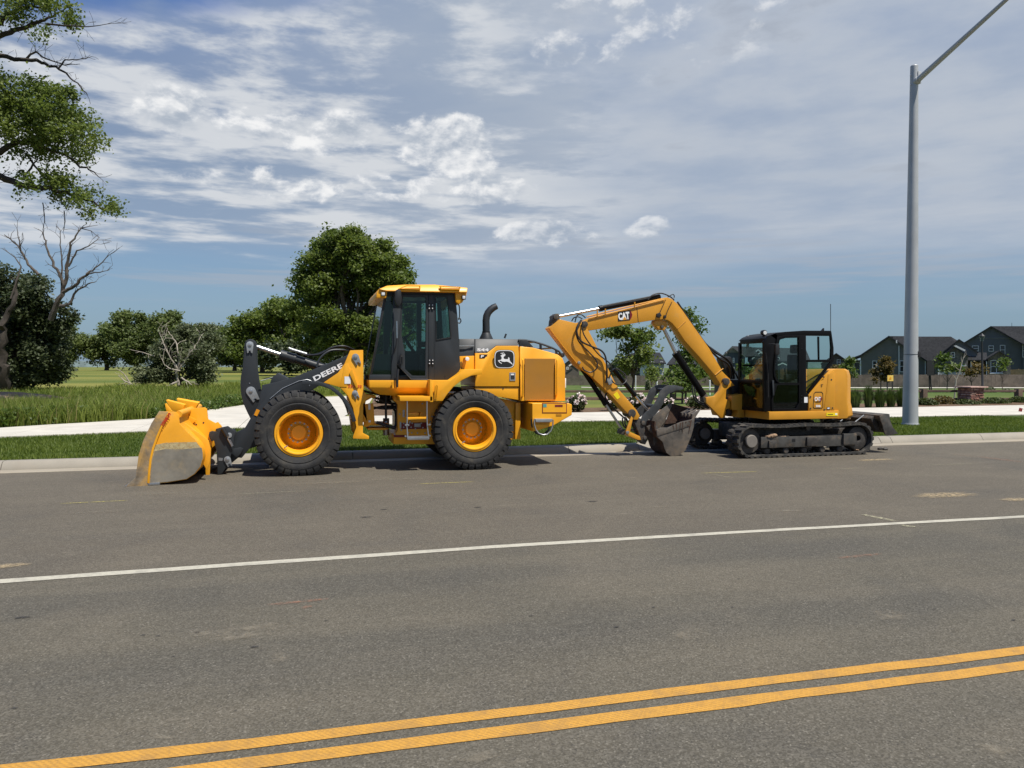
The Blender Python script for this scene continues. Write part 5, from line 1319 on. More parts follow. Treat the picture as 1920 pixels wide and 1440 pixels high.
# cab
K0, K1 = 13.83, 14.82
cab_side = [(1441, 630.5), (1453, 625), (1473, 622), (1507, 619.8), (1558, 620), (1561, 634), (1563.3, 652), (1563.3, 677), (1540, 707), (1517.5, 737), (1517.5, 771), (1442, 772)]
# side frame pieces
def kp(name, px, d=0.05, Y=K0, mat=cb, bev=0.008, par=None): return MB().pp(px, Y, d).build(name, mat, par or kab, bev)
kab = MB().pp([(1432.5, 640), (1440, 629.5), (1453, 625), (1459, 627), (1456, 640), (1453, 660), (1450, 690), (1451, 722), (1446, 772), (1433, 772)], K0, 0.07).build('cab', cb, X, 0.012)
kp('cab_header', [(1444, 629), (1453, 625), (1473, 622), (1507, 619.8), (1558, 620), (1559, 630), (1507, 629.5), (1476, 630.5), (1455, 637)])
kp('cab_post', [(1499.5, 628), (1511.5, 628), (1512, 737), (1517.5, 737), (1517.5, 771), (1500.5, 771)], 0.06, K0 - 0.012)
kp('rear_post', [(1556.5, 621), (1559, 621), (1563.3, 652), (1563.3, 677), (1517.5, 738), (1513.5, 735), (1557.5, 678), (1558.5, 650)])
kp('window_bar', [(1511, 674.5), (1560, 674), (1558.5, 679), (1511, 679)], 0.04)
kp('slider_bar', [(1533.5, 631), (1536.5, 631), (1537, 675), (1534.5, 675)], 0.03)
kdo = [(1457, 632), (1474, 628), (1500.5, 628), (1500.5, 680), (1500.5, 771.5), (1447, 771.5), (1449, 740), (1452, 722), (1450.5, 700), (1452.5, 670)]
kdi = [(1462.5, 637), (1476, 633), (1497.5, 633), (1497.8, 680), (1498, 717.5), (1461.5, 717.5), (1457.5, 712), (1454.5, 704), (1453.5, 692), (1457, 660)]
kdoor = MB().pframe([(1457, 632), (1474, 628), (1500.5, 628), (1500.5, 680), (1500.5, 719.5), (1461, 719.5), (1455, 714), (1451.5, 705), (1450.5, 692), (1453.5, 660)], kdi, K0 - 0.02, 0.06).build('cab_door', cb, X, 0.006)
flat_on('pane', kdi, K0 + 0.006, M['glassclear'], kdoor, 0.006)
lo_o = [(1452, 719.5), (1500.5, 719.5), (1500.5, 745), (1500.5, 771.5), (1447, 771.5), (1446.5, 750)]
lo_i = [(1458, 722), (1498.5, 722), (1498.5, 755), (1493, 765.5), (1451.5, 765.5), (1450, 748)]
MB().pframe(lo_o, lo_i, K0 - 0.02, 0.06).build('door_lower', cb, kdoor, 0.006)
M['glassdark'] = glass_mat('dark_glass', (0.40, 0.50, 0.50), 0.05)
flat_on('pane', lo_i, K0 + 0.006, M['glassdark'], kdoor, 0.006)
MB().pp([(1448, 713), (1451.5, 713), (1452, 741), (1449.5, 742)], K0 - 0.045, 0.03).build('door_handle', M['dgrey'], kdoor, 0.006)
for y in (645, 649, 653, 742, 748, 754):
    disc_px((1503.5, y), 0.008, K0 - 0.02, 0.01, 8).build('bolt', M['dgrey'], kdoor, 0, 30)
flat_on('pane', [(1512, 630), (1557.5, 630), (1558.5, 675), (1512, 675)], K0 + 0.02, M['glassclear'], kab, 0.006)
flat_on('pane', [(1512, 678), (1557, 678), (1514, 735)], K0 + 0.02, M['glass'], kab, 0.006)
flat_on('label', [(1508, 744.5), (1514.5, 744.5), (1514.5, 755), (1508, 755)], K0 - 0.015, M['white'], kab)
# roof, front face, far side, back
KR = [(K0, 0.0), (K0 + 0.05, 0.02), (K1 - 0.05, 0.02), (K1, 0.0)]
rp = XZ([(1434, 637), (1441, 630.5), (1453, 625), (1473, 622), (1507, 619.8), (1558, 620), (1558.5, 624), (1507, 624), (1474, 626.5), (1455, 630), (1442, 636)], K0)
MB().prism(rp, K0 + 0.004, K1 + 0.02).build('cab_roof', cb, kab, 0.015)
fx = W(1441, 700, K0).x
def fz(py): return W(1441, py, K0).z
fxb = W(1433, 700, K0).x
def front_piece(name, y0, y1, za, zb_, th=0.05, mat=cb, bev=0.006):
    MB().box(fxb, fxb + th, y0, y1, za, zb_).build(name, mat, kab, bev)
front_piece('front_post', K1 - 0.07, K1, fz(772), fz(640)); front_piece('front_bar', K0 + 0.06, K1 - 0.07, fz(719), fz(713))
front_piece('front_sill', K0 + 0.06, K1 - 0.07, fz(772), fz(765)); front_piece('front_header', K0 + 0.05, K1 - 0.07, fz(643), fz(634))
front_piece('front_pane', K0 + 0.06, K1 - 0.07, fz(713), fz(643), 0.006, M['glassclear'], 0); front_piece('front_pane_low', K0 + 0.06, K1 - 0.07, fz(765), fz(719), 0.006, M['glassdark'], 0)
for nm, px in (('far_post', [(1499.5, 628), (1509, 628), (1509, 771), (1500.5, 771)]), ('far_post', [(1556, 621), (1560, 621), (1563, 677), (1556, 685)]), ('far_header', [(1442, 632), (1473, 624), (1558, 622), (1558, 630), (1476, 632), (1443, 641)]), ('far_panel', [(1442, 712), (1530, 712), (1517, 737), (1517, 771), (1442, 771)]), ('far_bar', [(1442, 683), (1509, 683), (1509, 687), (1442, 687)])):
    MB().prism(XZ(px, K0), K1 - 0.05, K1).build(nm, cb, kab, 0.006)
MB().prism(XZ([(1442, 641), (1509, 630), (1557, 630), (1558, 675), (1530, 712), (1442, 712)], K0), K1 - 0.03, K1 - 0.024).build('far_pane', M['glassclear'], kab, 0, 0)
kx0 = W(1446, 770, K0).x; kx1 = W(1516, 770, K0).x
MB().box(kx0, kx1, K0 + 0.07, K1 - 0.06, fz(771), fz(764)).build('cab_floor', M['black'], kab, 0.005)
def kbox(a_, b_, c_, d_, y0, y1, nm, mat=M['seat'], bev=0.03):
    A_, B_ = W(a_, b_, K0), W(c_, d_, K0); MB().box(A_.x, B_.x, y0, y1, B_.z, A_.z).build(nm, mat, kab, bev)
kbox(1492, 712, 1524, 724, 14.1, 14.6, 'seat_cushion'); kbox(1516, 664, 1527, 718, 14.12, 14.58, 'seat_back'); kbox(1516, 645, 1526, 662, 14.22, 14.48, 'head_rest'); kbox(1496, 724, 1524, 766, 14.15, 14.55, 'seat_base', M['black'])
kbox(1482, 702, 1500, 714, 13.98, 14.08, 'arm_console', M['black']); kbox(1482, 702, 1500, 714, 14.62, 14.72, 'arm_console', M['black'])
for yy in (14.03, 14.67):
    a_ = W(1484, 702, K0); MB().tube([(a_.x, yy, a_.z), (a_.x - 0.03, yy, a_.z + 0.14)], 0.016, 8).build('joystick', M['black'], kab, 0, 40)
M['hardhat'] = mk('yellow_cap', (0.62, 0.42, 0.05), 0.5, var=0.08)
kbox(1443, 722, 1456, 766, 14.2, 14.5, 'pedal_box', M['black'])
# lamps, mirror, aerials, grab bars
wl = MB().lathe_y(W(1432.5, 626, 14.1).x, W(1432.5, 623.5, 14.1).z, [(0.0, 14.06), (0.05, 14.065), (0.055, 14.10), (0.05, 14.16), (0.0, 14.17)], 18).build('work_light', M['black'], X, 0, 40)
q = W(1432.5, 624, 14.1); MB().cyl((q.x, 14.12, q.z - 0.12), (q.x, 14.12, q.z), 0.012, 8).build('lamp_stalk', M['black'], wl, 0, 40)
MB().cyl((q.x, 14.056, q.z), (q.x, 14.066, q.z), 0.04, 16).build('light_lens', M['lens'], wl, 0, 40)
kmir = MB().pp([(1454.5, 645), (1460, 644), (1462, 647), (1462, 663), (1459.5, 666), (1454.5, 665)], 13.62, 0.06).build('mirror', M['black'], X, 0.012)
MB().tube([W(1441, 645.5, 13.75), W(1450, 645, 13.65), W(1457, 646, 13.65)], 0.010, 8).build('mirror_arm', M['black'], kmir, 0, 40)
MB().tube([W(1557.5, 621, 14.0), W(1557.3, 570, 14.0)], 0.0065, 6).build('aerial', M['black'], X, 0, 40)
MB().pp([(1541, 620), (1545.5, 615), (1545.5, 620)], 14.1, 0.05).build('aerial_fin', M['black'], X, 0.003)
a_ = W(1402, 640, 14.75); MB().cyl((a_.x, 14.75, W(1402, 652, 14.75).z), (a_.x, 14.75, W(1402, 629, 14.75).z), 0.030, 12).build('beacon', M['zinc'], X, 0.006)
MB().tube([W(1436, 661, 13.79), W(1440, 700, 13.78), W(1440.5, 745, 13.79)], 0.010, 8).build('grab_bar', M['black'], X, 0, 40)

# swing post and boom
BM = 14.73
swing = [(1355, 717), (1359.5, 710), (1365, 708.5), (1378, 723), (1368.5, 725.5), (1362, 731), (1360.8, 748), (1369, 751.5), (1369, 765), (1361, 768), (1360, 783), (1352, 784), (1336, 767), (1324.5, 756), (1324, 745), (1340, 743), (1349, 733)]
sw = MB().pp(swing, BM - 0.06, 0.08).build('swing_post', cy, X, 0.012)
MB().pp(swing, BM + 0.30, 0.08).build('swing_plate', cy, sw, 0.012)
MB().pp([(1340, 748), (1360, 746), (1360, 780), (1350, 780)], BM + 0.0, 0.34).build('swing_core', cy, sw, 0.02)
p = W(1364, 762, BM + 0.15); MB().cyl((p.x, BM + 0.15, p.z - 0.2), (p.x, BM + 0.15, p.z + 0.2), 0.09, 20).build('swing_pin', M['dirty'], sw, 0.005)
MB().pp([(1372, 742), (1396, 738), (1396, 783), (1384, 783), (1384, 770), (1372, 768)], 14.65, 0.5).build('swing_mount', cy, X, 0.015)
disc_px((1362.7, 715.5), 0.075, BM - 0.09, 0.55).build('boom_pin', M['dirty'], sw, 0.006)
boom = [(1093, 604), (1101, 598.3), (1123, 590.5), (1160, 582), (1194, 574), (1246, 558), (1252, 557.6), (1259, 560), (1270, 569), (1280, 582), (1303, 615), (1330, 653), (1349, 686), (1355, 697), (1362, 704), (1369, 711), (1368, 720), (1360, 724), (1352, 722), (1340, 703), (1312, 670), (1285, 640), (1268, 615), (1260, 605.5), (1252, 600), (1244, 598.7), (1227, 600), (1160, 611), (1108, 619.5), (1098, 618), (1093, 612)]
bo = MB().pp(boom, BM, 0.28).build('boom', cy, X, 0.012)
MB().pp([(1240, 599), (1249, 603), (1252, 612), (1246, 619), (1236, 618), (1226, 606), (1228, 600.5)], BM + 0.06, 0.16).build('cylinder_lug', cy, bo, 0.006)
disc_px((1242.5, 613), 0.035, BM + 0.02, 0.24).build('pin', M['dirty'], bo, 0.004)
cat_badge(1160, 600.5, 1181, 14.5, BM - 0.005, bo, -0.10)
for (u, v, w2) in (((1341, 703), (1356, 691), 0.012),): MB().tube([W(*u, BM - 0.005), W(*v, BM - 0.005)], w2, 6).build('weld_bead', cy, bo, 0, 40)
MB().tube([W(1194, 574, BM - .004), W(1197, 604.5, BM - .004)], 0.004, 6).build('weld_bead', M['dgrey'], bo, 0, 40)
MB().tube([W(1271, 616, BM - .004), W(1286, 602, BM - .004)], 0.006, 6).build('weld_bead', cy, bo, 0, 40)
def cyl2(name, p0, p1, p2, rb, rr, Y, parent=X):
    b_ = MB().tube([W(*p1, Y), W(*p0, Y)], rb, 18).build(name, cb, parent, 0, 40)
    MB().tube([W(*p1, Y), W(*p2, Y)], rr, 14).build('piston_rod', M['chrome'], b_, 0, 40)
    a_, c_ = W(*p1, Y), W(*p0, Y); d_ = (c_ - a_).normalized()
    MB().tube([a_ - d_ * 0.02, a_ + d_ * 0.05], rb * 1.12, 18).build('gland', cb, b_, 0, 40)
    return b_
bcy = cyl2('boom_cylinder', (1326, 752), (1267, 663), (1243, 614), 0.073, 0.038, BM + 0.14)
MB().pp([(1318, 745), (1325, 738), (1338, 757), (1330, 767), (1320, 758)], BM + 0.06, 0.16).build('cylinder_foot', M['dirty'], bcy, 0.01)
scy = cyl2('stick_cylinder', (1237, 556.5), (1125, 578.5), (1044, 594), 0.056, 0.032, BM + 0.14)
MB().tube([W(1124, 575.2, BM + .10), W(1235, 553, BM + .10)], 0.014, 8).build('oil_pipe', M['black'], scy, 0, 40)
MB().tube([W(1100, 594, BM + .05), W(1160, 579, BM + .05), W(1240, 560.5, BM + .05)], 0.014, 8).build('oil_pipe', cy, bo, 0, 40)
MB().tube([W(1104, 597, BM - .02), W(1150, 586, BM - .02), W(1246, 561.5, BM - .02)], 0.012, 8).build('oil_pipe', cy, bo, 0, 40)
for x in (1120, 1135, 1190):
    MB().tube([W(x, 598 - (x - 1095) * 0.25, BM - .03), W(x, 588 - (x - 1095) * 0.23, BM - .03)], 0.014, 6).build('pipe_clip', cy, bo, 0, 40)
# stick
SY = BM - 0.02
stick = [(1029.5, 615), (1049.5, 598.5), (1078.5, 605.5), (1092, 604), (1104, 620), (1123, 657), (1140, 690), (1152, 714), (1161, 731), (1178, 750), (1194, 769), (1200, 780), (1196, 787), (1189, 787.5), (1175, 773), (1142, 738), (1110, 707), (1081, 683.5), (1055, 648)]
stk = MB().pp(stick, SY, 0.30).build('stick', cy, X, 0.014)
MB().tube([W(x, y, SY - .003) for x, y in ((1032, 618), (1056, 650), (1082, 682))], 0.008, 6).build('weld_bead', cy, stk, 0, 40)
MB().pp([(1034, 612), (1035, 602), (1038, 592), (1042, 588), (1048, 588), (1050, 593), (1049, 599), (1040, 606)], SY + 0.04, 0.22).build('stick_lug', M['dirty'], stk, 0.01)
disc_px((1042.5, 594), 0.045, SY + 0.0, 0.3).build('pin', M['dirty'], stk, 0.005)
disc_px((1097, 608), 0.065, SY - 0.03, 0.36).build('pin', M['dirty'], stk, 0.006)
disc_px((1086, 680), 0.032, SY - 0.03, 0.36).build('pin', M['steel'], stk, 0.004)
flat_on('warning_label', [(1150, 740), (1157, 734), (1163, 745), (1157.5, 749)], SY - 0.004, M['sticker'], stk)
cyl2('bucket_cylinder', (1085, 681), (1135, 757), (1168, 808), 0.052, 0.027, SY + 0.15)
cyl2('thumb_cylinder', (1150, 692), (1190, 741), (1214, 768), 0.048, 0.026, SY + 0.22)
disc_px((1185.5, 775), 0.085, SY - 0.02, 0.34).build('stick_boss', M['dirty'], stk, 0.01)
# linkage
lk = MB().pp([(1184, 780), (1187, 784), (1181, 811), (1178, 815), (1173, 814), (1173.5, 808)], SY - 0.03, 0.05).build('link', cy, X, 0.008)
MB().pp([(1184, 780), (1187, 784), (1181, 811), (1178, 815), (1173, 814), (1173.5, 808)], SY + 0.28, 0.05).build('link', cy, X, 0.008)
MB().pp([(1172, 808), (1182, 810), (1200, 818), (1202, 825), (1196, 825), (1178, 817)], SY + 0.02, 0.26).build('link', cy, X, 0.01)
disc_px((1177, 811), 0.035, SY - 0.05, 0.40).build('link_pin', M['steel'], lk, 0.005)
MB().pp([(1165, 804), (1172, 805), (1176, 812), (1170, 816), (1163, 813)], SY + 0.05, 0.2).build('rod_eye', M['dirty'], lk, 0.01)
cpl = MB().pp([(1198, 783), (1206, 787), (1209, 800), (1211, 818), (1215, 824), (1210, 834), (1202, 828), (1198, 812), (1190, 792)], SY + 0.03, 0.24).build('coupler', M['dirty'], X, 0.012)
disc_px((1206.5, 793), 0.045, SY - 0.0, 0.3).build('pin', M['frame_metal'], cpl, 0.006); disc_px((1210, 821), 0.04, SY - 0.0, 0.3).build('pin', M['frame_metal'], cpl, 0.006)
# thumb: two curved fingers
M['thumb'] = mk('scuffed_grey_steel', (0.060, 0.064, 0.067), 0.5, metal=0.3, var=0.25, vs_=5, dust=0.2, dcol=(0.20, 0.15, 0.10))
th = [(1206, 798), (1202, 788), (1205, 779), (1216.7, 768), (1227, 758.5), (1234, 746), (1238.5, 733.5), (1246, 726), (1254, 722.5), (1265, 722), (1282, 726), (1281, 730), (1266.7, 732.5), (1255, 738), (1247, 747), (1242.7, 758.5), (1233, 773), (1222, 783.5), (1212.5, 789.5), (1211, 797)]
T2 = XZ(th, SY + 0.01)
tho = MB().prism(T2, SY + 0.01, SY + 0.045).build('thumb', M['thumb'], X, 0.006)
MB().prism([(x - 0.03, z) for x, z in T2], SY + 0.47, SY + 0.505).build('thumb_finger', M['thumb'], tho, 0.006)
q = W(1231, 762, SY); MB().cyl((q.x, SY + 0.04, q.z), (q.x, SY + 0.48, q.z), 0.04, 14).build('thumb_tube', M['thumb'], tho, 0, 40)
q = W(1252, 731, SY); MB().cyl((q.x, SY + 0.04, q.z), (q.x, SY + 0.48, q.z), 0.03, 14).build('thumb_tube', M['thumb'], tho, 0, 40)
# bucket, mouth up
EB0, EB1 = 14.50, 15.24
M['bucket'] = mk('earth_stained_bucket', (0.13, 0.115, 0.098), 0.55, metal=0.35, var=0.3, vs_=4, dust=0.5, dcol=(0.27, 0.20, 0.13), ds=4, bump=0.25, bs=18)
M['rust'] = mk('rusty_inside', (0.060, 0.032, 0.020), 0.9, var=0.4, vs_=6, bump=0.5, bs=14)
es = [(1231, 806), (1239.6, 801.5), (1252, 802), (1277, 791), (1297, 786.7), (1303, 779), (1301, 800), (1296, 818), (1285, 845), (1273, 854), (1259, 856), (1250, 849), (1246, 840), (1243, 829), (1232, 819)]
ES = XZ(es, EB0)
eb = MB().prism(ES, EB0, EB0 + 0.03).build('bucket', M['bucket'], X, 0.004)
# the far flank stands taller, seen over the mouth
MB().prism(ES, EB1 - 0.03, EB1).build('bucket_flank', M['bucket'], eb, 0.004)
shell = [(1303, 779), (1301, 800), (1296, 818), (1285, 845), (1273, 854), (1259, 856), (1250, 849), (1246, 840), (1243, 829), (1232, 819), (1228, 800), (1229, 790)]
sh = XZ(shell, EB0); cxm = sum(p[0] for p in sh) / len(sh); czm = sum(p[1] for p in sh) / len(sh) + 0.1
inn = [(x + (cxm - x) * 0.07, z + (czm - z) * 0.07) for x, z in sh]
MB().prism(sh + inn[::-1], EB0 + 0.03, EB1 - 0.03).build('bucket_shell', M['rust'], eb, 0, 50)
MB().pp([(1231, 806), (1239.6, 801.5), (1252, 802), (1277, 791), (1297, 786.7), (1296, 798), (1232, 818)], EB0 - 0.012, 0.012).build('flank_band', M['bucket'], eb, 0.003)
for k in range(5):
    y = EB0 + 0.02 + 0.155 * k; a_ = W(1303, 779, EB0); b_ = W(1316, 770, EB0)
    MB().loft([(a_.x - 0.05, y, a_.z - 0.06), (a_.x + 0.02, y, a_.z - 0.05), (b_.x, y + 0.02, b_.z + 0.03), (a_.x - 0.05, y, a_.z + 0.03)], [(a_.x - 0.05, y + 0.08, a_.z - 0.06), (a_.x + 0.02, y + 0.08, a_.z - 0.05), (b_.x, y + 0.06, b_.z + 0.03), (a_.x - 0.05, y + 0.08, a_.z + 0.03)]).build('tooth', M['bucket'], eb, 0.004)
for px in ([(1227, 815), (1217, 808), (1213, 800), (1222, 796), (1234, 800), (1234, 826), (1226, 836)],):
    for yy in (14.68, 14.98): MB().pp(px, yy, 0.05).build('bucket_ear', M['dirty'], eb, 0.008)
for c in ((1286, 792), (1292.5, 790), (1290, 798)): disc_px(c, 0.018, EB0 - 0.015, 0.01, 8).build('bolt_hole', M['rust'], eb, 0, 30)
for (x0, y0, x1, y1) in ((1262, 798, 1264, 808), (1268, 795, 1269, 808), (1276, 793, 1274, 812), (1280, 792, 1280, 814), (1296, 788, 1291, 816)):
    flat_on('rust_streak', [(x0 - 1.4, y0), (x0 + 1.4, y0 - .5), (x1, y1)], EB0 - 0.0145, M['rust'], eb, 0.002)
# mouth of the bucket: back lip toward the house seen above the near flank
MB().pp([(1231, 806), (1222, 797), (1214, 790), (1232, 775), (1255, 757), (1262, 757), (1256, 770), (1247, 790), (1239, 802)], EB1 - 0.10, 0.03).build('bucket_cheek', M['bucket'], eb, 0.004)
MB().loft([W(1262, 757, EB1 - 0.1), W(1303, 768, EB1 - 0.1), W(1303, 790, EB1 - 0.1), W(1247, 795, EB1 - 0.1)], [W(1262, 757, EB1 - 0.1) + Vector((0, .03, 0)), W(1303, 768, EB1 - 0.1) + Vector((0, .03, 0)), W(1303, 790, EB1 - 0.1) + Vector((0, .03, 0)), W(1247, 795, EB1 - 0.1) + Vector((0, .03, 0))]).build('bucket_back', M['rust'], eb, 0)
# hoses of boom and stick
for kn, r in (([(1090, 600, SY - .04), (1083, 612, SY - .08), (1082, 625, SY - .1), (1090, 640, SY - .1), (1110, 650, SY - .09), (1128, 658, SY - .08), (1136, 672, SY - .07), (1138, 700, SY - .06), (1136, 718, SY - .04)], 0.018),
              ([(1088, 602, SY - .04), (1080, 618, SY - .07), (1085, 640, SY - .08), (1104, 660, SY - .08), (1118, 676, SY - .07), (1119, 690, SY - .07), (1108, 698, SY - .05), (1096, 694, SY - .04), (1092, 688, SY - .02)], 0.014),
              ([(1092, 604, SY - .03), (1095, 628, SY - .06), (1120, 662, SY - .08), (1142, 680, SY - .08), (1147, 692, SY - .08), (1143, 706, SY - .05), (1140, 714, SY - .03)], 0.014),
              ([(1146, 712, SY - .04), (1154, 720, SY - .05), (1166, 721, SY + .0), (1174, 714, SY + .08), (1172, 702, SY + .12), (1158, 692, SY + .16), (1153, 694, SY + .2)], 0.012),
              ([(1092, 598, SY - .03), (1084, 594, SY - .02), (1076, 596, SY + .0), (1072, 602, SY + .06)], 0.012),
              ([(1098, 596, SY - .03), (1090, 590, SY - .02), (1082, 592, SY + .0), (1078, 604, SY + .06)], 0.012),
              ([(1252, 557, BM + .1), (1262, 552, BM + .1), (1264, 558, BM + .1), (1258, 564, BM + .05)], 0.010),
              ([(1215, 562, BM + .06), (1224, 553, BM + .06), (1240, 550, BM + .08), (1256, 556, BM + .1), (1264, 563, BM + .1)], 0.014),
              ([(1248, 562, BM - .015), (1240, 580, BM - .015), (1234, 592, BM - .015)], 0.008), ([(1260, 566, BM - .015), (1253, 580, BM - .015), (1248, 593, BM - .015)], 0.008),
              ([(1298, 722, BM - .0), (1299, 735, BM - .02), (1302, 748, BM - .02), (1310, 756, BM), (1324, 760, BM)], 0.016), ([(1302, 726, BM - .0), (1304, 742, BM - .02), (1310, 752, BM - .02), (1322, 757, BM)], 0.016),
              ([(1270, 566, BM + .2), (1318, 638, BM + .2), (1335, 654, BM + .2), (1360, 672, BM + .25), (1374, 690, BM + .3), (1384, 710, BM + .4)], 0.020), ([(1318, 640, BM + .1), (1340, 660, BM + .15), (1366, 676, BM + .25), (1378, 700, BM + .3)], 0.024), ([(1330, 655, BM + .05), (1348, 672, BM + .1), (1366, 684, BM + .2), (1372, 710, BM + .3)], 0.024),
              ([(1176, 789, SY + .1), (1168, 782, SY), (1168, 795, SY - .02), (1174, 802, SY + .05), (1190, 806, SY + .1)], 0.016), ([(1178, 792, SY + .15), (1172, 782, SY + .05), (1173, 797, SY + .03), (1182, 806, SY + .08), (1198, 812, SY + .1)], 0.016),
              ([(1142, 732, SY + .1), (1135, 745, SY + .1), (1150, 765, SY + .1), (1172, 785, SY + .1)], 0.018)):
    hose('hose', kn, r, M['black'], X)
MB().pp([(1138, 712), (1145, 705), (1149, 712), (1150, 718), (1142, 722)], SY - 0.05, 0.06).build('valve_block', M['zinc'], stk, 0.006)
MB().pp([(1232, 588), (1238, 586), (1241, 592), (1236, 596), (1231, 593)], BM - 0.04, 0.05).build('valve_block', M['black'], bo, 0.006)
MB().pp([(1245, 591), (1250, 591), (1249, 597), (1245, 597)], BM - 0.03, 0.04).build('valve_block', M['black'], bo, 0.006)
MB().pp([(1352, 670), (1372, 668), (1378, 690), (1380, 712), (1366, 706), (1358, 690)], BM + 0.34, 0.25).build('hose_bundle', M['black'], X, 0.05)
MB().pp([(1372, 712), (1396, 712), (1396, 742), (1372, 744)], 14.9, 0.75).build('front_cover', M['black'], X, 0.02)
# ------------------------------------------------------------------ trees and plants
M['bark'] = mk('grey_bark', (0.085, 0.066, 0.048), 0.95, var=0.35, vs_=6, bump=0.8, bs=18)
M['barkdark'] = mk('dark_bark', (0.040, 0.032, 0.025), 0.95, var=0.35, vs_=6, bump=0.8, bs=18)
M['deadwood'] = mk('weathered_dead_wood', (0.085, 0.070, 0.058), 0.9, var=0.35, vs_=3, bump=0.6, bs=20)
M['leaf_cotton'] = leaf_mat('cottonwood_leaf', (0.060, 0.098, 0.020), (0.180, 0.220, 0.058), 0.42)
M['leaf_far'] = leaf_mat('poplar_leaf', (0.070, 0.106, 0.032), (0.180, 0.215, 0.075), 0.40)
M['leaf_olive'] = leaf_mat('olive_leaf', (0.070, 0.092, 0.042), (0.170, 0.190, 0.100), 0.32)
M['leaf_dark'] = leaf_mat('willow_leaf', (0.038, 0.056, 0.022), (0.115, 0.135, 0.070), 0.32)
M['leaf_young'] = leaf_mat('young_leaf', (0.045, 0.085, 0.014), (0.12, 0.16, 0.035), 0.35)
M['leaf_red'] = leaf_mat('bronze_leaf', (0.070, 0.062, 0.020), (0.155, 0.110, 0.036), 0.35)
M['leaf_rose'] = leaf_mat('rose_leaf', (0.022, 0.040, 0.010), (0.060, 0.075, 0.022), 0.2)
M['leaf_juniper'] = leaf_mat('juniper_needle', (0.035, 0.055, 0.014), (0.085, 0.105, 0.025), 0.2)
M['leaf_reed'] = leaf_mat('reed_blade', (0.030, 0.060, 0.012), (0.085, 0.120, 0.030), 0.3)
M['petal'] = leaf_mat('rose_petal', (0.72, 0.52, 0.50), (0.80, 0.76, 0.70), 0.2)

def leaves(name, C, size, mat, parent, tint, elong=1.5, up=0.35):
    """one four-cornered leaf at every point of C, at random attitudes"""
    n = len(C); size = np.broadcast_to(np.asarray(size, float), (n,))
    nrm = rng.normal(0, 1, (n, 3)); nrm[:, 2] = np.abs(nrm[:, 2]) + up
    nrm /= np.linalg.norm(nrm, axis=1)[:, None]
    a = rng.normal(0, 1, (n, 3)); a -= nrm * (a * nrm).sum(1)[:, None]; a /= np.linalg.norm(a, axis=1)[:, None]
    b = np.cross(nrm, a)
    L_ = size[:, None] * elong * 0.5; w_ = size[:, None] * 0.5
    V = np.stack([C - a * L_, C + b * w_ + nrm * w_ * 0.25, C + a * L_, C - b * w_ + nrm * w_ * 0.25], 1).reshape(-1, 3)
    return quad_mesh(name, V, 4, mat, parent, tint)

def branch_path(p, q, bend=0.12, n=6):
    p, q = Vector(p), Vector(q); d = q - p; L_ = d.length
    o = Vector(rng.normal(0, 1, 3)) * L_ * bend; o2 = Vector(rng.normal(0, 1, 3)) * L_ * bend * 0.5
    return [p + d * t_ + o * math.sin(math.pi * t_) + o2 * math.sin(2 * math.pi * t_) + Vector((0, 0, L_ * 0.08 * math.sin(math.pi * t_))) for t_ in np.linspace(0, 1, n)]

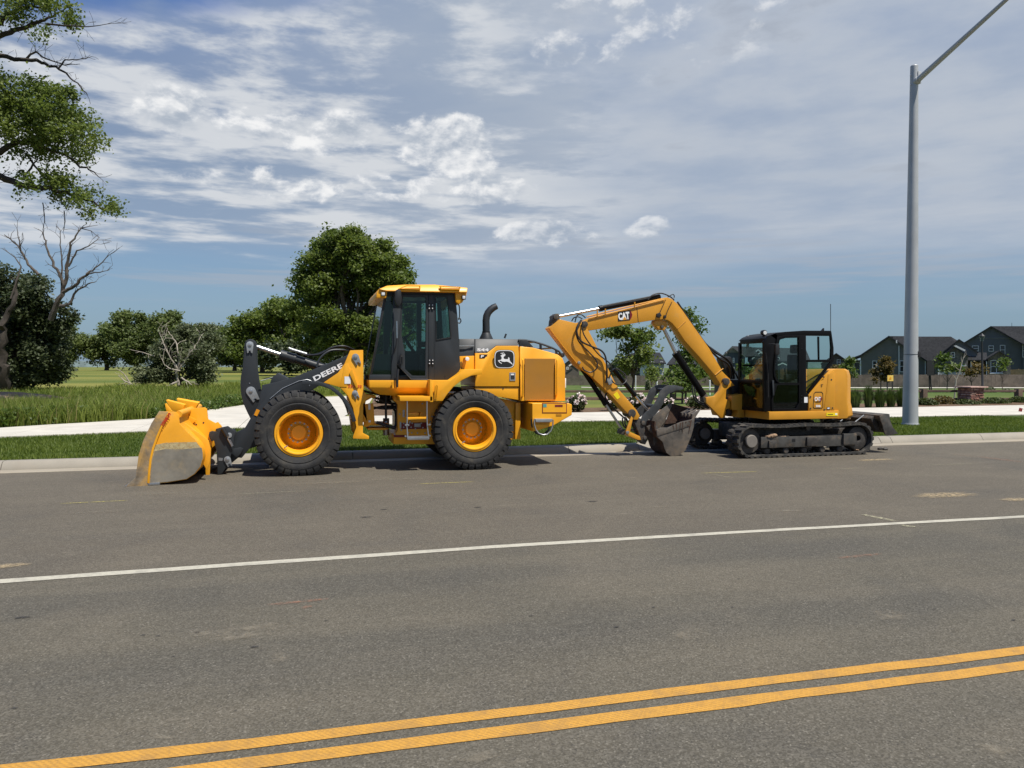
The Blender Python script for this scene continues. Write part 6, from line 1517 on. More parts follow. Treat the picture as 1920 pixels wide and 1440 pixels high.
def tree(name, label, base, lobes, leaf, n_clump, per, size, sigma, group=None, trunk_r=0.3, bark='bark', fork=0.35, limbs=10, sparse=0.0, cat='tree', flat=0.7, trunk_to=None, tdark=0.0, twigs=0, nb_div=7):
    """lobes: (dx lateral, depth, z, r_lat, r_depth, r_z, weight) about the foot of the trunk"""
    base = Vector(base); t_ = thing(name, base, label, cat, group)
    w_ = np.array([l[6] for l in lobes]); w_ = w_ / w_.sum()
    # every lobe carries boughs, every bough carries clumps, so the outline is billowed and broken
    LB = np.array([l[:6] for l in lobes]); n_b = max(6, int(n_clump / nb_div))
    bp = rng.choice(len(lobes), n_b, p=w_)
    d = rng.normal(0, 1, (n_b, 3)); d[:, 2] += 0.15; d /= np.linalg.norm(d, axis=1)[:, None]
    bc_ = LB[bp, :3] + d * (rng.uniform(0.35, 1.0, n_b) ** 0.6)[:, None] * LB[bp, 3:6] * 0.92
    br_ = (LB[bp, 3:6].mean(1) * rng.uniform(0.16, 0.36, n_b))
    pick = rng.integers(0, n_b, n_clump)
    d = rng.normal(0, 1, (n_clump, 3)); d[:, 2] += 0.25; d /= np.linalg.norm(d, axis=1)[:, None]
    cl = bc_[pick] + d * (rng.random(n_clump) ** 0.33 * br_[pick])[:, None] * np.array([1.15, 1.15, 0.85])
    bough_t = rng.normal(0.0, 0.12, n_b)
    cl[:, 2] = np.maximum(cl[:, 2], 0.25)
    # lateral / depth to world
    def tow(a):
        return np.stack([base.x + a[:, 0] * _c + a[:, 1] * _s, base.y - a[:, 0] * _s + a[:, 1] * _c, base.z + a[:, 2]], 1)
    CW = tow(cl)
    cnt = np.maximum(4, rng.poisson(per, n_clump)); tot = cnt.sum()
    sg = sigma * rng.uniform(0.7, 1.35, n_clump)
    idx = np.repeat(np.arange(n_clump), cnt)
    off = rng.normal(0, 1, (tot, 3)) * sg[idx][:, None]; off[:, 2] *= flat
    P = CW[idx] + off
    P[:, 2] = np.maximum(P[:, 2], base.z + 0.05)
    clump_t = rng.normal(0.5, 0.10, n_clump) + bough_t[pick]
    tint = np.clip(clump_t[idx] + rng.normal(0, 0.16, tot) - tdark, 0, 1)
    leaves('crown', P, size * rng.uniform(0.7, 1.3, tot), leaf, t_, tint)
    m = MB()
    zc = np.array([l[2] for l in lobes]); top = max(l[2] + l[5] * 0.3 for l in lobes)
    fz_ = top * fork
    cen = tow(np.array([[np.average([l[0] for l in lobes], weights=w_), np.average([l[1] for l in lobes], weights=w_), fz_]]))[0]
    tk = branch_path(base - Vector((0, 0, 0.1)), trunk_to or (base.x + (cen[0] - base.x) * 0.25, base.y + (cen[1] - base.y) * 0.25, base.z + fz_), 0.03, 5)
    m.tube(tk, [trunk_r * 1.25, trunk_r, trunk_r * 0.93, trunk_r * 0.88, trunk_r * 0.8], 10)
    fork_p = tk[-1]
    order = np.argsort(-cl[:, 2])[: max(limbs * 4, 1)]
    sel = rng.choice(n_clump, min(limbs, n_clump), replace=False)
    ends = []
    for k in sel:
        st = tk[-1] if rng.random() < 0.6 else tk[-2]
        pth = branch_path(st, CW[k], 0.10, 7)
        r0 = trunk_r * rng.uniform(0.28, 0.5)
        m.tube(pth, [r0 * (1 - 0.85 * i / 6) for i in range(7)], 6); ends.append(pth)
    for k in range(twigs):
        pth = ends[rng.integers(len(ends))]; q = CW[rng.integers(n_clump)]
        s_ = pth[rng.integers(2, 6)]
        if (Vector(q) - s_).length > 6.0 * sigma: continue
        m.tube(branch_path(s_, q, 0.12, 5), [trunk_r * 0.09 * (1 - 0.8 * i / 4) + 0.004 for i in range(5)], 5)
    m.build('trunk', M[bark], t_, 0, 50)
    return t_

def foot(px, Z):
    p = from_ld((px - 960) / FPX * Z, Z); return Vector((p.x, p.y, float(terrain(p.x, p.y))))
def lobe_px(px, py, rx, ry, Z, ft, dz=0.0, rd=None, wt=1.0, bx=None):
    """crown lobe that shows at px, py with radii in photo pixels, at the tree's own depth"""
    k = Z / FPX; lat0 = lat_depth(ft.x, ft.y)[0]
    return ((px - 960) * k - lat0, dz, EYE + (HORIZON - py) * k - ft.z, rx * k, (rd if rd else (rx + ry) / 2 * k), ry * k, wt)

# big cottonwood behind the loader cab
Z = 74.0; ft = foot(655, Z)
lb = [lobe_px(*a, Z, ft, wt=w_) for *a, w_ in ((640, 475, 68, 42, 2.0), (600, 520, 62, 42, 1.8), (690, 500, 60, 48, 2), (730, 545, 48, 45, 1.5), (650, 575, 95, 50, 2.6), (585, 600, 48, 45, 1.2), (690, 625, 80, 48, 2), (615, 645, 55, 40, 1.2), (665, 450, 32, 20, 0.5), (745, 600, 40, 60, 1.4), (752, 545, 38, 34, 1.3), (720, 500, 40, 34, 1.0))]
tree('cottonwood_tree', 'tall dense green cottonwood rising behind the loader cab', ft, lb, M['leaf_cotton'], 1300, 62, 0.21, 0.38, None, 0.55, fork=0.30, limbs=26)
# row of trees across the field
grp = 'trees across the hay field'
row = [('small round tree in the field gap beside the dark willow', 128, 118, ((130, 640, 26, 38, 1),), 'leaf_far'),
       ('leftmost field tree, drooping, right of the sky gap', 200, 120, ((190, 655, 24, 32, 1), (215, 640, 30, 40, 1.3)), 'leaf_far'),
       ('tallest twin-topped field tree left of the fallen branches', 255, 115, ((232, 618, 30, 30, 1.3), (270, 625, 32, 34, 1.4), (250, 655, 48, 34, 1.5)), 'leaf_far'),
       ('bushy field tree behind the bleached fallen branches', 318, 112, ((312, 612, 26, 26, 1), (330, 645, 40, 42, 1.7)), 'leaf_far'),
       ('low field tree left of the loader bellcrank', 385, 116, ((375, 645, 36, 36, 1.4), (398, 628, 22, 18, .6), (400, 660, 30, 30, 1)), 'leaf_olive'),
       ('dark low field tree partly behind the loader bellcrank', 440, 110, ((435, 655, 34, 34, 1.2), (455, 660, 34, 30, 1)), 'leaf_far'),
       ('round field tree above the loader tilt cylinder', 492, 100, ((470, 615, 40, 32, 1.4), (510, 605, 46, 34, 1.6), (490, 650, 60, 38, 1.8)), 'leaf_cotton'),
       ('field tree tucked against the tall cottonwood', 548, 95, ((535, 595, 34, 34, 1.2), (555, 640, 44, 46, 1.6)), 'leaf_cotton')]
for (lab, px, Z, lbs, lf) in row:
    ft = foot(px, Z)
    tree('field_tree', lab, ft, [lobe_px(a, b, c_, d_, Z, ft, wt=w_) for a, b, c_, d_, w_ in lbs], M[lf], 130 + 110 * len(lbs), 50, 0.26, 0.42, grp, 0.30, fork=0.25, limbs=10)
# thicket under the cottonwood
Z = 84; ft = foot(600, Z)
tree('shrub_thicket', 'dark thicket of shrubs below the tall cottonwood', ft, [lobe_px(a, b, c_, d_, Z, ft, wt=1) for a, b, c_, d_ in ((560, 672, 40, 26), (610, 668, 40, 26), (660, 670, 50, 24), (720, 665, 40, 30), (500, 674, 40, 22))], M['leaf_dark'], 170, 60, 0.28, 0.5, None, 0.12, fork=0.2, limbs=6, cat='shrub')

# fallen willow with bleached limbs
Z = 54.0; ft = foot(335, Z)
t_ = tree('fallen_willow', 'grey-green fallen willow with bleached bare branches in the meadow', ft, [lobe_px(a, b, c_, d_, Z, ft, wt=w_) for a, b, c_, d_, w_ in ((285, 700, 46, 26, 1.2), (350, 685, 52, 40, 1.6), (380, 665, 32, 45, 1.2), (320, 670, 38, 34, 1), (345, 640, 34, 26, .7), (390, 700, 22, 25, .6))], M['leaf_olive'], 480, 45, 0.13, 0.22, None, 0.16, 'deadwood', 0.15, 12, cat='tree')
def bare(parent, segs, Z, mat, name='dead_branch', jit=0.4):
    """bare limbs: px chains with a radius in photo pixels; twigs sprout along them"""
    k = Z / FPX
    for chain, r0, r1, tw in segs:
        pts = [D(x, y, Z + dz) for x, y, dz in chain]; P = []
        for i in range(len(pts) - 1):
            for q in range(4):
                P.append(pts[i].lerp(pts[i + 1], q / 4) + Vector(rng.normal(0, 1, 3)) * (0.25 * r0 * k * (0 if (i == 0 and q == 0) else 1)))
        P.append(pts[-1]); n = len(P)
        m = MB().tube(P, [(r0 + (r1 - r0) * i / (n - 1)) * k for i in range(n)], 7)
        for _ in range(tw):
            i = rng.integers(1, n); base_ = P[i]; dr = (P[i] - P[i - 1]).normalized()
            d_ = (dr * rng.uniform(0.5, 1.1) + Vector(rng.normal(0, 0.55, 3)) + Vector((0, 0, 0.25))).normalized()
            ln = k * rng.uniform(10, 34)
            q1 = base_ + d_ * ln * 0.5; q2 = base_ + (d_ + Vector(rng.normal(0, 0.3, 3))).normalized() * ln
            m.tube([base_, q1, q2], [0.9 * k * max(.45, r1), 0.6 * k * max(.45, r1), 0.28 * k], 4)
            if rng.random() < 0.6:
                q3 = q1 + (d_ + Vector(rng.normal(0, 0.6, 3))).normalized() * ln * 0.45
                m.tube([q1, q3], [0.5 * k * max(.45, r1), 0.25 * k], 4)
        m.build(name, mat, parent, 0, 50)
M['bleached'] = mk('bleached_wood', (0.33, 0.29, 0.24), 0.85, var=0.25, vs_=3)
bare(t_, [([(335, 722, -1.5), (332, 700, -1.6), (338, 670, -1.6), (328, 640, -1.6), (316, 622, -1.4)], 2.6, 0.6, 10), ([(330, 700, -1.7), (345, 680, -1.8), (362, 655, -1.8), (372, 640, -1.6)], 2.0, 0.5, 10),
          ([(332, 690, -1.8), (318, 668, -1.9), (305, 640, -1.8), (300, 628, -1.7)], 1.5, 0.4, 8), ([(335, 715, -2), (322, 720, -2.1), (312, 724, -2.2)], 2.2, 0.8, 2), ([(340, 708, -2), (352, 716, -2), (360, 722, -2)], 1.8, 0.6, 3), ([(338, 695, -2), (320, 692, -2.2), (309, 684, -2.2), (303, 672, -2.2)], 1.2, 0.4, 4)], Z, M['bleached'])
bare(t_, [([(290, 668, -1.4), (268, 661, -1.4), (243, 655, -1.3)], 1.0, 0.4, 2), ([(250, 722, -1.3), (235, 715, -1.5), (222, 704, -1.5)], 1.8, 0.6, 3), ([(246, 722, -1.3), (232, 700, -1.4), (216, 690, -1.4)], 1.4, 0.4, 3), ([(262, 724, -1.2), (244, 720, -1.4), (228, 722, -1.4)], 1.6, 0.6, 2)], Z, M['bleached'])

# dark willow with a dead crown at the left edge
Z = 47.0; ft = foot(20, Z)
t_ = tree('dark_willow', 'dark bushy willow at the left edge with bare dead limbs above', ft, [lobe_px(a, b, c_, d_, Z, ft, wt=w_) for a, b, c_, d_, w_ in ((20, 540, 42, 42, 1.4), (75, 560, 42, 42, 1.3), (30, 610, 60, 50, 2), (85, 630, 48, 48, 1.8), (40, 675, 70, 40, 2.2), (105, 600, 30, 38, 1), (95, 690, 26, 26, .8), (-30, 600, 50, 90, 2), (60, 700, 50, 22, 1.1))], M['leaf_dark'], 1000, 44, 0.14, 0.24, None, 0.42, 'barkdark', 0.28, 16, tdark=0.08)
bare(t_, [([(6, 728, -1.6), (5, 690, -2.0), (4, 640, -2.2), (8, 600, -2.2), (25, 560, -2.0), (32, 520, -1.8)], 11, 2.0, 5)], Z, M['barkdark'])
bare(t_, [([(95, 600, -1.6), (112, 560, -1.8), (122, 530, -1.8), (128, 490, -1.8), (134, 455, -1.7), (152, 428, -1.6)], 5.0, 1.0, 12),
          ([(120, 535, -1.8), (108, 505, -1.8), (92, 478, -1.7), (84, 452, -1.7), (80, 435, -1.6)], 3.0, 0.8, 9), ([(118, 548, -1.8), (140, 535, -1.9), (160, 516, -1.9), (178, 503, -1.8), (205, 478, -1.7)], 3.4, 0.6, 12), ([(112, 575, -1.7), (130, 570, -1.8), (142, 548, -1.8), (165, 532, -1.8), (180, 528, -1.7)], 3.0, 0.6, 8),
          ([(155, 520, -1.9), (170, 512, -1.9), (188, 510, -1.8), (205, 506, -1.7)], 1.7, 0.5, 6), ([(128, 500, -1.8), (145, 470, -1.8), (165, 462, -1.8), (182, 450, -1.7)], 1.8, 0.5, 8), ([(116, 540, -1.8), (116, 490, -1.8), (113, 460, -1.7), (113, 432, -1.7)], 1.8, 0.5, 6),
          ([(72, 515, -1.6), (52, 495, -1.6), (40, 470, -1.6), (22, 450, -1.5), (8, 440, -1.5)], 2.6, 0.7, 9), ([(40, 475, -1.6), (36, 450, -1.6), (32, 430, -1.5)], 1.4, 0.5, 5), ([(20, 560, -2), (40, 500, -1.8), (28, 482, -1.7), (4, 466, -1.6)], 1.6, 0.5, 6)], Z, M['deadwood'])
# overhanging cottonwood, trunk out of frame to the left
Z = 30.0; ft = foot(-330, Z)
lb = [lobe_px(a, b, c_, d_, Z, ft, wt=w_, rd=2.0) for a, b, c_, d_, w_ in ((10, 195, 60, 62, 2.4), (70, 200, 55, 60, 2.2), (115, 235, 48, 48, 2.0), (160, 265, 34, 36, 1.1), (140, 205, 34, 26, .7), (60, 265, 60, 34, 1.3), (25, 45, 36, 40, .55), (95, 30, 44, 30, .6), (140, 42, 32, 24, .35), (105, 352, 44, 28, .5), (150, 366, 42, 28, .6), (190, 388, 28, 20, .35), (20, 345, 35, 36, .35), (-70, 180, 90, 200, 4), (-120, 40, 90, 120, 2))]
t_ = tree('cottonwood_tree', 'large cottonwood overhanging the top left corner, trunk out of view', ft, lb, M['leaf_cotton'], 2500, 13, 0.085, 0.135, None, 0.5, 'barkdark', 0.45, 3, twigs=110, flat=1.1, nb_div=9)
bare(t_, [([(-200, 330, 0), (-60, 335, 0), (0, 332, 0), (40, 346, 0), (70, 352, 0), (115, 358, 0), (160, 372, 0), (200, 392, 0)], 9, 1.0, 26), ([(70, 352, 0), (45, 330, .1), (70, 300, .2), (30, 280, .3)], 3, 0.7, 8), ([(-80, 110, 0), (0, 105, 0), (50, 112, 0), (85, 118, 0), (110, 128, 0), (140, 150, 0), (162, 175, 0)], 5, 0.6, 22), ([(50, 110, 0), (66, 97, 0), (85, 110, 0), (122, 122, 0), (150, 120, 0)], 2.2, 0.5, 14),
          ([(110, 128, 0), (122, 112, 0), (150, 112, 0), (172, 106, 0)], 1.6, 0.4, 8), ([(-60, 60, 0), (0, 40, 0), (22, 22, 0), (50, 14, 0), (92, 13, 0)], 7, 1.2, 12), ([(-60, 80, 0), (10, 64, 0), (50, 50, 0), (80, 40, 0), (98, 30, 0), (130, 10, 0)], 5.5, 0.8, 14), ([(88, 45, 0), (130, 48, 0), (165, 50, 0), (210, 44, 0)], 2.0, 0.4, 14), ([(-80, 300, 0), (0, 285, 0), (30, 265, 0), (70, 272, 0), (120, 290, 0), (160, 315, 0), (185, 332, 0)], 7, 0.6, 24), ([(50, 290, 0), (80, 330, 0), (95, 350, 0), (120, 385, 0)], 2.2, 0.5, 10), ([(80, 380, 0), (84, 410, 0), (80, 432, 0)], 1.0, 0.4, 6), ([(120, 395, 0), (122, 415, 0), (118, 436, 0)], 1.0, 0.4, 6)], Z, M['barkdark'], 'limb')

tag(leaves('meadow_weeds', weed_points, 0.07, M['leaf_young'], None, np.clip(rng.normal(.35, .25, len(weed_points)), 0, 1), 1.8), 'broad-leaved weeds along the front of the meadow', 'weeds', kind='stuff')
# young park trees on the right
def young(label, px, Z, lbs, leaf, n_cl, per=26, size=0.16, sig=0.22, tr=0.05, limbs=8, grp='young trees in the park', sparse=0):
    ft = foot(px, Z)
    return tree('young_tree', label, ft, [lobe_px(a, b, c_, d_, Z, ft, wt=w_) for a, b, c_, d_, w_ in lbs], M[leaf], n_cl, per, size, sig, grp, tr, 'bark', 0.35, limbs, twigs=10)
young('full leafy young tree framed by the raised boom', 1187, 44, ((1180, 640, 32, 38, 1.4), (1195, 675, 45, 26, 1.8), (1165, 690, 22, 16, .5), (1210, 640, 25, 40, .9), (1150, 625, 16, 12, .3)), 'leaf_cotton', 120, 24, 0.15, 0.24, 0.07, 16)
young('sparse young tree behind the boom cylinder', 1285, 40, ((1265, 640, 26, 46, 1.2), (1290, 690, 30, 40, 1.4), (1295, 610, 18, 30, .7), (1262, 700, 20, 22, .6)), 'leaf_young', 90, 20, 0.13, 0.24, 0.05, 14)
young('small forked young tree right of the thumb', 1280, 36, ((1262, 720, 30, 26, 1), (1300, 715, 26, 26, .9), (1280, 700, 24, 22, .7)), 'leaf_young', 60, 16, 0.11, 0.2, 0.05, 10)
young('bronze-leaved young tree before the grey gabled house', 1652, 76, ((1652, 692, 16, 16, 1.4), (1648, 706, 17, 10, .9), (1658, 682, 9, 8, .4)), 'leaf_red', 70, 34, 0.16, 0.22, 0.05)
young('green young tree in front of the stone garage', 1776, 62, ((1776, 672, 10, 12, 1), (1772, 690, 16, 12, 1), (1788, 694, 10, 8, .4)), 'leaf_young', 42, 26, 0.15, 0.2, 0.04)
young('thin young tree beside the black street lamp', 1820, 64, ((1820, 692, 12, 14, 1), (1840, 688, 8, 10, .4)), 'leaf_red', 26, 18, 0.14, 0.2, 0.04)
young('slender tree before the white double window', 1880, 68, ((1884, 678, 12, 10, 1), (1878, 690, 6, 8, .4)), 'leaf_young', 20, 18, 0.14, 0.2, 0.035)
young('small green tree beside the excavator counterweight', 1593, 84, ((1593, 692, 9, 18, 1),), 'leaf_young', 34, 26, 0.17, 0.25, 0.05)
young('dark round tree by the white house', 1222, 92, ((1222, 702, 10, 12, 1),), 'leaf_cotton', 30, 34, 0.2, 0.3, 0.06)
young('dark spreading tree left of the white house', 1165, 96, ((1165, 694, 30, 14, 1),), 'leaf_dark', 60, 34, 0.22, 0.32, 0.08)
young('green tree between the brown house and the boom foot', 1345, 90, ((1320, 695, 16, 14, 1), (1340, 700, 12, 10, .6)), 'leaf_far', 40, 30, 0.2, 0.3, 0.06)
young('bushy tree behind the excavator counterweight', 1575, 88, ((1572, 697, 12, 10, 1),), 'leaf_red', 34, 26, 0.18, 0.25, 0.05)
young('green bush-like tree at the dark blue house corner', 1398, 90, ((1396, 694, 12, 14, 1),), 'leaf_young', 26, 24, 0.18, 0.25, 0.05)
# bare young tree beside the stone pillar
ft = foot(1790, 44); bt = thing('bare_tree', ft, 'leafless pale forked sapling left of the stone pillar', 'tree')
b0 = D(1790, 688 + (EYE - ft.z) * FPX / 44, 44)
m = MB().tube([ft, D(1791, 730, 44), D(1793, 712, 44), D(1800, 695, 44), D(1805, 675, 44), D(1810, 660, 44)], [0.045, 0.04, 0.035, 0.03, 0.02, 0.01], 7)
for ch in ([(1793, 712), (1788, 705), (1782, 698)], [(1804, 680), (1802, 672), (1803, 668)], [(1800, 695), (1793, 690), (1788, 684)], [(1806, 672), (1812, 664), (1810, 655)]):
    m.tube([D(x, y, 44) for x, y in ch], [0.022, 0.014, 0.006], 6)
m.build('trunk', M['bleached'], bt, 0, 50)
# rose bushes in the bark bed
def rose(label, px, py, w_, h_):
    c0 = G(px, py, LZ); t_ = thing('rose_bush', c0, label, 'rose bush', 'rose bushes in the bark bed')
    n = 900; k = c0.dot(_FW) / FPX; rx, rz = w_ * k / 2, h_ * k
    d = rng.normal(0, 1, (n, 3)); d /= np.linalg.norm(d, axis=1)[:, None]; rr = rng.random(n) ** 0.4
    P = np.array(c0) + d * rr[:, None] * np.array([rx, rx * 0.8, rz / 2]) + np.array([0, 0, rz * 0.5])
    leaves('foliage', P, 0.06, M['leaf_rose'], t_, rng.random(n))
    fl = []; tn = []
    for _ in range(30):
        dd = rng.normal(0, 1, 3); dd[2] = abs(dd[2]) * 1.0 - 0.2; dd[1] -= 0.5; dd /= np.linalg.norm(dd)
        ctr = np.array(c0) + dd * np.array([rx, rx * 0.8, rz / 2]) + np.array([0, 0, rz * 0.52]); tt = rng.uniform(0.2, 1)
        fl.append(ctr + rng.normal(0, 0.020, (14, 3))); tn.append(np.full(14, tt))
    leaves('blossoms', np.concatenate(fl), 0.065, M['petal'], t_, np.clip(np.concatenate(tn) + rng.normal(0, .08, 420), 0, 1), 1.1)
    m = MB()
    for _ in range(7):
        e_ = np.array(c0) + rng.normal(0, 1, 3) * np.array([rx, rx, 0]) * 0.5 + np.array([0, 0, rz * 0.6]); m.tube([c0, Vector(e_)], [0.012, 0.005], 5)
    m.build('stem', M['bark'], t_, 0, 50)
rose('white rose bush just right of the loader counterweight', 1082, 773, 36, 34)
rose('white rose bush behind the excavator stick', 1147, 771, 34, 30)
rose('pink rose bush between stick and thumb', 1196, 769, 40, 30)
rose('pink rose bush seen beneath the thumb tips', 1246, 768, 34, 24)
rose('pink and white rose bush left of the swing post', 1310, 768, 50, 26)
rose('small rose bush behind the loader articulation', 712, 757, 20, 16)
# ornamental grasses behind the pavement on the right
def reed(label, px, py, w_, h_):
    c0 = G(px, py, LZ); t_ = tag(thing('ornamental_grass', c0, label, 'grass clump', 'ornamental grasses along the pavement'))
    k = c0.dot(_FW) / FPX; n = 520; H_ = h_ * k; Wd = w_ * k
    a = rng.uniform(0, 2 * np.pi, n); rr = rng.random(n) ** 0.6 * Wd * 0.22
    P = np.stack([c0.x + np.cos(a) * rr, c0.y + np.sin(a) * rr, np.full(n, c0.z)], 1)
    lean = rng.uniform(0.02, 0.42, n) * Wd; hh = H_ * rng.uniform(0.6, 1.05, n) * (1 - 0.25 * lean / (Wd * 0.42))
    dirx, diry = np.cos(a + rng.normal(0, .4, n)), np.sin(a + rng.normal(0, .4, n)); wd = 0.013
    side = np.stack([-diry * wd, dirx * wd, np.zeros(n)], 1)
    def at(f, g): return P + np.stack([dirx * lean * g, diry * lean * g, hh * f], 1)
    m1, m2, tp = at(0.4, 0.18), at(0.78, 0.55), at(1.0, 1.1)
    V = np.stack([P - side, P + side, m1 + side, m1 - side, m2 + side * .8, m2 - side * .8, tp], 1).reshape(-1, 3)
    quad_mesh('blades', V, 7, M['leaf_reed'], t_, rng.random(n), faces=[(0, 1, 2, 3), (3, 2, 4, 5), (5, 4, 6)])
for lab, px, py, w_, h_ in (('grass clump nearest the excavator counterweight', 1603, 766, 34, 40), ('tall dark grass clump, second from the excavator', 1628, 765, 26, 46), ('third grass clump from the excavator', 1650, 764.5, 30, 40), ('fourth grass clump, left of the light pole', 1670, 764, 28, 38), ('grass clump partly hidden by the light pole', 1690, 763.5, 30, 42)):
    reed(lab, px, py, w_, h_)
# low junipers and perennials by the stone pillar
def mound(label, px, py, w_, h_, leaf='leaf_juniper', n=1500):
    c0 = G(px, py, LZ); t_ = thing('juniper', c0, label, 'shrub', 'low shrubs along the pavement')
    k = c0.dot(_FW) / FPX; rx, rz = w_ * k / 2, h_ * k
    d = rng.normal(0, 1, (n, 3)); d[:, 2] = np.abs(d[:, 2]); d /= np.linalg.norm(d, axis=1)[:, None]; rr = rng.random(n) ** 0.35
    P = np.array(c0) + d * rr[:, None] * np.array([rx, 0.55, rz]) * (0.8 + 0.3 * rng.random((n, 1)))
    leaves('foliage', P, 0.055, M[leaf], t_, np.clip(rng.normal(.45, .25, n), 0, 1), 2.0)
    m = MB()
    for _ in range(5): m.tube([c0, c0 + Vector((rng.normal(0, rx * .4), rng.normal(0, .2), rz * .6))], [0.02, 0.006], 5)
    m.build('stem', M['bark'], t_, 0, 50)
mound('dark low juniper just right of the light pole', 1735, 760, 44, 14)
mound('reddish low shrub left of the stone pillar', 1768, 758, 44, 16, 'leaf_red')
mound('low green juniper in front of the stone pillar', 1810, 758.5, 54, 10)
mound('wide low juniper right of the stone pillar', 1862, 757, 70, 12)
mound('low juniper at the right edge of view', 1912, 755, 40, 12)
def tuft(label, px, Z, w_, h_):
    ft = foot(px, Z); t_ = thing('shrub', ft, label, 'shrub', 'small shrubs before the board fence'); k = Z / FPX; n = 500
    d = rng.normal(0, 1, (n, 3)); d[:, 2] = np.abs(d[:, 2]); d /= np.linalg.norm(d, axis=1)[:, None]; rr = rng.random(n) ** 0.4
    leaves('foliage', np.array(ft) + d * rr[:, None] * np.array([w_ * k / 2, .5, h_ * k]), 0.09, M['leaf_olive'], t_, rng.random(n), 2.0)
tuft('grey-green shrub right of the black street lamp', 1857, 62, 18, 10)
tuft('pale shrub nearer the right edge before the fence', 1888, 62, 16, 7)
tuft('dark conifer shrub on the park lawn behind the stick', 1215, 70, 9, 22)
# ------------------------------------------------------------------ houses, fences and street furniture
def lap_mat(name, col, pitch=0.18):
    m, nt, b, oc = new_mat(name)
    sp = nt.nodes.new('ShaderNodeSeparateXYZ'); nt.links.new(oc, sp.inputs[0])
    saw = E.op('FRACT', E(sp.outputs[2]) / pitch)
    n = enoise(oc, 1.5, 5, 0.6)
    c = cmix(smooth(n, 0.3, 0.7), tuple(q * 0.92 for q in col), tuple(q * 1.06 for q in col))
    nt.links.new(c, b.inputs['Base Color']); b.inputs['Roughness'].default_value = 0.75
    add_bump(nt, b, saw, 0.5, 0.02)
    return m
def shingle_mat():
    m, nt, b, oc = new_mat('roof_shingle')
    n = enoise(oc, 3.0, 6, 0.7); f = enoise(oc, 12.0, 4, 0.7)
    c = cmix(smooth(n * .5 + f * .5, 0.35, 0.7), (0.018, 0.019, 0.021), (0.042, 0.043, 0.046))
    nt.links.new(c, b.inputs['Base Color']); b.inputs['Roughness'].default_value = 0.92; b.inputs['Specular IOR Level'].default_value = 0.15
    add_bump(nt, b, f, 0.5, 0.03)
    return m
M['roof'] = shingle_mat()
M['wgrey'] = lap_mat('grey_lap_siding', (0.125, 0.120, 0.113)); M['wblue'] = lap_mat('slate_blue_siding', (0.050, 0.064, 0.082)); M['wslate'] = lap_mat('slate_siding', (0.098, 0.103, 0.110))
M['wwhite'] = lap_mat('white_siding', (0.62, 0.64, 0.66)); M['wbrown'] = lap_mat('taupe_siding', (0.105, 0.088, 0.074)); M['wpale'] = lap_mat('pale_gable_siding', (0.16, 0.165, 0.16))
M['stonev'] = soil_mat('ledge_stone', ((0.11, 0.105, 0.095), (0.20, 0.19, 0.165), (0.05, 0.048, 0.045)), 3.0, 5.0, 1.0)
M['trim'] = mk('white_trim', (0.70, 0.70, 0.69), 0.6, var=0.05); M['pane'] = mk('house_window', (0.018, 0.022, 0.026), 0.06, var=0.2, coat=0.3)
M['gdoor'] = mk('garage_door', (0.36, 0.37, 0.37), 0.6, var=0.06); M['dkfascia'] = mk('dark_fascia', (0.012, 0.013, 0.015), 0.6)

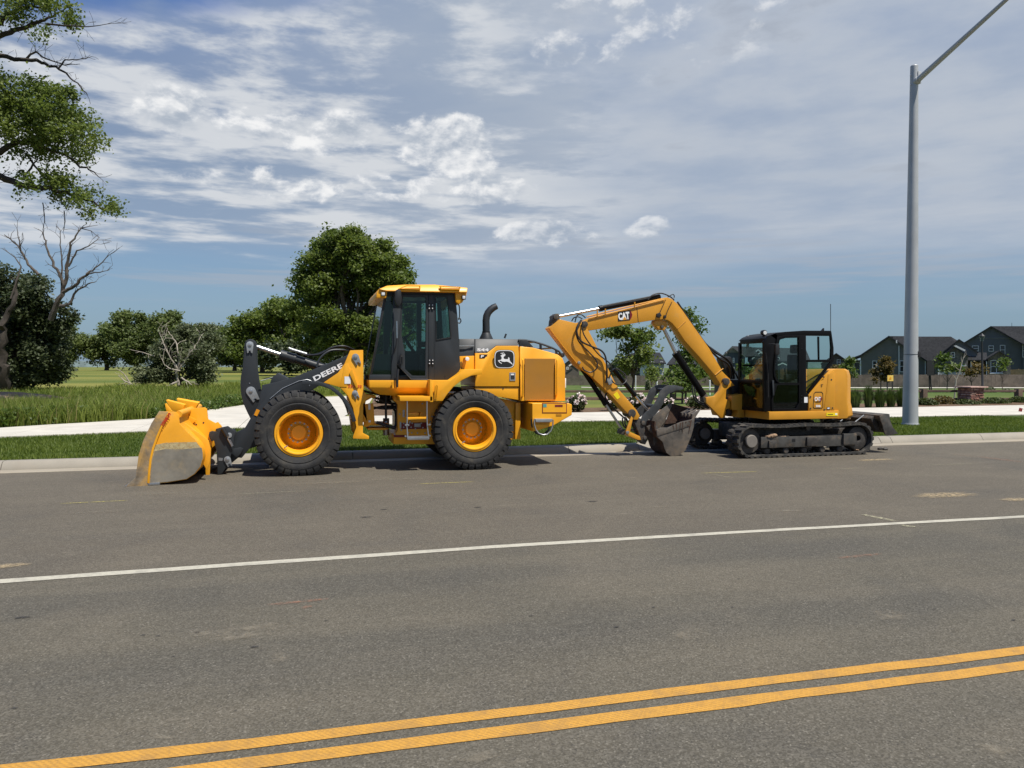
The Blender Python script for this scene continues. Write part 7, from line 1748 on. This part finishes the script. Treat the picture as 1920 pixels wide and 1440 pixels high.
class House:
    """built in its own frame: photo places at depth Z, square to the viewpoint's heading"""
    def __init__(s, name, label, Z, pxc, group=None):
        s.Z = Z; f = foot(pxc, Z); s.root = thing(name, f, label, 'house', group); s.C = f
        n_ = ray(pxc, HORIZON); s.n = Vector((n_.x, n_.y, 0)).normalized()          # the facade faces the road
    def p(s, px, py, dz=0.0):
        """photo place read at the facade depth, moved dz metres deeper"""
        d = ray(px, py); t_ = (s.C - Vector((0, 0, 0))).dot(s.n) / d.dot(s.n)
        return Vector((d.x * t_, d.y * t_, EYE + d.z * t_)) + s.n * dz
    def slab(s, name, px, d0, d1, mat, parent=None, bev=0.0):
        return MB().loft([s.p(x, y, d0) for x, y in px], [s.p(x, y, d1) for x, y in px]).build(name, mat, parent or s.root, bev, 30)
    def roofp(s, name, quads, mat=None, th=0.16):
        """sloping roof planes: px, py, depth corners, given thickness"""
        m = MB()
        for q in quads:
            a = [s.p(x, y, d) for x, y, d in q]; m.loft([v + Vector((0, 0, 0.0)) for v in a], [v - Vector((0, 0, th)) for v in a])
        return m.build(name, mat or M['roof'], s.root, 0, 0)
    def window(s, x0, y0, x1, y1, d=0.0, mull=0, cross=True):
        k = s.Z / FPX; w_ = 0.9
        o = [(x0, y0), (x1, y0), (x1, y1), (x0, y1)]; i = [(x0 + w_, y0 + w_), (x1 - w_, y0 + w_), (x1 - w_, y1 - w_), (x0 + w_, y1 - w_)]
        vv = [s.p(x, y, d - 0.06) for x, y in o] + [s.p(x, y, d - 0.06) for x, y in i] + [s.p(x, y, d + 0.05) for x, y in o] + [s.p(x, y, d + 0.02) for x, y in i]
        f = []
        for a in range(4):
            b = (a + 1) % 4; f += [(a, b, 4 + b, 4 + a), (a, 8 + a, 8 + b, b), (4 + a, 4 + b, 12 + b, 12 + a)]
        w = MB().add(vv, f).build('window', M['trim'], s.root, 0, 0)
        MB().add([s.p(x, y, d - 0.012) for x, y in i], [(0, 1, 2, 3)]).build('pane', M['pane'], w, 0, 0)
        ym = (y0 + y1) / 2
        if cross: s.slab('glazing_bar', [(x0 + w_, ym - .35), (x1 - w_, ym - .35), (x1 - w_, ym + .35), (x0 + w_, ym + .35)], d - 0.05, d - 0.014, M['trim'], w)
        for k2 in range(mull):
            xm = x0 + (x1 - x0) * (k2 + 1) / (mull + 1); s.slab('glazing_bar', [(xm - .5, y0 + w_), (xm + .5, y0 + w_), (xm + .5, y1 - w_), (xm - .5, y1 - w_)], d - 0.052, d - 0.014, M['trim'], w)
        return w
    def gable(s, x0, xa, x1, ye0, ya, ye1, yb, d0, d1, mat, over=1.6, wall='wall', roof='roof', rake=True):
        """gable-ended block: apex xa, ya; eaves x0, ye0 and x1, ye1; foot at yb"""
        s.slab(wall, [(x0, yb), (x1, yb), (x1, ye1), (xa, ya), (x0, ye0)], d0, d1, mat)
        sl0 = (ye0 - ya) / (xa - x0); sl1 = (ye1 - ya) / (x1 - xa)
        s.roofp(roof, [[(x0 - over, ye0 + over * sl0 - 1.2, d0 - .4), (xa, ya - 1.2, d0 - .4), (xa, ya - 1.2, d1 + .3), (x0 - over, ye0 + over * sl0 - 1.2, d1 + .3)],
                       [(xa, ya - 1.2, d0 - .4), (x1 + over, ye1 + over * sl1 - 1.2, d0 - .4), (x1 + over, ye1 + over * sl1 - 1.2, d1 + .3), (xa, ya - 1.2, d1 + .3)]])
        if rake:
            s.slab('barge_board', [(x0 - over, ye0 + over * sl0 - .9), (xa, ya - .9), (x1 + over, ye1 + over * sl1 - .9), (x1 + over, ye1 + over * sl1 + 1.0), (xa, ya + 1.0), (x0 - over, ye0 + over * sl0 + 1.0)], d0 - .46, d0 - .38, M['dkfascia'])
YB = 729
# grey single-storey house with the long ridge
h = House('grey_house', 'grey gabled house with stone garage behind the light pole', 108, 1720)
h.slab('wall', [(1613.5, YB), (1735, YB), (1735, 675), (1666.8, 632), (1613.5, 667)], 0, 11, M['wgrey'])
h.roofp('roof', [[(1590, 674.5, -.4), (1613.6, 666, -.4), (1613.6, 666, 6), (1590, 674.5, 6)], [(1613.6, 666, -.4), (1666.8, 630.3, -.4), (1700, 626.5, 8), (1640, 660, 8)], [(1666.8, 630.3, -.4), (1696, 649, -.4), (1737, 675.5, -.4), (1737, 675.5, 3), (1666.8, 630.3, 3)]])
h.roofp('main_roof', [[(1667, 630.3, 1.5), (1783.6, 630.3, 1.5), (1836, 662, 1.5), (1812, 676, -1.2), (1738, 676, -1.2), (1696, 649, 0.2)]])
h.slab('barge_board', [(1590, 673.6), (1613.6, 665.2), (1666.8, 629.5), (1737, 675), (1737, 677.5), (1666.8, 632.4), (1613.6, 668), (1590, 676)], -.5, -.42, M['dkfascia'])
h.slab('porch_wall', [(1592, YB), (1612.8, YB), (1612.8, 675), (1592, 676)], 1.2, 5, M['wpale']); h.window(1600, 679, 1611.5, 694, 1.1, 0, False)
h.slab('corner_board', [(1612.8, YB), (1614.6, YB), (1614.6, 676), (1612.8, 676)], -.05, .1, M['trim'])
for a in ((1635.8, 676.3, 1643.8, 690.5), (1656, 676.3, 1666, 690.5), (1687, 676, 1696, 697.5)): h.window(*a)
h.slab('downspout', [(1684.8, 648), (1686.4, 648), (1686.4, YB), (1684.8, YB)], -.12, -.02, M['trim']); h.slab('gutter_end', [(1680, 638.5), (1682.3, 637.5), (1682.3, 644), (1680, 643)], -.6, -.45, M['trim'])
h.slab('side_wall', [(1735, YB), (1753, YB), (1753, 676), (1735, 676)], -.2, 6, M['wbrown']); h.slab('corner_board', [(1734.2, YB), (1735.6, YB), (1735.6, 677), (1734.2, 677)], -.28, -.2, M['trim'])
h.gable(1771, 1797, 1831, 658, 637.5, 660, 676, -1.5, 8, M['wpale'])
h.gable(1753, 1788, 1812, 676, 651.5, 668, YB, -3.5, 2, M['stonev'])
h.slab('garage_door', [(1759, YB), (1808, YB), (1808, 687), (1759, 687)], -3.62, -3.5, M['gdoor']); h.slab('door_head', [(1757.5, 687), (1809, 687), (1809, 684), (1757.5, 684)], -3.68, -3.5, M['trim'])
h.slab('door_jamb', [(1757.5, 687), (1759.5, 687), (1759.5, YB), (1757.5, YB)], -3.68, -3.5, M['trim']); h.window(1781, 661.3, 1788.3, 671.5, -3.5)
h.slab('garage_verge', [(1786, 649.8), (1790, 648.6), (1807, 657), (1806, 660), (1789, 651.6)], -4.0, -3.9, M['trim'])  # white trim strip along the right-hand slope of the garage gable
h.slab('entry_wall', [(1812, YB), (1846, YB), (1846, 674), (1812, 674)], -1.0, 3, M['wbrown']); h.slab('entry_post', [(1817.5, YB), (1820.5, YB), (1820.5, 676), (1817.5, 676)], -2.4, -2.2, M['trim'])
h.slab('entry_post', [(1834.5, YB), (1838, YB), (1838, 676), (1834.5, 676)], -2.4, -2.2, M['stonev']); h.slab('front_door', [(1822, YB), (1832, YB), (1832, 682), (1822, 682)], -1.1, -1.0, M['dkfascia'])
h.roofp('entry_roof', [[(1808, 661, 0), (1850, 661, 0), (1848, 675, -2.8), (1812, 675, -2.8)]])
h.gable(1849, 1869.5, 1890, 672.5, 659.5, 672.5, YB, -3.2, 2, M['stonev'], 2.2)
h.window(1853.6, 675.6, 1875, 698.8, -3.2, 1); h.slab('sill', [(1852, 698.8), (1876.5, 698.8), (1876.5, 700.6), (1852, 700.6)], -3.4, -3.2, M['trim']); h.slab('downspout', [(1845.5, 678), (1847, 678), (1847, YB), (1845.5, YB)], -3.3, -3.2, M['trim'])
# two-storey slate house at the right edge
h = House('slate_house', 'tall slate grey two-storey house at the right edge', 118, 1870)
h.gable(1809, 1858, 1918, 642.5, 612.5, 644.5, YB, 0, 10, M['wslate'], 1.8)
h.roofp('main_roof', [[(1858, 611, 1.0), (1990, 611, 1.0), (1990, 650, -2), (1917, 645, -2)]]); h.slab('side_wall', [(1918, YB), (1990, YB), (1990, 648), (1918, 646)], -.6, 8, M['wslate'])
h.slab('belt_board', [(1831, 633), (1898, 633), (1900, 634.6), (1829, 634.6)], -.08, 0, M['wpale'])
for a in ((1822.6, 648, 1835, 658.5), (1853.6, 648, 1863, 659), (1875, 647, 1884.8, 665), (1917, 646, 1926, 670)): h.window(*a, d=-.7 if a[0] > 1910 else 0)
h.slab('vent_pipe', [(1897.2, 604), (1897.9, 604), (1897.9, 612), (1897.2, 612)], 2, 2.2, M['dkfascia']); h.slab('vent_pipe', [(1902, 614), (1903.8, 614), (1903.8, 618), (1902, 618)], 1.0, 1.3, M['zinc'])
# dark blue house left of the excavator cab
h = House('blue_house', 'dark blue two-storey house between boom and cab', 118, 1376)
h.slab('wall', [(1352.5, YB), (1397, YB), (1397, 668), (1373, 650.5), (1352.5, 669)], 0, 10, M['wblue'])
h.roofp('roof', [[(1350.5, 670.5, -.4), (1373, 649, -.4), (1373, 649, 9), (1350.5, 670.5, 9)], [(1373, 649, -.4), (1410, 649, 4), (1425, 668, -1), (1397, 668.5, -.4)]])
h.slab('gable_panel', [(1364, 661), (1384, 661), (1373, 652)], -.06, 0, M['wpale']); h.slab('barge_board', [(1350.5, 671.5), (1373, 649.8), (1397, 668), (1397, 669.6), (1373, 651.6), (1350.5, 673)], -.46, -.38, M['wpale'])
for a in ((1366, 671, 1370.8, 677), (1374, 671, 1377, 680), (1384.6, 671, 1389.4, 682), (1374, 688, 1377, 697)): h.window(*a)
# house seen through the excavator's windows
h = House('twin_gable_house', 'grey house with white-edged twin gables seen through the excavator cab', 128, 1450)
h.slab('wall', [(1404, YB), (1515, YB), (1515, 676), (1404, 676)], 0, 10, M['wslate']); h.roofp('roof', [[(1400, 650, 4), (1512, 652, 4), (1520, 677, -.6), (1402, 677, -.6)]])
h.gable(1406, 1422, 1438, 667, 657, 667, YB, -1.5, 2, M['wpale'], 1.2, rake=False); h.slab('verge', [(1404.5, 667), (1422, 655.5), (1439.5, 667), (1439.5, 669), (1422, 657.8), (1404.5, 669)], -2.0, -1.9, M['trim'])
h.gable(1412, 1427, 1446, 672, 661, 673, YB, -3, -1.5, M['wslate'], 1.2, rake=False); h.slab('verge', [(1411, 672.5), (1427, 660), (1447, 673), (1447, 675), (1427, 662.4), (1411, 674.8)], -3.5, -3.4, M['trim'])
h.window(1423, 672, 1434, 682, -3.0, 1); h.window(1456, 670, 1462, 678, -.0); h.slab('porch_verge', [(1454, 686), (1467, 680), (1480, 686), (1480, 687.5), (1467, 682), (1454, 687.5)], -3.5, -3.4, M['trim'])
# grey house behind the counterweight
h = House('gable_house', 'low grey house behind the excavator counterweight', 135, 1570)
h.gable(1540, 1568, 1596, 682, 663, 682, YB, 0, 10, M['wbrown'], 1.5); h.window(1569, 674, 1576, 684)
h.slab('porch', [(1577, YB), (1598, YB), (1598, 690), (1577, 690)], -3, 0, M['wpale']); h.roofp('porch_roof', [[(1572, 683, -.5), (1600, 683, -.5), (1602, 691, -3.4), (1575, 691, -3.4)]])
# white house and brown house under the boom
h = House('white_house', 'white two-storey house behind the park trees', 140, 1225)
h.slab('wall', [(1200, YB), (1245, YB), (1245, 680), (1200, 680)], 0, 10, M['wwhite']); h.roofp('roof', [[(1206, 660, 5), (1238, 660, 5), (1249, 681, -.6), (1196, 681, -.6)], [(1206, 660, 5), (1196, 681, -.6), (1196, 681, 10), (1206, 660, 5.2)]])
for a in ((1221, 677.5, 1226, 683), (1238, 677.5, 1243, 683), (1224, 689, 1231, 697), (1232, 689, 1239, 697)): h.window(*a, d=-.02, mull=0)
h = House('dark_roof_house', 'dark-roofed house left of the white house', 150, 1170)
h.slab('wall', [(1135, YB), (1200, YB), (1200, 690), (1135, 690)], 0, 10, M['wbrown']); h.roofp('roof', [[(1168, 668, 5), (1205, 655, 5), (1214, 690, -.6), (1128, 690, -.6)]])
h.window(1150, 694, 1156, 702); h.window(1180, 694, 1186, 702)
h = House('brown_house', 'taupe house behind the boom cylinder', 132, 1280)
h.slab('wall', [(1254, YB), (1310, YB), (1310, 682), (1254, 682)], 0, 10, M['wbrown']); h.roofp('roof', [[(1266, 662, 5), (1300, 662, 5), (1316, 683, -.6), (1250, 683, -.6)], [(1266, 662, 5), (1250, 683, -.6), (1250, 683, 10), (1266, 662, 5.2)]])
h.window(1260, 687, 1264, 697); h.window(1271, 687, 1275, 697); h.window(1292, 687, 1297, 697)
h = House('far_house', 'small distant brown gabled house right of the loader tail', 190, 1068)
h.gable(1056, 1070, 1086, 685, 674, 686, 712, 0, 10, M['wbrown'], 1.2, rake=False); h.slab('verge', [(1066, 685), (1078, 677), (1079, 679), (1068, 687)], -.6, -.5, M['trim']); h.window(1062, 688, 1066, 693)

# board fences: posts and boards of each bay
M['board'] = mk('weathered_board', (0.115, 0.095, 0.075), 0.9, var=0.3, vs_=1.5, bump=0.3, bs=12); M['boardnew'] = mk('fresh_cedar', (0.42, 0.30, 0.16), 0.8, var=0.15)
def board_fence(name, label, Za, xa, Zb, xb, h_, mat, bays):
    f0, f1 = foot(xa, Za), foot(xb, Zb); root = thing(name, f0, label, 'fence')
    d = (f1 - f0); L_ = d.length; nb = int(L_ / 0.145)
    u = d.normalized(); nrm = Vector((-u.y, u.x, 0))
    per = max(1, nb // bays); i = 0
    while i < nb:
        m = MB(); j1 = min(nb, i + per)
        for j in range(i, j1):
            a = f0 + d * (j / nb); b = f0 + d * ((j + 0.93) / nb); hh = h_ + random.uniform(-.02, .02); off = random.uniform(0, .02)
            q = [a + nrm * off, b + nrm * off, b + nrm * (off + .02), a + nrm * (off + .02)]
            m.loft([(p.x, p.y, p.z + .04) for p in q], [(p.x, p.y, p.z + hh) for p in q])
        o = m.build('board_panel', mat, root, 0, 0); o['kind'] = 'stuff'
        p = f0 + d * (i / nb) + nrm * 0.075; s_ = 0.05
        MB().box(p.x - s_, p.x + s_, p.y - s_, p.y + s_, p.z, p.z + h_ + .05).build('post', mat, root, 0, 0)
        i = j1
board_fence('board_fence', 'weathered brown board fence in front of the grey house', 98, 1560, 94, 1990, 1.62, M['board'], 16)
board_fence('board_fence', 'brown board fence far behind the raised boom', 112, 1060, 112, 1350, 1.5, M['board'], 10)
board_fence('cedar_fence', 'pale new cedar fence at the slate house, right edge', 103, 1885, 99, 1990, 2.35, M['boardnew'], 4)
# post and rail fence along the bed
M['rail'] = mk('weathered_rail', (0.115, 0.078, 0.055), 0.9, var=0.3, vs_=2, bump=0.5, bs=14)
def rail_fence(label, posts, Z, ytop, ylow, hr=5.0):
    root = thing('rail_fence', foot(posts[0], Z), label, 'fence', 'timber rail fences in the park')
    k = Z / FPX
    for x in posts:
        p = foot(x, Z); MB().box(p.x - .13, p.x + .13, p.y - .13, p.y + .13, p.z - .1, EYE + (HORIZON - ytop + 2) * k).build('post', M['rail'], root, .01)
    for a, b in zip(posts[:-1], posts[1:]):
        for yy in (ytop, ylow):
            p, q = D(a, yy + hr / 2, Z), D(b, yy + hr / 2, Z); u = (q - p).normalized(); n_ = Vector((-u.y, u.x, 0)) * 0.05; zt = Vector((0, 0, hr * k / 2))
            MB().loft([p - n_ - zt, p + n_ - zt, p + n_ + zt, p - n_ + zt], [q - n_ - zt, q + n_ - zt, q + n_ + zt, q - n_ + zt]).build('rail', M['rail'], root, .01)
rail_fence('timber rail fence running both sides of the stone pillar', [1560, 1732, 1910, 2090], 37.5, 731, 746, 4.4)
rail_fence('low timber rail fence crossing the lawn under the boom', [980, 1130, 1262, 1420], 40, 731.5, 748, 4.6)

# stone pillar: every stone laid
M['stones'] = [mk('red_sandstone_%s' % n_, c_, 0.9, var=0.25, vs_=8, bump=0.6, bs=30) for n_, c_ in (('a', (0.27, 0.13, 0.095)), ('b', (0.34, 0.19, 0.145)), ('c', (0.20, 0.095, 0.075)), ('d', (0.40, 0.27, 0.22)))]
M['mortar'] = mk('mortar', (0.10, 0.075, 0.06), 0.95)
k = 37.0 / FPX; pc = foot(1820, 37.0); pil = thing('stone_pillar', pc, 'low red sandstone pillar with flat cap beside the rail fence', 'pillar')
hw = 0.40; ph = 0.72
MB().box(pc.x - hw + .04, pc.x + hw - .04, pc.y - hw + .04, pc.y + hw - .04, pc.z - .1, pc.z + ph).build('core', M['mortar'], pil, 0, 0)
z = pc.z; ci = 0
while z < pc.z + ph - 0.03:
    hgt = min(random.uniform(0.045, 0.085), pc.z + ph - z)
    for face in range(4):
        t0 = -hw + random.uniform(0, .04)
        while t0 < hw - .05:
            ln = min(random.uniform(0.12, 0.34), hw - t0); o_ = hw + random.uniform(-.012, .025)
            x0, x1, y0, y1 = {0: (t0, t0 + ln - .012, -o_, -o_ + .14), 1: (t0, t0 + ln - .012, o_ - .14, o_), 2: (-o_, -o_ + .14, t0, t0 + ln - .012), 3: (o_ - .14, o_, t0, t0 + ln - .012)}[face]
            MB().box(pc.x + x0, pc.x + x1, pc.y + y0, pc.y + y1, z, z + hgt - .010).build('stone', random.choice(M['stones']), pil, 0.012, 30, 1)
            t0 += ln
    z += hgt
MB().box(pc.x - hw - .12, pc.x + hw + .12, pc.y - hw - .12, pc.y + hw + .12, pc.z + ph, pc.z + ph + .07).build('cap', M['stones'][3], pil, 0.012)

# street light mast
M['galv'] = mk('galvanised_steel', (0.40, 0.415, 0.42), 0.52, metal=0.2, var=0.08, vs_=1.2, dust=0.1, dcol=(0.42, 0.43, 0.43), ds=2)
pb = G(1706.5, 797, LZ); Zp = lat_depth(pb.x, pb.y)[1]; kz = Zp / FPX
pole = thing('street_light', pb, 'tall grey tapered street light mast with long outreach arm', 'street light')
top = Vector((pb.x, pb.y, EYE + (HORIZON - 130) * kz))
r0, r1 = 27.5 / 2 * kz, 13.5 / 2 * kz
N_ = 12
MB().tube([pb.lerp(top, i / N_) for i in range(N_ + 1)], [r0 + (r1 - r0) * i / N_ for i in range(N_ + 1)], 32).build('mast', M['galv'], pole, 0, 40)
MB().tube([pb, pb + Vector((0, 0, .05))], r0 * 1.12, 32).build('base_flange', M['galv'], pole, 0.004)
MB().tube([top, top + Vector((0, 0, .03))], [r1 * 1.02, r1 * 0.9], 24).build('mast_cap', M['galv'], pole, 0.003)
a0 = top + Vector((0, 0, -0.36))
# arm reaches over the carriageway
def arm_pt(px, py, Y): return W(px, py, Y)
e0 = W(1721, 150, pb.y - 0.13); dirn = (W(1886, 0, pb.y - 2.6) - e0); e1 = e0 + dirn * 1.15
arm_o = MB().tube([e0 + (e1 - e0) * t_ for t_ in np.linspace(0, 1, 6)], 0.085, 20, r1=0.050).build('arm', M['galv'], pole, 0, 40)
MB().tube([e0 - dirn.normalized() * 0.10, e0 + dirn.normalized() * 0.02], 0.10, 16).build('arm_socket', M['galv'], pole, 0, 40)
mid = (top + a0) / 2
MB().box(top.x + r1 * .2, top.x + r1 * 1.25, top.y - r1 * 1.25, top.y - r1 * .1, top.z - 0.52, top.z - 0.17).build('arm_plate', M['galv'], pole, 0.01)
for z_ in (-0.27, -0.54):
    MB().cyl((top.x - r1 * 1.3, top.y, top.z + z_), (top.x - r1 * .8, top.y, top.z + z_), 0.018, 8).build('bolt', M['steel'], pole, 0, 30)
hd = e1 + dirn.normalized() * 0.05
MB().loft([hd + Vector((-.14, 0, -.03)), hd + Vector((.14, 0, -.03)), hd + Vector((.12, 0, .06)), hd + Vector((-.12, 0, .06))], [hd + dirn.normalized() * 0.7 + Vector((-.18, 0, -.03)), hd + dirn.normalized() * 0.7 + Vector((.18, 0, -.03)), hd + dirn.normalized() * .7 + Vector((.12, 0, .05)), hd + dirn.normalized() * .7 + Vector((-.12, 0, .05))]).build('lamp_head', M['galv'], pole, 0.02)
zs = EYE + (HORIZON - 664.5) * kz; rr = r0 + (r1 - r0) * (zs - pb.z) / (top.z - pb.z)
MB().tube([Vector((pb.x, pb.y, zs - .006)), Vector((pb.x, pb.y, zs + .006))], rr + 0.006, 28).build('band', M['black'], pole, 0, 40)
bc0 = Vector((pb.x, pb.y, zs)) + _RT * (rr * 0.72) - _FW * (rr * 0.8)
MB().loft([bc0 + _RT * -.07 + Vector((0, 0, -.09)), bc0 + _RT * .07 + Vector((0, 0, -.09)), bc0 + _RT * .07 + Vector((0, 0, .09)), bc0 + _RT * -.07 + Vector((0, 0, .09))], [bc0 + _RT * -.07 + _FW * .12 + Vector((0, 0, -.09)), bc0 + _RT * .07 + _FW * .12 + Vector((0, 0, -.09)), bc0 + _RT * .07 + _FW * .12 + Vector((0, 0, .09)), bc0 + _RT * -.07 + _FW * .12 + Vector((0, 0, .09))]).build('sensor_box', M['black'], pole, 0.01)
# park lamps
def park_lamp(label, px, Z, ytop, lean=0.0):
    f = foot(px, Z); k = Z / FPX; t_ = thing('park_lamp', f, label, 'lamp post', 'black park lamps')
    ht = EYE + (HORIZON - ytop) * k; tp = Vector((f.x, f.y, ht)) - _RT * lean
    MB().tube([f, f.lerp(tp, .12), f.lerp(tp, .13), tp], [.14, .12, .085, .065], 12).build('post', M['black'], t_, 0, 40)
    MB().tube([tp, tp + Vector((0, 0, .06)), tp + Vector((0, 0, .08)), tp + Vector((0, 0, .40))], [.07, .12, .10, .20], 10).build('lantern', M['glassclear'], t_, 0, 40)
    MB().tube([tp + Vector((0, 0, .40)), tp + Vector((0, 0, .52)), tp + Vector((0, 0, .62))], [.24, .12, .02], 10).build('lantern_roof', M['black'], t_, 0, 40)
park_lamp('black park lamp post in front of the grey house porch', 1843, 60, 640, 0.12)
park_lamp('distant park lamp left of the blue house', 1361, 100, 668)
# notice board, boards on stakes
f = foot(1670, 68); nb_ = thing('park_sign', f, 'square yellow park sign on two black posts before the board fence', 'sign'); k = 68 / FPX
for x in (1664, 1673.5):
    g_ = foot(x, 68); MB().box(g_.x - .04, g_.x + .04, g_.y - .04, g_.y + .04, g_.z - .1, EYE + (HORIZON - 704) * k).build('post', M['black'], nb_, 0, 0)
M['ysign'] = mk('pale_yellow_board', (0.72, 0.50, 0.11), 0.5, var=0.08)
MB().loft([D(1664, 714.5, 67.9), D(1675, 714.5, 67.9), D(1675, 703.5, 67.9), D(1664, 703.5, 67.9)], [D(1664, 714.5, 67.86), D(1675, 714.5, 67.86), D(1675, 703.5, 67.86), D(1664, 703.5, 67.86)]).build('panel', M['ysign'], nb_, 0, 0)
MB().loft([D(1667.5, 711, 67.85), D(1671.5, 711, 67.85), D(1671, 708, 67.85), D(1669, 706.5, 67.85)], [D(1667.5, 711, 67.84), D(1671.5, 711, 67.84), D(1671, 708, 67.84), D(1669, 706.5, 67.84)]).build('print', M['mkorange'] if False else M['amber'], nb_, 0, 0)
f = foot(1744, 66); ds_ = thing('dark_sign', f, 'dark sign panel on leaning legs right of the mast', 'sign'); k = 66 / FPX
for x, xt in ((1743.5, 1742), (1747, 1744)):
    MB().tube([foot(x, 66), D(xt, 702, 66)], .055, 6).build('post', M['black'], ds_, 0, 40)
MB().loft([D(1738, 704, 65.9), D(1752, 704, 65.9), D(1752, 676, 65.9), D(1738, 676, 65.9)], [D(1738, 704, 65.84), D(1752, 704, 65.84), D(1752, 676, 65.84), D(1738, 676, 65.84)]).build('panel', M['dkfascia'], ds_, 0, 0)
def marker(label, px, Z, ytop, col='white'):
    f = foot(px, Z); k = Z / FPX; t_ = thing('marker_post', f, label, 'marker post', 'white marker posts on the lawn'); zt = EYE + (HORIZON - ytop) * k
    MB().tube([f, Vector((f.x, f.y, zt))], .045, 8).build('shaft', M[col], t_, 0, 40)
    MB().tube([Vector((f.x, f.y, zt)), Vector((f.x, f.y, zt + .04))], [.05, .03], 8).build('cap', M[col], t_, 0, 40)
marker('white marker post on the lawn left of the thumb', 1232, 52, 715); marker('white marker post by the swing post', 1331, 52, 714); marker('thin white post at the path behind the stick', 1192, 74, 705)
# red paver flag on the pavement at the right edge
p = G(1914, 772, LZ + .05); fl_ = thing('red_flag', p, 'small dark red marker flag lying on the pavement, right edge', 'flag')
MB().loft([p + _RT * -.08 + Vector((0, 0, .02)), p + _RT * .04 + Vector((0, 0, .0)), p + _RT * .09 + Vector((0, .02, .12)), p + _RT * -.03 + Vector((0, .02, .15))], [p + _RT * -.08 + Vector((0, .012, .02)), p + _RT * .04 + Vector((0, .012, .0)), p + _RT * .09 + Vector((0, .032, .12)), p + _RT * -.03 + Vector((0, .032, .15))]).build('cloth', M['darkred'], fl_, 0, 0)
MB().tube([p + _RT * .09 + Vector((0, .02, .12)), p + _RT * .25 + Vector((0, .1, 0))], .004, 5).build('wire', M['zinc'], fl_, 0, 40)
# clods fallen on the road behind the track
for lab, px, py, r_ in (('larger dark clod on the road behind the excavator track', 1651, 843.5, .07), ('smaller dark clod right of the larger one on the road', 1660.5, 843.8, .055)):
    p = G(px, py, 0); o = thing('dirt_clod', p, lab, 'dirt clod', 'dirt clods on the road'); clod('clump', (p.x, p.y, .025), (r_, r_ * .8, .035), M['dirty'], o, px)
